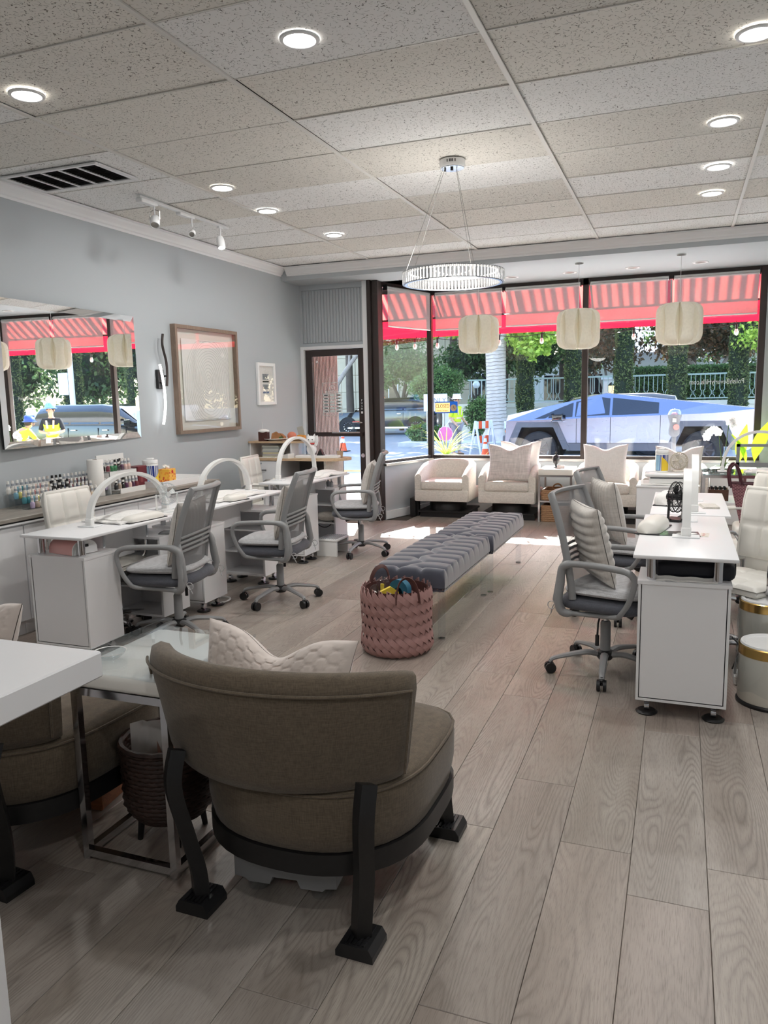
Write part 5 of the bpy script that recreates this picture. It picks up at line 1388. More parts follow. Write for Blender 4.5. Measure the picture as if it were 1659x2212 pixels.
for k, (lab, dx, dy, rz, hh, col) in enumerate((('white curled magazine standing in the dark basket', -.03, -.02, 38, .30, srgb(228, 224, 220)), ('pale magazine behind the curled one in the dark basket', .02, .03, 34, .27, srgb(205, 200, 200)))):
    t = thing('magazine', lab, 'magazine', (-1.625+dx, 2.085+dy, .102), rz, 'magazines in the dark basket')
    Mg = mat('magazine_cover', col, .3)
    P = [[(-.085+.17*i/12, .022*math.sin(i/12*PI*1.1)+.03*(j/8)**3*(1 if i < 4 else .3), hh*j/8) for j in range(9)] for i in range(13)]
    b = MB().grid(P); b.grid([[(p[0], p[1]+.006, p[2]) for p in r][::-1] for r in P]); b.build('cover', Mg, t, smooth=60)
    MB().grid([[(p[0]*.35+.03, p[1]-.001, .10+p[2]*.45) for p in r] for r in P]).build('cover_figure', mat('cover_figure', srgb(190, 150, 135), .4, var=.2), t, smooth=60)
# white counter at the left edge
t = thing('white_counter', 'thick white reception counter corner at the left frame edge', 'counter', (-1.24, 1.375, 0))
M['quartz'] = mat('white_quartz', srgb(236, 236, 238), .25)
MB().box(-1.6, -1.4, .868, 0, 0, .93, .004).build('counter_top', M['quartz'], t)
MB().box(-1.5, -1.35, 0, .04, -.375, .868).build('counter_base', M['white_lam'], t, smooth=0)
MB().box(-.42, .0005, .895, -.05, .002, .905).build('worn_edge_mark', mat('edge_wear', srgb(190, 188, 180), .6), t, smooth=0)
# ================================================================== cabinets along the grey wall
cabg = 'white base cabinets along the grey wall'
CX0, CX1, CT = -4.395, -3.95, .775
edges = [2.20, 2.98, 3.76, 4.52, 5.28, 6.02]
names = ['white base cabinet behind the white counter corner', 'white base cabinet left of the nearest tufted swivel chair', 'white base cabinet behind the nearest tufted swivel chair and the polish rows', 'white base cabinet below the paper towel roll', 'white base cabinet at the window end of the grey-wall run, below the white tray']
for k in range(5):
    y0, y1 = edges[k]+.002, edges[k+1]-.002
    t = thing('base_cabinet', names[k], 'cabinet', ((CX0+CX1)/2, (y0+y1)/2, 0), 0, cabg)
    hx, hy = (CX1-CX0)/2, (y1-y0)/2
    MB().box(-hx, -hy, .10, hx-.018, hy, CT-.035).build('cabinet_body', M['white_lam'], t, smooth=0)
    MB().box(-hx, -hy, 0, hx-.06, hy, .10).build('plinth', M['white_lam'], t, smooth=0)
    for s in (-1, 1):
        d = MB().box(hx-.017, (-hy+.003) if s < 0 else .0025, .105, hx, -.0025 if s < 0 else hy-.003, CT-.05, .002).build('door', M['white_lam'], t, smooth=0)
        MB().box(hx, s*.012-.004, CT-.20, hx+.004, s*.012+.004, CT-.12).build('finger_pull', M['steel'], d, smooth=0)
t = thing('worktop', 'grey wood worktop running along the wall over the white cabinets', 'worktop', ((CX0+CX1)/2, 4.11, CT), 0)
hx = (CX1-CX0)/2
MB().box(-hx, -1.91, -.034, hx+.015, 1.915, -.022).build('white_underlay', M['white_lam'], t, smooth=0)
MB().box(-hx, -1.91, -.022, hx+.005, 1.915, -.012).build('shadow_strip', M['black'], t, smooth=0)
MB().box(-hx, -1.91, -.012, hx+.02, 1.92, .014, .003).build('top_board', M['greywood'], t)
ZC = CT+.014
# nail polish bottles
pols = {}
ORD = ['first','second','third','fourth','fifth','sixth','seventh','eighth','ninth','tenth','eleventh','twelfth','thirteenth','fourteenth','fifteenth','sixteenth','seventeenth','eighteenth','nineteenth','twentieth','one before the last','last']
def polish(label, x, y, z, col, cap, rz, big=1.0):
    key = (col, cap)
    if key not in pols:
        t = thing('nail_polish', label, 'nail polish', (x, y, z), rz, 'nail polish bottles on the worktop steps')
        cm = M.setdefault('pol%s' % (col,), mat('polish_colour', srgb(*col), .15, coat=.6)); km = M.setdefault('cap%s' % (cap,), mat('bottle_cap', srgb(*cap), .4))
        MB().lathe([(.001, 0), (.015, 0), (.0168, .004), (.0168, .034), (.012, .042), (.007, .046), (.001, .046)], 12).build('bottle_body', cm, t)
        MB().lathe([(.001, .045), (.0105, .045), (.0095, .074), (.0085, .090), (.001, .091)], 10).build('cap', km, t)
        MB().lathe([(.0106, .054), (.0101, .070)], 10, cap=False).build('cap_label', M['paper'] if sum(cap) < 300 else M['print_grey'], t)
        index_kids(t); pols[key] = t
        return t
    return dup(pols[key], label, (x, y, z), rz)
shades = [('white', (230,228,222)), ('pale blue', (120,170,190)), ('teal', (70,140,150)), ('lemon', (225,215,130)), ('ivory', (225,215,190)), ('dusty rose', (190,130,130)), ('blush', (220,185,175)), ('wine', (110,40,50)), ('plum', (80,40,70)), ('black', (28,26,30)), ('navy', (40,45,80)), ('olive', (120,115,70)), ('taupe', (160,145,130)), ('sage', (165,180,150)), ('lilac', (180,165,195)), ('coral', (220,120,100))]
rowl = ['wall-side', 'second', 'third', 'front']
xs_ = [-4.33, -4.275, -4.215, -4.155]
pr = random.Random(21)
order = [0,0,1,2,1,0,6,5,0,4,9,9,9,9,7,12,7,7,8,13,13,7]
for r_ in range(4):
    zst = ZC+(.10, .068, .036, .0045)[r_]
    n = 22 if r_ in (0, 1) else (21 if r_ == 2 else 11)
    for k in range(n):
        y = 4.02+.0405*k+.01*r_
        if r_ == 3 and k > 6: y += .22
        if r_ == 0: ci = order[k % 22]
        elif r_ == 1: ci = [1,3,4,4,5,6,0,6,9,9,9,10,9,7,10,11,12,8,7,11,9,8][k]
        elif r_ == 2: ci = [2,2,1,3,4,0,6,9,9,9,9,4,13,4,0,4,12,0,6,0,14][k]
        else: ci = [14,12,0,7,6,8,14,9,15,4,12][k]
        nm, col = shades[ci]
        cap = (24,24,26) if (ci in (9,) and pr.random() < .9) else ((236,234,230) if pr.random() < .9 else (200,195,190))
        polish('%s nail polish bottle, %s from the camera in the %s row' % (nm, ORD[k], rowl[r_]), xs_[r_], y, zst, col, cap, pr.uniform(-20, 20))
t = thing('polish_riser', 'clear acrylic stepped riser under the nail polish rows', 'display stand', (-4.25, 4.46, ZC))
for k, (x0, x1, h) in enumerate(((-.105, -.05, .10), (-.05, .005, .068), (.005, .065, .036), (.065, .12, .0045))):
    MB().box(x0, -.47, h-.004, x1, .49, h).box(x1-.003, -.47, 0, x1, .49, h-.004).build('step', M['acrylic'], t, smooth=0)
# paper towel roll, rack with bottles, maroon box, wipes tub, tissue box, tray
t = thing('paper_towel_roll', 'tall white paper towel roll standing on the worktop', 'paper roll', (-4.22, 4.76, ZC))
MB().lathe([(.018, 0), (.058, 0), (.060, .003), (.060, .277), (.058, .28), (.018, .28)], 26, cap=False).build('paper_sheet_roll', M['paper'], t); MB().lathe([(.016, 0), (.018, 0), (.018, .281), (.016, .281)], 14, cap=False).build('cardboard_core', M['frame_wood'], t)
t = thing('polish_rack', 'white two-tier slanted rack of nail polish behind the nearest arch lamp', 'display stand', (-4.20, 5.02, ZC), 0)
# backboard along Y, two shelves stepping toward the room
MB().box(-.11, -.15, 0, -.10, .17, .30).box(-.10, -.15, 0, .02, -.144, .17).box(-.10, .164, 0, .02, .17, .17).build('rack_frame', M['white_plastic'], t, smooth=0)
MB().box(-.10, -.15, .165, .02, .17, .172).box(.014, -.15, .135, .022, .17, .172).build('upper_shelf', M['white_plastic'], t, smooth=0); MB().box(.0, -.13, .025, .10, .17, .032).box(.094, -.13, 0, .102, .17, .04).build('lower_shelf', M['white_plastic'], t, smooth=0)
MB().box(.018, -.15, .172, .020, .17, .20).build('clear_lip', M['acrylic'], t, smooth=0)
for r_, (dx, z) in enumerate(((-.07, .172), (-.018, .172), (.05, .032))):
    n = 7
    for k in range(n):
        ci = [[9,0,4,0,6,9,0],[7,2,2,9,8,6,6],[9,12,9,8,6,8,7]][r_][k]; nm, col = shades[ci]
        if (r_, ci) == (1, 2): col = (30,120,70); nm = 'green'
        cap = (24,24,26) if (r_, k) in ((0,5),(1,2),(1,3),(2,0),(2,2)) else (236,234,230)
        polish('%s nail polish, %s along the %s of the white rack' % (nm, ORD[k], ['back row of the top shelf', 'front row of the top shelf', 'lower shelf'][r_]), -4.20+dx, 5.02-.12+.041*k, ZC+z+.0005, col, cap, pr.uniform(-20, 20))
t = thing('maroon_box', 'upright maroon box beside the white polish rack', 'box', (-4.24, 5.30, ZC), 0)
MB().box(-.05, -.075, 0, .05, .06, .185, .003).build('box_body', mat('maroon_card', srgb(110, 35, 45), .45), t); MB().box(.05, -.05, .05, .0508, -.02, .13).build('face_stripe', mat('maroon_stripe', srgb(135, 60, 65), .5), t, smooth=0)
t = thing('serving_tray', 'white rimmed tray at the window end of the worktop', 'tray', (-4.175, 5.62, ZC))
MB().box(-.17, -.32, 0, .17, .32, .008).build('tray_base', M['white_gloss'], t, smooth=0)
MB().box(-.17, -.32, .008, -.16, .32, .05).box(.16, -.32, .008, .17, .32, .05).box(-.16, -.32, .008, .16, -.31, .05).box(-.16, .31, .008, .16, .32, .05).build('tray_rim', M['white_gloss'], t, smooth=0)
M['lab_blue'] = mat('label_blue', srgb(35, 55, 135), .35); M['lab_yellow'] = mat('label_yellow', srgb(240, 205, 60), .35); M['lab_sky'] = mat('label_sky', srgb(160, 200, 225), .4)
def wipes_tub(label, loc, rz, r=.062, h=.20, flip=False):
    t = thing('wipes_tub', label, 'tub', loc, rz, 'tubs of wipes')
    MB().lathe([(.001,0),(r*.97,0),(r,.006),(r,h*.78),(r*.96,h*.80),(.001,h*.80)], 28).build('tub_body', M['white_plastic'], t)
    MB().lathe([(.001,h*.80),(r*1.02,h*.80),(r*1.02,h*.90),(r*.97,h*.925),(.001,h*.93)], 28).box(-r*.4,-r*.4,h*.93,r*.5,r*.4,h*1.0,.008,2).build('lid', M['white_gloss'], t)
    R = r*1.004
    def patch(a0, a1, f0, f1, nm, m, rr):
        P = []
        for i in range(13):
            u = i/12; a = math.radians(a0+(a1-a0)*u); P.append([(rr*math.cos(a), rr*math.sin(a), h*.06+h*.66*z) for z in (f0(u), f1(u))])
        MB().grid(P).build(nm, m, t)
    patch(-130, 60, lambda u: 0, lambda u: 1, 'blue_label', M['lab_blue'], R)
    patch(-70, 50, lambda u: 0, lambda u: .15+.75*u if not flip else .9-.75*u, 'yellow_swoosh', M['lab_yellow'], R*1.004)
    patch(-130, -85, lambda u: .03, lambda u: .97, 'text_panel', M['lab_sky'], R*1.004)
    return t
wipes_tub('blue and yellow labelled wipes tub in the white tray on the worktop', (-4.20, 5.40, ZC+.0085), 20, .064, .235)
t = thing('tissue_box', 'orange patterned tissue box in the white tray', 'tissue box', (-4.17, 5.58, ZC+.0085), 8)
def _tis():
    q = NT('orange_print'); n = q.N('ShaderNodeTexVoronoi', Scale=45.0); q.L(q.coords(), n.inputs['Vector'])
    q.L(q.ramp(n.outputs['Distance'], [(.2, srgb(190,60,60)), (.35, srgb(235,150,60)), (.6, srgb(240,190,80))]), q.b.inputs['Base Color']); return q.m
MB().box(-.055, -.058, 0, .055, .058, .125, .003).build('box_body', _tis(), t)
P = [[(.025*(i/8-.5)*2*(1+.3*j/6)+.008*math.sin(j+i), .012*math.sin(i*1.1)*(1+j/4), .122+.006*j+.004*math.sin(i*1.7)) for j in range(7)] for i in range(9)]
MB().grid(P).build('tissue', M['paper'], t, smooth=70)
MB().box(.0552, -.014, .088, .0558, .010, .112).build('red_mark', M['red_paint'], t, smooth=0)

# ================================================================== reception counter by the door
RX, RY = -4.395, 7.22
t = thing('reception_counter', 'oak topped white reception counter by the entrance door', 'counter', (RX, RY, 0))
poly = [(0, 0), (1.02, 0)]+[(1.02+.16*math.sin(PI*k/10), .18-.18*math.cos(PI*k/10)) for k in range(1, 10)]+[(1.02, .36), (.60, .56), (0, .56)]
MB().prism(poly, 'z', .855, .88).build('counter_top', M['oak'], t, smooth=0)
db = MB().box(.005, .02, .04, .42, .54, .855).build('drawer_unit', M['white_lam'], t, smooth=0)
dr = MB().box(.012, .005, .62, .415, .02, .848, .002).build('drawer', M['white_lam'], t, smooth=0)
MB().bar((.14, -.012, .755), (.27, -.012, .755), .008).bar((.14, -.012, .755), (.14, .005, .755), .008).bar((.27, -.012, .755), (.27, .005, .755), .008).build('handle', M['black_plastic'], dr, smooth=0)
MB().cyl((.215, .001, .825), (.215, .006, .825), .010).build('keyhole', M['chrome'], dr)
MB().box(.012, .018, .10, .415, .022, .60).build('open_recess', mat('recess_grey', srgb(120,120,118), .8), t, smooth=0)
MB().box(.42, .50, .04, .95, .53, .855).build('back_panel', mat('panel_dark', srgb(105, 102, 100), .7), t, smooth=0)
MB().box(.93, .06, .04, .955, .50, .855).build('side_panel', M['cream_lin'], t, smooth=0)
us = MB().box(.0, .12, 1.035, .66, .40, 1.055).build('upper_shelf', M['oak'], t, smooth=0)
MB().box(.50, .14, .88, .515, .38, 1.035).box(0, .14, .88, .015, .38, 1.035).box(.015, .36, .88, .50, .375, 1.035).build('shelf_support', M['white_lam'], t, smooth=0)
MB().box(.60, .14, .88, .612, .38, 1.035).build('clear_side', M['acrylic'], t, smooth=0)
def plate(label, x, y, z, r, m):
    t = thing('plate', label, 'plate', (x, y, z), 0, 'plates on the reception shelf')
    MB().lathe([(.001, 0), (r*.55, 0), (r*.6, .006), (r, .022), (r*.99, .026), (r*.58, .011), (.001, .009)], 30, cap=False).build('dish', m, t); return t
plate('white bowl-like plate with cake pieces on the reception shelf', -4.13, 7.47, 1.055, .135, M['white_gloss'])
plate('cream plate with round pastries on the reception shelf', -3.87, 7.46, 1.055, .115, mat('cream_glaze', srgb(228, 215, 190), .3))
M['cake'] = mat('ginger_cake', srgb(165, 115, 75), .8, var=.2); M['choc'] = mat('dark_cake', srgb(75, 38, 30), .7, var=.2); M['peach'] = mat('peach_skin', srgb(210, 125, 100), .6, var=.12); M['cheddar'] = mat('orange_cheese', srgb(225, 150, 60), .6)
t = thing('cake_house', 'small dark cake box with white icing roof beside the plate on the reception shelf', 'cake', (-4.23, 7.40, 1.055), 10)
MB().box(-.05, -.045, 0, .05, .045, .10, .003).build('cake_body', M['choc'], t)
b = MB().ball((0, 0, .105), (.062, .055, .025), 16, 8); b.build('icing', M['paper'], t); MB().cyl((-.01, 0, .12), (-.012, 0, .205), .0025, seg=6).build('pick', M['white_plastic'], t)
for k, (lab, x, y, r) in enumerate((('tall brown bread slice on the white plate', -4.10, 7.44, 20), ('brown bread wedge at the back of the white plate', -4.06, 7.48, -15))):
    t = thing('bread_slice', lab, 'bread', (x, y, 1.065), r); MB().prism([(-.06, 0), (.06, 0), (.05, .05-.015*k), (0, .09-.025*k), (-.045, .07)], 'y', -.018, .018).build('crumb', M['cake'], t)
t = thing('lettuce_leaf', 'small green leaf garnish on the white plate', 'garnish', (-4.035, 7.42, 1.074), 0)
b = MB().ball((0, 0, .012), (.022, .018, .016), 10, 7); b.v = [(x+.003*math.sin(300*y), y, z+.003*math.sin(260*x)) for x, y, z in b.v]; b.build('leaf', M['green'], t)
for k, (lab, x, y, r, m) in enumerate((('round pink pastry on the cream plate', -3.905, 7.43, .050, 'peach'), ('small dark pastry on the cream plate', -3.855, 7.50, .028, 'choc'), ('orange cheese wedge on the cream plate', -3.80, 7.44, .036, 'cheddar'))):
    t = thing('pastry', lab, 'pastry', (x, y, 1.063), 0)
    if m == 'cheddar': MB().prism([(-.045, 0), (.045, 0), (.045, .05), (-.03, .055)], 'y', -.03, .03).build('wedge', M[m], t)
    else: MB().ball((0, 0, r*.9), (r, r, r*.9), 16, 10).build('bun', M[m], t)
pc = [srgb(200,205,190), srgb(190,190,195), srgb(210,205,170), srgb(175,180,185), srgb(205,210,205), srgb(160,165,160), srgb(190,195,185)]
for k in range(7):
    t = thing('brochure_stack', '%s brochure, %s from the bottom of the stack under the reception shelf' % (['pale green','grey','cream','blue grey','silvery','dull green','light grey'][k], ORD[k]), 'brochure', (-4.15+.004*(k % 3), 7.45, .88+.018*k), random.Random(k).uniform(-3, 3), 'brochures under the reception shelf')
    t.name = 'brochure'; MB().box(-.10, -.07, 0, .10, .07, .0172).build('page_block', mat('page_block', pc[k], .8), t, smooth=0)
t = thing('card_terminal', 'white card payment terminal on the reception counter', 'card reader', (-3.93, 7.31, .88), -20)
MB().prism([(-.09, 0), (.09, 0), (.09, .05), (-.085, .018)], 'y', -.045, .045).build('terminal_body', M['white_plastic'], t)
MB().add([(-.07,-.036,.0232),(.035,-.036,.0430),(.035,.036,.0430),(-.07,.036,.0232)], [(0,1,2,3)]).build('screen', M['black'], t, smooth=0)
t = thing('cable', 'white charging cable curled on the reception counter', 'cable', (-4.10, 7.29, .884)); MB().tube(spline([(-.2, .03, 0), (-.1, -.02, .0), (0, .02, 0), (.06, -.02, 0), (.09, .03, 0), (.04, .04, .0), (.10, .02, .002)], 8), .0035, 6).build('cord', M['white_plastic'], t)
t = thing('keyboard_tray', 'flat white box lid on the reception counter', 'tray', (-3.56, 7.36, .88), 4); MB().box(-.24, -.07, 0, .24, .10, .028, .004).build('lid_body', M['white_gloss'], t)
t = thing('cat_figurine', 'white cat figurine with red collar on the reception counter', 'figurine', (-3.66, 7.40, .908), 15)
b = MB().ball((0, 0, .062), (.055, .048, .066), 16, 12).build('figure_body', M['white_gloss'], t)
MB().ball((0, -.006, .158), (.055, .048, .046), 16, 12).prism([(-.045, .185), (-.018, .198), (-.034, .222)], 'y', -.012, .012).prism([(.018, .198), (.045, .185), (.040, .225)], 'y', -.012, .012).build('figure_head', M['white_gloss'], t)
MB().tube([(.055*math.cos(2*PI*k/20)*.8, .048*math.sin(2*PI*k/20)*.85, .120) for k in range(20)], .007, 6, closed=True).build('collar', M['red_paint'], t)
MB().ball((.0, -.046, .07), (.010, .008, .010)).build('bell', M['gold'], t); MB().tube(spline([(.045, -.02, .10), (.065, -.03, .15), (.062, -.03, .205)], 5), [.016]*10+[.018], 8).build('raised_paw', M['white_gloss'], t)
g = MB()
for s in (-1, 1): g.ball((s*.020, -.050, .163), (.006, .005, .007), 8, 6)
g.build('eyes', M['ink'], t)
t = thing('tablet_stand', 'small grey screen on a stalk behind the reception counter', 'screen', (-3.80, 7.56, .88), 10)
MB().box(-.05, -.05, 0, .05, .05, .01).cyl((0, 0, .01), (0, 0, .20), .007).build('stand', M['black_plastic'], t); MB().box(-.035, -.006, .19, .035, .006, .33, .003).xf(Matrix.Rotation(math.radians(-12), 4, 'Y')).build('screen_panel', mat('screen_grey', srgb(170, 172, 165), .3), t)
t = thing('iced_drink', 'clear plastic cup of iced coffee on the reception counter', 'cup', (-3.34, 7.42, .88))
MB().lathe([(.001,0),(.030,0),(.040,.095),(.042,.095),(.042,.099),(.001,.104)], 18).build('cup_body', M['acrylic'], t); MB().lathe([(.001,.003),(.028,.003),(.036,.07),(.001,.07)], 16).build('drink', mat('milky_coffee', srgb(190,160,130), .3), t); MB().cyl((.005,0,.07),(.03,.0,.16),.004,seg=8).build('straw', M['black_plastic'], t)
t = thing('black_pyramid_stand', 'small black wedge stand on the reception counter', 'stand', (-3.52, 7.33, .908)); MB().prism([(-.04, 0), (.04, 0), (.0, .07)], 'y', -.02, .02).build('wedge', M['black_plastic'], t)
wipes_tub('blue labelled wipes tub on the floor unit below the reception counter', (-3.72, 7.40, .50), 0, .052, .25)
t = thing('low_shelf', 'dark low shelf unit standing inside the reception counter kneehole', 'shelf', (-3.72, 7.42, 0)); MB().box(-.20, -.12, .48, .20, .12, .50).box(-.20, -.12, 0, -.185, .12, .48).box(.185, -.12, 0, .20, .12, .48).build('shelf_frame', M['darkgrey_fab'], t, smooth=0)

# ================================================================== right rear: white cabinet, glass table
t = thing('white_cabinet', 'white square cabinet behind the right-hand desks, before the farthest armchair', 'cabinet', (-.085, 6.86, 0))
MB().box(-.235, -.20, .03, .235, .20, .715, .002).build('cabinet_body', M['white_lam'], t, smooth=0); MB().box(-.24, -.205, .715, .24, .205, .735, .004).build('cabinet_top', M['white_gloss'], t)
t = thing('white_towel_sheet', 'thin white cloth under the dryer on the white cabinet', 'towel', (-.08, 6.84, .735), 3); soft_sheet('cloth', .43, .34, lambda u, v: .002+.003*max(0, math.sin(4*u)*v), M['towel'], t, .006, 14, 10)
t = thing('nail_dryer', 'flat white nail dryer on the white cabinet behind the right desks', 'nail lamp', (-.08, 6.82, .745), 2)
MB().box(-.15, -.09, .0, .15, .09, .055, .006).build('dryer_base', M['white_plastic'], t); MB().box(-.185, -.11, .055, .185, .12, .085, .014, 3).build('dryer_hood', M['white_gloss'], t); MB().box(-.14, -.092, .042, .14, -.089, .05).build('slot', M['darkgrey_fab'], t, smooth=0)
wipes_tub('wipes tub with yellow and blue label on the dryer of the white cabinet', (-.135, 6.86, .831), -20, .052, .20, True)
cage_fan('round beige desk fan on the white cabinet behind the right desks', .0, 6.88, .831, 20, .07, M['cream_lin'], mat('beige_wire', srgb(200, 192, 175), .4), 0, .02)
t = thing('glass_table', 'chrome framed glass table at the right rear by the window', 'table', (.80, 7.65, 0))
w, d = .60, .27
MB().box(-w, -d, .755, w, d, .765, .002).build('glass_top', glass('sea_glass', (.82,.93,.95,1), .95, .18), t, smooth=0)
g = MB().box(-w, -d, .73, w, -d+.025, .755).box(-w, d-.025, .73, w, d, .755).box(-w, -d+.025, .73, -w+.025, d-.025, .755).box(w-.025, -d+.025, .73, w, d-.025, .755).build('frame', M['chrome'], t, smooth=0)
for sx in (-1, 1):
    for sy in (-1, 1): MB().box(sx*(w-.0125)-.0125, sy*(d-.0125)-.0125, 0, sx*(w-.0125)+.0125, sy*(d-.0125)+.0125, .73).build('leg', M['chrome'], t, smooth=0)
MB().box(-.27, -d, .0, -.245, -d+.025, .73).build('leg', M['chrome'], t, smooth=0)
MB().box(-w+.03, -d+.01, .50, w-.03, d-.01, .512).build('lower_shelf', M['white_lam'], t, smooth=0)
arch_lamp('grey arch lamp on the glass table at the right rear', .67, 7.62, .766, .60, .36, 0)
t = thing('bottle_crate', 'brown wooden crate of small bottles on the glass table shelf', 'crate', (.34, 7.60, .513), 0)
M['brown_box'] = wood('brown_crate_wood', [srgb(70,44,32), srgb(98,64,46)], (10, 40, 40), rand=0)
MB().box(-.085, -.10, 0, .085, -.09, .10).box(-.085, .09, 0, .085, .10, .10).box(-.085, -.09, 0, -.075, .09, .10).box(.075, -.09, 0, .085, .09, .10).box(-.075, -.09, 0, .075, .09, .008).build('crate_body', M['brown_box'], t, smooth=0)
for i in range(4):
    for j in range(2):
        q = thing('small_bottle', 'dark capped bottle, %s from the left in the %s row of the brown crate' % (ORD[i], ['front', 'back'][j]), 'bottle', (.34-.055+.036*i, 7.55+.07*j, .522), 0, 'bottles in the brown crate')
        MB().lathe([(.001,0),(.014,0),(.014,.075),(.008,.085),(.001,.085)], 10).build('bottle_body', M['paper'] if (i+j) % 2 else M['steel'], q); MB().cyl((0,0,.085),(0,0,.112),.010,seg=10).build('cap', M['black_plastic'], q)
t = thing('desk_screen', 'grey framed clear desk screen on the glass table', 'screen', (.79, 7.78, .766), 0)
MB().box(-.30, -.008, .03, -.27, .008, .24).box(.27, -.008, .03, .30, .008, .24).box(-.30, -.008, .215, .30, .008, .24).box(-.30, -.008, .03, .30, .008, .07).box(-.30, -.05, 0, -.27, .05, .03).box(.27, -.05, 0, .30, .05, .03).build('screen_frame', M['grey_plastic'], t, smooth=0); MB().box(-.27, -.003, .07, .27, .003, .215).build('clear_panel', M['acrylic'], t, smooth=0)
towel('pale blue-white folded towel on the glass table before the desk screen', .80, 7.55, .766, 2, .50, .20, .025, 12)
# burgundy tote on a padded bench seat, waste bins
t = thing('white_pouf', 'small white padded stool under the burgundy tote bag', 'stool', (.70, 6.30, 0)); MB().box(-.30, -.17, .06, .30, .17, .50, .03, 3).build('padding', M['white_leather'], t); 
for sx in (-1, 1):
    for sy in (-1, 1): MB().cyl((sx*.25, sy*.12, 0), (sx*.25, sy*.12, .065), .015, seg=10).build('leg', M['chrome'], t)
def _tote():
    q = NT('burgundy_print'); q.b.inputs['Roughness'].default_value = .5
    w_ = q.N('ShaderNodeTexBrick', Scale=24.0); w_.inputs['Color1'].default_value = srgb(82,36,48); w_.inputs['Color2'].default_value = srgb(92,42,54); w_.inputs['Mortar'].default_value = srgb(165,120,125); w_.inputs['Mortar Size'].default_value = .05; w_.offset = .5
    q.L(q.coords((1, 1, 1), (PI/2, 0, 0)), w_.inputs['Vector']); q.L(w_.outputs[0], q.b.inputs['Base Color']); return q.m
t = thing('tote_bag', 'burgundy patterned tote bag with a looped handle behind the right chairs', 'bag', (.71, 6.30, .50), 4)
M['burg'] = mat('burgundy_leather', srgb(72, 28, 40), .45)
P = []
for i in range(25):
    u = -1+2*i/24; row = []
    for j in range(9):
        v = j/8; row.append((u*(.27+.07*v), -.09*(1-abs(u)**6)**.5*(1-.45*v)-.0, .005+.32*v+(.03*u*u if j == 8 else 0)-.05*v*max(0, .3-u)*.6))
    P.append(row)
b = MB().grid(P); b.grid([[(p[0], -p[1], p[2]) for p in r][::-1] for r in P]); b.f.append(tuple(k*9 for k in range(25))); b.build('bag_body', _tote(), t, smooth=70)
MB().tube([(p[8][0], p[8][1], p[8][2]) for p in P], .007, 6).tube([(p[8][0], -p[8][1], p[8][2]) for p in P], .007, 6).build('top_trim', M['burg'], t)
for s in (-1, 1): MB().tube(spline([(-.27, s*.05, .30), (-.29, s*.05, .40), (-.325, s*.05, .455), (-.36, s*.05, .40), (-.345, s*.05, .28)], 6), .008, 6).build('handle', M['burg'], t)
def bin_(label, x, y, h=.30, r=.145):
    t = thing('waste_bin', label, 'waste bin', (x, y, 0), 0, 'white waste bins with brass bands')
    MB().lathe([(.001,0),(r+.004,0),(r+.006,.012),(r,.02),(.001,.02)], 36).build('base_ring', M['black_plastic'], t)
    MB().lathe([(r-.002,.02),(r,.024),(r,h-.055),(r-.003,h-.055)], 36, cap=False).build('bin_body', mat('bin_enamel', srgb(232,228,216), .3), t)
    MB().lathe([(r-.002,h-.055),(r+.003,h-.055),(r+.003,h-.012),(r-.004,h-.008)], 36, cap=False).build('brass_band', M['gold'], t)
    MB().lathe([(r-.002,h-.012),(r-.008,h),(r-.022,h),(r-.03,h-.006),(.001,h-.003)], 36, cap=False).build('swing_lid', M['white_gloss'], t)
    pts = [[((r+.003+.006*abs(math.sin(a*7+j*2.2)))*math.cos(a), (r+.003+.006*abs(math.sin(a*7+j*2.2)))*math.sin(a), .07+(h-.13)*j/6+(.012*math.sin(a*5) if j == 0 else 0)) for j in range(7)] for a in [2*PI*k/60 for k in range(60)]]
    MB().grid(pts, cu=True).build('clear_liner', M['acrylic'], t, smooth=80)
    return t
bin_('white waste bin with brass band in front, right of the nearest right-hand desk', .447, 3.98, .30)
bin_('white waste bin with brass band farther back, under the tufted swivel chair', .455, 4.36, .42, .13)
t = thing('power_strip', 'white power box with grey cables beside the right-hand desk', 'power strip', (.335, 4.22, 0)); MB().box(-.035, -.06, 0, .03, .06, .05, .006).build('box', M['white_plastic'], t); MB().tube(spline([(-.03, -.02, .05), (-.02, -.03, .14), (.03, -.03, .16), (.045, -.03, .08), (.03, -.03, .02)], 6), .007, 6).build('cable', M['grey_plastic'], t); MB().tube(spline([(-.04, .02, .06), (-.01, .0, .18), (-.045, .05, .22)], 6), .004, 6).build('cable', M['black_plastic'], t)
t = thing('cable_coil', 'dark cables coiled on the floor below the nearest left desk', 'cable', (-3.42, 3.95, .006)); MB().tube(spline([(.10*math.cos(k*.9)*(1+.2*math.sin(k)), .13*math.sin(k*.9), .002+.003*(k % 3)) for k in range(22)], 4), .005, 6).build('cord', M['black_plastic'], t)
t = thing('cable_coil', 'white and black cables on the floor below the middle left desk', 'cable', (-3.22, 4.83, .006)); MB().tube(spline([(.08*math.cos(k*.9)*(1+.2*math.sin(k)), .10*math.sin(k*.9), .002+.003*(k % 3)) for k in range(18)], 4), .005, 6).build('cord', M['white_plastic'], t)
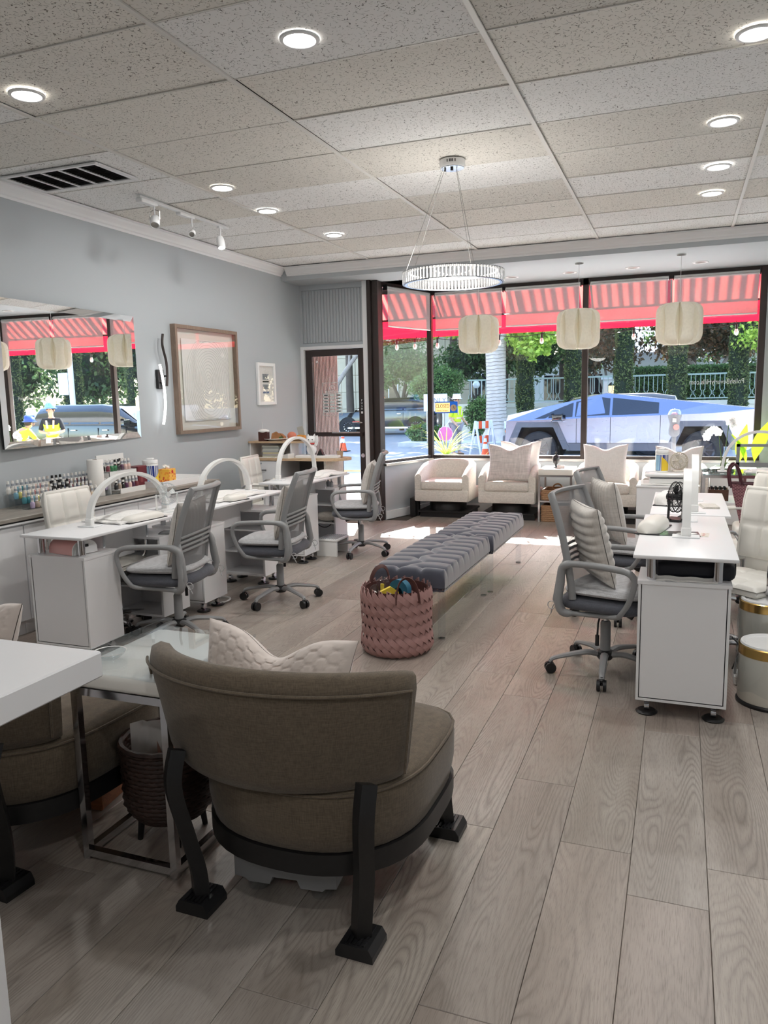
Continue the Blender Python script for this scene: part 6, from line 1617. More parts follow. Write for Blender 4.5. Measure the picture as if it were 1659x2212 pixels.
# ================================================================== outside: ground, awning, street
M['concrete'] = mat('pale_concrete', srgb(226, 222, 215), .9, var=.05, vs=3)
M['asphalt'] = mat('asphalt', srgb(136, 140, 148), .85, var=.10, vs=4, bump=.2, bs=80)
M['kerb'] = mat('kerb_stone', srgb(190, 186, 180), .9, var=.08, vs=6)
M['stucco'] = mat('cream_stucco', srgb(226, 219, 205), .9, var=.04, vs=3)
M['stone'] = mat('beige_limestone', srgb(190, 178, 156), .9, var=.06, vs=2)
GS, GR, GF = -.10, -.28, -.14
struct(MB().box(-24, 9.97, -.5, 22, 14.0, GS).box(-24, 8.88, -.5, -3.42, 9.97, GS).build('floor_pavement', M['concrete'], smooth=0))
struct(MB().box(-24, 14.0, -.5, 22, 14.18, GS).build('trim_kerb', M['kerb'], smooth=0))
struct(MB().box(-60, 14.18, -.6, 40, 80, GR).build('floor_road', M['asphalt'], smooth=0))
struct(MB().box(-60, 14.18, GR, 40, 16.8, GR+.003).build('floor_bounce_strip', M['kerb'], smooth=0))  # pale strip added to bounce daylight up into the shop
struct(MB().box(-9.5, 26.4, -.5, 40, 31.0, GF).build('floor_far_pavement', M['concrete'], smooth=0))
struct(MB().box(-9.5, 26.2, -.5, 40, 26.4, GF).build('trim_far_kerb', M['kerb'], smooth=0))
M['yellow_line'] = mat('lane_yellow', srgb(200, 160, 60), .8)
t = struct(MB().box(-60, 17.2, GR, 40, 17.32, GR+.004).box(-60, 17.42, GR, 40, 17.54, GR+.004).build('floor_road_marking', M['yellow_line'], smooth=0))
pv = MB()
for k in range(24): pv.box(-24+k*1.9, 9.98, GS, -24+k*1.9+.012, 14, GS+.001)
struct(pv.build('floor_pavement_joint', M['kerb'], smooth=0))
# facade left of the recessed door: vertical slat cladding, and masonry either side
M['slat'] = mat('rose_brown_slat', srgb(148, 128, 121), .6, var=.08, vs=6); M['slat_gap'] = mat('slat_gap', srgb(70, 52, 50), .8)
fc = struct(MB().box(-9.0, 8.87, -.5, -4.50, 9.97, 4.2).build('wall_facade', M['slat_gap'], smooth=0))
s0 = None
for k in range(24):
    yy = 8.90+k*.0445
    if s0 is None: s0 = MB().box(-4.50, 0, GS, -4.478, .028, 3.0, .003).build('slat', M['slat'], fc, (0, yy, 0), smooth=0)
    else: inst(s0, fc, (0, yy, 0))
struct(MB().box(1.4, 9.85, -.5, 12, 9.97, 4.2).box(-4.5, 9.0, 2.98, 12, 9.97, 4.2).box(-4.5, 8.86, 2.86, -3.0, 9.97, 2.98).box(-9, -3.2, 3.2, 3, 9.0, 3.4).build('wall_upper', M['stone'], smooth=0))
# awning
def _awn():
    t = NT('red_awning_shadow_streaks'); t.n.remove(t.b)
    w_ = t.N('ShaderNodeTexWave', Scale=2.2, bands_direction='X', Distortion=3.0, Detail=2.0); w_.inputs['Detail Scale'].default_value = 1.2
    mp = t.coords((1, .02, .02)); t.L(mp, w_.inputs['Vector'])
    c = t.ramp(w_.outputs[1], [(.25, (.10, .02, .03, 1)), (.42, (.72, .03, .05, 1)), (.52, (.22, .025, .035, 1)), (.72, (.92, .14, .12, 1))])  # wave bands paint sun and shadow streaks into the cloth colour
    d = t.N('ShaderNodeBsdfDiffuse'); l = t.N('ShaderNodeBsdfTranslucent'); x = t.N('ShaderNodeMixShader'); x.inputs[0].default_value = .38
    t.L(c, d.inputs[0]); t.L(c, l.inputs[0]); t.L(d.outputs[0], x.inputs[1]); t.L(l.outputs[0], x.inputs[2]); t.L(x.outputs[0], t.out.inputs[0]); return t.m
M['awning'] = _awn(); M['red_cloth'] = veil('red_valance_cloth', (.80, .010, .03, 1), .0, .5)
t = thing('shop_awning', 'red fabric awning over the shop window, seen through the sheer shades', 'awning', (-1.2, 9.98, 0))
AW0, AW1 = -3.6, 3.4
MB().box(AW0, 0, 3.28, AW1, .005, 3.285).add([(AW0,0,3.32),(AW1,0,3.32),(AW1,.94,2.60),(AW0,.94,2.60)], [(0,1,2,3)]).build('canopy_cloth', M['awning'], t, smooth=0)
MB().add([(AW0,.942,2.60),(AW1,.942,2.60),(AW1,.945,2.345),(AW0,.945,2.345)], [(0,1,2,3)]).add([(AW0,0,3.32),(AW0,.94,2.6),(AW0,.94,2.345),(AW0,0,2.345)], [(0,1,2,3)]).build('valance', M['red_cloth'], t, smooth=0)
fr = MB().bar((AW0, .93, 2.61), (AW1, .93, 2.61), .028)
for xx in (-3.55, -2.05, -.92, .06, 1.04, 2.1, 3.3): fr.bar((xx, .0, 3.30), (xx, .93, 2.60), .022)
fr.bar((AW0, .02, 3.30), (AW1, .02, 3.30), .025).build('awning_frame', M['black_plastic'], t, smooth=0)
text_mesh('lettering', 'Polish', .14, mat('wine_red_print', srgb(120, 10, 30), .7), t, (1.93, .949, 2.47), (PI/2, 0, PI))
# festoon of bulbs
t = thing('string_lights', 'festoon of white bulbs hung along the awning edge', 'string lights', (-1.2, 10.85, 0))
bx = [-3.0, -2.72, -2.44, -2.10, -1.20, -.61, .59, 1.20, 1.82]
P = []
for i in range(len(bx)-1):
    for k in range(5): q = k/5; P.append((bx[i]+(bx[i+1]-bx[i])*q, 0, 2.315-.05*math.sin(PI*q)*(bx[i+1]-bx[i])))
P.append((bx[-1], 0, 2.315)); MB().tube(P, .005, 5).build('cable', M['rubber'], t)
hk = MB()
for xx in bx: hk.tube([(xx, 0, 2.30), (xx, .03, 2.33), (xx, .072, 2.335), (xx, .076, 2.36)], .006, 5)
hk.build('hook', M['rubber'], t)['kind'] = 'stuff'
b0 = s0_ = None
M['frost_bulb'] = mat('frosted_bulb', srgb(248, 248, 244), .3)
for xx in bx:
    if b0 is None:
        b0 = MB().lathe([(.001,-.135),(.016,-.13),(.026,-.11),(.027,-.09),(.017,-.06),(.015,-.055)], 12, cap=False).build('bulb', M['frost_bulb'], t, (xx, 0, 2.31)); s0_ = MB().cyl((0,0,-.06),(0,0,.0),.016,seg=10).build('socket', M['black_plastic'], t, (xx, 0, 2.31))
    else: inst(b0, t, (xx, 0, 2.31)); inst(s0_, t, (xx, 0, 2.31))

# ------------------------------------------------------------------ vehicles
M['truck_steel'] = mat('stainless_body', srgb(142, 149, 174), .26, .95); M['car_black'] = mat('black_car_paint', srgb(18, 19, 23), .12, 0, coat=1.0); M['tint'] = mat('tinted_glass', srgb(14, 20, 36), .04, 0, coat=1.0)
M['clad'] = mat('grey_cladding', srgb(92, 96, 106), .6); M['tyre'] = mat('tyre_rubber', srgb(44, 45, 48), .85); M['alloy'] = mat('alloy_rim', srgb(190, 192, 196), .2, 1); M['dark_rim'] = mat('dark_rim', srgb(66, 68, 76), .35, .6); M['amber'] = mat('amber_lens', srgb(235, 130, 40), .3); M['head_lens'] = mat('head_lens', srgb(225, 230, 235), .1)
def wheel(t, x, y, r, w, rim, spokes, name='wheel'):
    o = MB()
    for (a, c) in (((r*.62, -w/2), 0),): pass
    pr = [(r*.60,-w/2),(r*.92,-w/2),(r,-w*.32),(r,w*.32),(r*.92,w/2),(r*.60,w/2),(r*.60,-w/2)]
    b = MB().lathe(pr, 36, cap=False).xf(Matrix.Translation((x, y, r)) @ Matrix.Rotation(PI/2, 4, 'X')); wh = b.build(name, M['tyre'], t, smooth=30)
    s = -1 if y < 0 else 1
    g = MB().lathe([(r*.50,-w*.3),(r*.61,-w*.42),(r*.62,w*.42),(r*.50,w*.3)], 30, cap=False).xf(Matrix.Translation((x, y, r)) @ Matrix.Rotation(PI/2, 4, 'X'))
    for k in range(spokes):
        a = 2*PI*k/spokes; ca, sa = math.cos(a), math.sin(a)
        g.bar((x+r*.10*ca, y+s*w*.30, r+r*.10*sa), (x+r*.58*ca, y+s*w*.40, r+r*.58*sa), r*.085, .03, (0, 1, 0))
    g.cyl((x, y+s*w*.2, r), (x, y+s*w*.42, r), r*.16, seg=16); g.build('rim', rim, wh, smooth=30)
    MB().cyl((x, y-s*w*.25, r), (x, y+s*w*.1, r), r*.55, seg=24).build('brake_disc', M['clad'], wh)
def angular_truck(label, x, y):
    t = thing('pickup_truck', label, 'pickup truck', (x, y, GR))
    hw = 1.0
    def crease(X): return 1.13+(X+2.84)/5.68*.17
    def topz(X): return 1.27+(X+2.80)/(2.80-.48)*.49 if X < -.48 else 1.76-(X+.48)/(2.80+.48)*.40
    def topw(X): return .80-(.80-.66)*max(0, 1-abs(X+.48)/2.4)
    def face(X, q, s, lift=.004):     # point on the upper side facet, q 0 at crease .. 1 at the top edge
        return (X, s*(hw+(topw(X)-hw)*q+lift), crease(X)+(topz(X)-crease(X))*q)
    fx, rx_, wr = -2.02, 1.68, .44
    def arch(cx): return [(cx-.62, .45), (cx-.40, .98), (cx+.36, .98), (cx+.60, .45)]
    poly = [(-2.84, .55), (-2.70, .45)]+arch(fx)+arch(rx_)+[(2.62, .45), (2.78, .60), (2.84, crease(2.84)), (-2.80, crease(-2.80))]
    MB().prism(poly, 'y', -hw, hw).build('lower_body', M['truck_steel'], t, smooth=0)
    U = MB(); xs_ = [-2.80, -1.9, -1.2, -.48, .72, 1.8, 2.82]
    for s in (-1, 1): U.grid([[(X, s*hw, crease(X)), (X, s*topw(X), topz(X))] for X in xs_])
    U.grid([[(X, -topw(X), topz(X)), (X, topw(X), topz(X))] for X in xs_[3:]]); U.grid([[(X, -topw(X), topz(X)), (X, topw(X), topz(X))] for X in xs_[:2]])
    U.add([(-2.80,-hw,crease(-2.8)),(-2.80,hw,crease(-2.8)),(-2.80,topw(-2.8),topz(-2.8)),(-2.80,-topw(-2.8),topz(-2.8))], [(0,1,2,3)]); U.add([(2.82,-hw,crease(2.82)),(2.82,hw,crease(2.82)),(2.82,topw(2.82),topz(2.82)),(2.82,-topw(2.82),topz(2.82))], [(3,2,1,0)])
    U.build('upper_body', M['truck_steel'], t, smooth=0)
    MB().grid([[(X, -topw(X)+.02, topz(X)+.002), (X, topw(X)-.02, topz(X)+.002)] for X in (-1.9, -1.2, -.48)]).build('windscreen', M['tint'], t, smooth=0)
    for s in (-1, 1):
        MB().add([face(-2.12, .10, s), face(-1.22, .10, s), face(-1.22, .88, s), face(-1.32, .86, s)], [(0,1,2,3)]).build('quarter_window', M['tint'], t, smooth=0)
        MB().add([face(-1.16, .10, s), face(-.37, .10, s), face(-.37, .80, s), face(-.55, .86, s), face(-1.16, .90, s)], [(0,1,2,3,4)]).build('front_window', M['tint'], t, smooth=0)
        MB().add([face(-.31, .10, s), face(.72, .12, s), face(.72, .76, s), face(-.31, .84, s)], [(0,1,2,3)]).build('rear_window', M['tint'], t, smooth=0)
        g = MB()
        for X in (-1.12, -.34, .76): g.box(X-.006, s*hw-.004*s, .52, X+.006, s*(hw+.003), crease(X))
        g.box(-1.42, s*hw, .60, .98, s*(hw+.002), .605); g.build('door_gap', M['black'], t, smooth=0)
        MB().box(-1.30, s*(hw-.02), .42, .98, s*(hw+.025), .60, .01).build('side_skirt', M['clad'], t, smooth=0)
        for cx in (fx, rx_):
            o = [(cx-.80, .45), (cx-.52, 1.10), (cx+.46, 1.10), (cx+.76, .45)]; i = arch(cx)
            MB().prism([o[0], o[1], o[2], o[3], i[3], i[2], i[1], i[0]], 'y', min(s*(hw-.03), s*(hw+.04)), max(s*(hw-.03), s*(hw+.04))).build('arch_cladding', M['clad'], t, smooth=0)
            MB().box(cx-.58, s*(hw-.42), .5, cx+.55, s*(hw-.40), .98).build('arch_liner', M['black'], t, smooth=0)
            wheel(t, cx, s*(hw-.14), wr, .28, M['dark_rim'], 9)
        MB().box(-1.66, s*(hw-.02), crease(-1.6)-.03, -1.42, s*(hw+.22), crease(-1.6)+.12, .03, 2).build('side_mirror', M['car_black'], t)
        MB().box(-2.80, s*.97, .56, -2.70, s*1.012, .62).build('side_marker', M['amber'], t, smooth=0)
    MB().box(-2.86, -.95, crease(-2.8)-.05, -2.80, .95, crease(-2.8)).build('light_bar', M['head_lens'], t, smooth=0); MB().box(-2.90, -.98, .48, -2.82, .98, .78, .02).build('bumper', M['clad'], t)
    return t
angular_truck('angular stainless steel pickup parked across the road', -1.19, 19.85)
def suv(label, x, y, rz=0, mt='car_black', L=5.1, lights=False):
    t = thing('suv', label, 'car', (x, y, GR), rz, 'black cars in the street')     # front toward -X
    h = L/2; bw = .97
    def loft(sections):       # each section: (x, halfwidth bottom, hw top, z0, z1)
        G = []
        for X, w0, w1, z0, z1 in sections:
            G.append([(X,-w0*.97,z0),(X,-w0,z0+.12),(X,-w0,z0+(z1-z0)*.7),(X,-w1,z1-.03),(X,-w1*.9,z1),(X,w1*.9,z1),(X,w1,z1-.03),(X,w0,z0+(z1-z0)*.7),(X,w0,z0+.12),(X,w0*.97,z0)])
        b = MB().grid(G, cv=True); n = len(G); b.f.append(tuple(range(10))); b.f.append(tuple((n-1)*10+k for k in range(9, -1, -1))); return b
    loft([(-h,.80,.72,.45,.90),(-h+.08,.90,.84,.34,1.02),(-h+.6,bw,.90,.30,1.08),(-h+1.35,bw,.92,.28,1.12),(-.6,bw,.94,.28,1.14),(1.2,bw,.94,.28,1.15),(h-.25,.95,.92,.32,1.15),(h,.88,.84,.45,1.08)]).build('lower_body', M[mt], t, smooth=40)
    loft([(-1.38,.86,.78,1.06,1.12),(-.55,.88,.72,1.06,1.66),(.0,.88,.72,1.06,1.74),(1.6,.88,.72,1.06,1.75),(h-.35,.86,.70,1.06,1.66),(h-.12,.85,.74,1.06,1.20)]).build('cabin', M[mt], t, smooth=40)
    for s in (-1, 1):
        q = lambda X, z: (X, s*(.905-(z-1.12)*.23), z)
        for nm, pts in (('front_window', [q(-.98,1.17),(q(-.05,1.17)),(q(-.05,1.62)),(q(-.48,1.60))]), ('rear_window', [q(.02,1.17),q(1.0,1.17),q(1.0,1.63),q(.02,1.63)]), ('quarter_window', [q(1.08,1.17),q(h-.42,1.18),q(h-.52,1.58),q(1.08,1.63)])):
            MB().add(pts, [(0,1,2,3)]).build(nm, M['tint'], t, smooth=0)
        g = MB()
        for X in (-.95, .0, 1.05): g.box(X-.006, s*bw*.99, .42, X+.006, s*(bw+.006), 1.06)
        g.build('door_gap', M['rubber'], t, smooth=0)
        MB().box(-h+.9, s*(bw-.03), .30, h-.75, s*(bw+.03), .38, .01).build('chrome_sill', M['chrome'], t, smooth=0)
        for X in (-.25, .85): MB().box(X-.09, s*bw, .98, X+.09, s*(bw+.03), 1.01).build('door_handle', M['chrome'], t, smooth=0)
        MB().box(-1.05, s*.93, 1.12, -.85, s*1.16, 1.28, .03, 2).build('side_mirror', M[mt], t)
        for cx in (-h+.95, h-1.0):
            MB().cyl((cx, s*(bw-.25), .40), (cx, s*(bw+.012), .40), .47, seg=28).build('arch_shadow', M['black'], t)
            wheel(t, cx, s*(bw-.10), .40, .26, M['alloy'], 12)
        MB().box(-h-.005, s*.52, .78, -h+.16, s*.92, .96, .02).build('headlamp', M['head_lens'], t); MB().box(-h+.02, s*.86, .66, -h+.14, s*.95, .72).build('indicator', M['amber'], t, smooth=0)
    MB().box(-h-.03, -.48, .52, -h+.04, .48, .94, .02).build('grille', M['chrome'], t); MB().box(-h-.05, -.90, .36, -h+.15, .90, .52, .03).build('bumper', M['chrome'] if lights else M[mt], t)
    MB().add([(-1.33,-.74,1.125),(-1.33,.74,1.125),(-.58,.66,1.655),(-.58,-.66,1.655)], [(0,1,2,3)]).xf(Matrix.Translation((-.015, 0, .012))).build('windscreen', M['tint'], t, smooth=0)
    if lights:
        g = MB()
        for k in range(4): g.box(-.35, -.5+.3*k, 1.74, -.25, -.42+.3*k, 1.79)
        g.build('roof_light', M['amber'], t, smooth=0)
    return t
suv('black car parked at the far kerb behind the steel pickup', -2.35, 23.8)
suv('shiny black SUV with chrome wheels seen through the shop door', -13.3, 35.3, 4, L=5.3, lights=True)
suv('black car standing farther right along the road, seen in the mirror', 6.2, 20.2, 0)
# cones
M['cone_orange'] = mat('cone_orange', srgb(250, 92, 40), .5); M['cone_white'] = mat('cone_reflective', srgb(235, 235, 240), .4)
def cone(label, x, y, z, h):
    t = thing('traffic_cone', label, 'traffic cone', (x, y, z), 0, 'orange traffic cones'); r0 = h*.21; R = lambda f: r0*(1-f)+h*.035*f
    MB().box(-h*.30, -h*.30, 0, h*.30, h*.30, h*.045, .01).build('cone_base', M['rubber'], t); MB().lathe([(R(.04), h*.045), (R(1), h), (.001, h)], 22, cap=False).build('cone_body', M['cone_orange'], t)
    for a, b in ((.45, .66), (.76, .92)): MB().lathe([(R(a)+.004, h*a), (R(b)+.004, h*b)], 22, cap=False).build('white_band', M['cone_white'], t)
cone('orange cone on the road seen through the glass door', -10.55, 23.7, GR, .66); cone('orange cone beside the white trunk, just over the armchairs', -5.13, 21.4, GR, .62)
# parking meter
t = thing('parking_meter', 'grey parking meter on the near pavement before the steel pickup', 'parking meter', (-.09, 13.5, GS))
M['meter_grey'] = mat('meter_grey', srgb(98, 100, 106), .5, .1)
MB().cyl((0,0,0),(0,0,.92),.035).build('pole', M['meter_grey'], t)
MB().grid([[(w_*c, d_*s*1.0, z) for (c, s) in [(math.copysign(abs(math.cos(a))**.7, math.cos(a)), math.copysign(abs(math.sin(a))**.7, math.sin(a))) for a in [2*PI*k/20 for k in range(20)]]] for z, w_, d_ in ((.86,.04,.04),(.90,.085,.07),(.98,.09,.075),(1.06,.075,.07),(1.12,.085,.075),(1.18,.105,.085),(1.22,.11,.09),(1.225,.001,.001))], cv=True).build('meter_body', M['meter_grey'], t, smooth=50)
MB().grid([[(w_*math.cos(a), d_*math.sin(a), z) for a in [2*PI*k/20 for k in range(20)]] for z, w_, d_ in ((1.215,.108,.088),(1.26,.098,.08),(1.30,.07,.06),(1.315,.001,.001))], cv=True).build('dome', mat('meter_dome', srgb(150, 160, 182), .15, .5), t, smooth=60)
MB().cyl((.03,-.088,1.02),(.03,-.076,1.02),.045,seg=20).build('red_dial', mat('faded_red', srgb(225,120,115), .5), t); MB().box(-.03,-.092,1.10,.03,-.082,1.17).build('coin_plate', M['chrome'], t, smooth=0)

# ------------------------------------------------------------------ people
M['skin'] = mat('skin', srgb(196, 150, 122), .6); M['hiviz'] = mat('hi_vis_yellow', srgb(214, 240, 40), .6); M['hiviz_band'] = mat('silver_band', srgb(225, 190, 160), .4); M['slacks'] = mat('grey_trousers', srgb(150, 145, 148), .9, var=.1, vs=20); M['black_shirt'] = mat('black_shirt', srgb(32, 32, 36), .9); M['boots'] = mat('tan_boots', srgb(110, 85, 62), .8)
def skin(name, joints, edges, mat_, parent, sub=2):
    me = bpy.data.meshes.new(name); keys = list(joints); idx = {k: i for i, k in enumerate(keys)}
    me.from_pydata([joints[k][0] for k in keys], [(idx[a], idx[b]) for a, b in edges], [])
    o = bpy.data.objects.new(name, me); C.objects.link(o)
    sm = o.modifiers.new('skin', 'SKIN'); sm.use_smooth_shade = True
    lay = me.skin_vertices[0].data if me.skin_vertices else None
    if lay is None:
        bm = bmesh.new(); bm.from_mesh(me); bm.verts.layers.skin.verify(); bm.to_mesh(me); bm.free(); lay = me.skin_vertices[0].data
    for k in keys:
        r = joints[k][1]; lay[idx[k]].radius = (r, r) if not isinstance(r, tuple) else r
    lay[0].use_root = True
    o.modifiers.new('sub', 'SUBSURF').levels = sub
    dg = bpy.context.evaluated_depsgraph_get(); res = bpy.data.meshes.new_from_object(o.evaluated_get(dg))
    bpy.data.objects.remove(o); res.materials.clear(); res.materials.append(mat_); res.name = name
    res.polygons.foreach_set('use_smooth', [True]*len(res.polygons))
    r = bpy.data.objects.new(name, res); C.objects.link(r); r.parent = parent; return r
def person(label, x, y, z, rz, hat, J, sleeves, headturn=0, vest_sleeves=False):
    t = thing('person', label, 'person', (x, y, z), rz)      # faces -Y locally
    R_ = dict(pelvis=.13, waist=.115, chest=.135, neckb=.075, neck=.052, headb=.062, headm=(.078,.092), headt=.070, lsh=.062, lel=.045, lwr=.032, rsh=.062, rel=.045, rwr=.032, lhip=.095, lkn=.062, lan=.042, lto=.042, rhip=.095, rkn=.062, ran=.042, rto=.042)
    E_ = [('pelvis','waist'),('waist','chest'),('chest','neckb'),('neckb','neck'),('neck','headb'),('headb','headm'),('headm','headt'),('chest','lsh'),('lsh','lel'),('lel','lwr'),('chest','rsh'),('rsh','rel'),('rel','rwr'),('pelvis','lhip'),('lhip','lkn'),('lkn','lan'),('lan','lto'),('pelvis','rhip'),('rhip','rkn'),('rkn','ran'),('ran','rto')]
    jj = {k: (J[k], R_[k]) for k in R_}
    # hands: palm, four fingers and a thumb growing out of each wrist
    for s, w_, e_ in (('l', 'lwr', 'lel'), ('r', 'rwr', 'rel')):
        d = (Vector(J[w_])-Vector(J[e_])).normalized(); side = d.cross(Vector((0, 1, .2))).normalized(); nrm = side.cross(d)
        pc_ = Vector(J[w_])+d*.07; jj[s+'palm'] = (tuple(pc_), .030); E_.append((w_, s+'palm'))
        for q in range(4):
            b0 = pc_+d*.03+side*(.024-.016*q); L_ = (.055, .065, .062, .048)[q]
            k1, k2 = f'{s}f{q}a', f'{s}f{q}b'; jj[k1] = (tuple(b0+d*L_*.5), .009); jj[k2] = (tuple(b0+d*L_*.9+nrm*.018), .008); E_ += [(s+'palm', k1), (k1, k2)]
        k1 = s+'thumb'; jj[k1] = (tuple(pc_+side*.045+d*.03), .010); E_.append((s+'palm', k1))
    body = skin('body', jj, E_, M['skin'], t)
    g = lambda ks, f: {k: (J[k], tuple(a*f for a in R_[k]) if isinstance(R_[k], tuple) else R_[k]*f) for k in ks}
    up = ['pelvis','waist','chest','neckb','lsh','rsh']; ed = [('pelvis','waist'),('waist','chest'),('chest','neckb'),('chest','lsh'),('chest','rsh')]
    if vest_sleeves: up2, ed2 = up+['lel','rel'], ed+[('lsh','lel'),('rsh','rel')]
    else: up2, ed2 = up, ed
    if sleeves: skin('shirt', g(up+['lel','rel'], 1.10), ed+[('lsh','lel'),('rsh','rel')], sleeves, t)
    v = skin('vest', g(up2, 1.24), ed2, M['hiviz'], t)
    bands = MB()
    def around(c, d, r, w_):
        d = Vector(d).normalized(); u = d.orthogonal().normalized(); n = d.cross(u); P = []
        for k in range(20):
            a = 2*PI*k/20; p = u*math.cos(a)+n*math.sin(a); P.append([Vector(c)+p*r-d*w_/2, Vector(c)+p*r+d*w_/2])
        bands.grid(P, cu=True)
    wv, cv, pv_ = Vector(J['waist']), Vector(J['chest']), Vector(J['pelvis'])
    around(wv+(cv-wv)*.15, cv-wv, .152, .045); around(pv_+(wv-pv_)*.35, wv-pv_, .166, .045)
    for s in ('l', 'r'):
        a = Vector(J[s+'sh']); off_ = Vector((0, -.17, 0)); sd_ = Vector(((-.02 if a.x > 0 else .02), 0, 0))
        bands.bar(a*.45+cv*.55+Vector((0, -.158, .06)), a*.35+wv*.65+Vector((0, -.150, .02)), .04, .006, (0, 1, 0)); bands.bar(a*.45+cv*.55+Vector((0, .158, .06)), a*.35+wv*.65+Vector((0, .150, .02)), .04, .006, (0, 1, 0))
    bands.build('reflective_band', M['hiviz_band'], v, smooth=0)
    skin('trousers', g(['pelvis','lhip','lkn','lan','rhip','rkn','ran'], 1.16), [('pelvis','lhip'),('lhip','lkn'),('lkn','lan'),('pelvis','rhip'),('rhip','rkn'),('rkn','ran')], M['slacks'], t)
    for s in ('l', 'r'):
        a, b = Vector(J[s+'an']), Vector(J[s+'to']); MB().box(-.05, -.19, -.005, .05, .07, .075, .03, 3).xf(Matrix.Translation((a.x, a.y, 0))).build('boot', M['boots'], t)
    H = Vector(J['headm']); Rm = Matrix.Translation(H) @ Matrix.Rotation(math.radians(headturn), 4, 'Z')
    f = MB().ball((0, -.112, -.012), (.014, .020, .022), 8, 6); f.build('nose', M['skin'], body); body.children[-1].matrix_local = Rm
    e = MB()
    for s in (-1, 1): e.ball((s*.033, -.088, .016), (.012, .008, .008), 8, 6)
    e.build('eyes', M['ink'], body).matrix_local = Rm
    MB().box(-.024, -.100, -.052, .024, -.090, -.045, .002).build('mouth', mat('lips', srgb(160, 95, 85), .6), body).matrix_local = Rm
    er = MB()
    for s in (-1, 1): er.ball((s*.092, .0, .0), (.012, .018, .030), 8, 6)
    er.build('ears', M['skin'], body).matrix_local = Rm
    hr = MB().ball((0, .020, .02), (.092, .098, .095), 14, 10); hr.v = [p for p in hr.v]; hr.xf(Matrix.Identity(4)); hr.build('hair', mat('dark_hair', srgb(50, 38, 32), .8), body).matrix_local = Rm @ Matrix.Translation((0, .012, .012))
    hh_ = MB().lathe([(.118, .0), (.120, .015), (.116, .06), (.095, .105), (.055, .132), (.001, .140)], 24, cap=False, sx=1.0, sy=1.12).lathe([(.115, .004), (.150, -.004), (.150, .004), (.115, .012)], 24, cap=False, sx=1, sy=1.15).box(-.012, -.13, .03, .012, .13, .145, .006)
    hh_.xf(Matrix.Translation((0, -.005, .045))).build('hard_hat', hat, t).matrix_local = Rm
    return t
stand = dict(pelvis=(0,0,.93), waist=(0,.0,1.08), chest=(0,.01,1.30), neckb=(0,.0,1.45), neck=(0,-.01,1.51), headb=(0,-.025,1.57), headm=(0,-.02,1.64), headt=(0,-.01,1.72), lsh=(.185,.01,1.40), lel=(.26,.03,1.13), lwr=(.22,-.16,1.00), rsh=(-.185,.01,1.40), rel=(-.25,.02,1.13), rwr=(-.24,-.16,.98), lhip=(.09,0,.88), lkn=(.11,-.02,.48), lan=(.12,.02,.09), lto=(.13,-.12,.04), rhip=(-.09,0,.88), rkn=(-.11,-.03,.48), ran=(-.12,.01,.09), rto=(-.13,-.13,.04))
person('worker in white hard hat and yellow vest holding a pink paddle, by the trunk', -6.25, 22.4, GR, 62, mat('white_hat', srgb(238, 238, 240), .3), stand, None, 10, True)
t = thing('stop_paddle', 'faded pink round paddle held by the worker in the yellow vest', 'sign', (-6.52, 22.15, GR+.78), 15)
MB().cyl((0, -.008, -.12), (0, .008, -.12), .24, seg=8).build('paddle_disc', mat('pink_paddle', srgb(240, 120, 170), .5), t, smooth=0); MB().cyl((0, 0, .08), (.16, -.06, .30), .014).build('handle', M['white_plastic'], t); MB().tube([(.225*math.cos(2*PI*k/8+.39), -.010, -.12+.225*math.sin(2*PI*k/8+.39)) for k in range(8)], .008, 4, closed=True).build('pale_edge', M['paper'], t)
lean = dict(stand); lean.update(lel=(.27,-.02,1.14), lwr=(.10,-.22,1.12), rel=(-.27,-.02,1.14), rwr=(-.08,-.24,1.10))
person('worker in blue hard hat and sunglasses, black shirt under a yellow vest, in the mirror', 4.40, 15.1, GR, -25, mat('blue_hat', srgb(110, 160, 215), .3), lean, M['black_shirt'], 12)
bend = dict(stand); bend.update(pelvis=(0,.12,.80), waist=(0,.10,.94), chest=(0,-.06,1.10), neckb=(0,-.15,1.20), neck=(0,-.19,1.24), headb=(0,-.23,1.27), headm=(0,-.25,1.33), headt=(0,-.25,1.40), lsh=(.185,-.11,1.16), lel=(.26,-.25,.95), lwr=(.14,-.42,.90), rsh=(-.185,-.11,1.16), rel=(-.26,-.25,.95), rwr=(-.14,-.42,.88), lhip=(.09,.11,.77), lkn=(.12,-.06,.44), rhip=(-.09,.11,.77), rkn=(-.12,-.06,.44))
person('stooping worker in dark blue hat and yellow long-sleeved vest, in the mirror', 5.15, 14.9, GR, 200, mat('navy_hat', srgb(55, 85, 160), .35), bend, None, 0, True)
# barricade and board
t = thing('road_barricade', 'orange and white striped folding barricade behind the worker', 'barricade', (-5.55, 22.9, GR), 70)
for z in (.35, .78):
    for k in range(5): MB().prism([(-.45+.18*k, z), (-.45+.18*k+.18, z), (-.45+.18*k+.18, z+.22), (-.45+.18*k, z+.22)], 'y', -.015, .015).build('board_stripe', M['cone_orange'] if k % 2 else M['cone_white'], t, smooth=0)
for s in (-1, 1): MB().bar((s*.42, -.2, 0), (s*.42, 0, 1.02), .05).bar((s*.42, .2, 0), (s*.42, 0, 1.02), .05).build('leg', M['cone_white'], t, smooth=0)
t = thing('lane_sign', 'white board lettered ONLY behind the closed sign', 'sign', (-8.0, 26.0, GR), 4)
MB().box(-.42, -.02, 1.25, .42, .02, 1.85, .01).build('board', M['cone_white'], t); MB().cyl((-.3, 0, 0), (-.3, 0, 1.25), .03).cyl((.3, 0, 0), (.3, 0, 1.25), .03).build('post', M['steel'], t); text_mesh('lettering', 'ONLY', .24, mat('grey_print', srgb(120, 120, 122), .6), t, (.06, -.0215, 1.62), (PI/2, 0, 0))
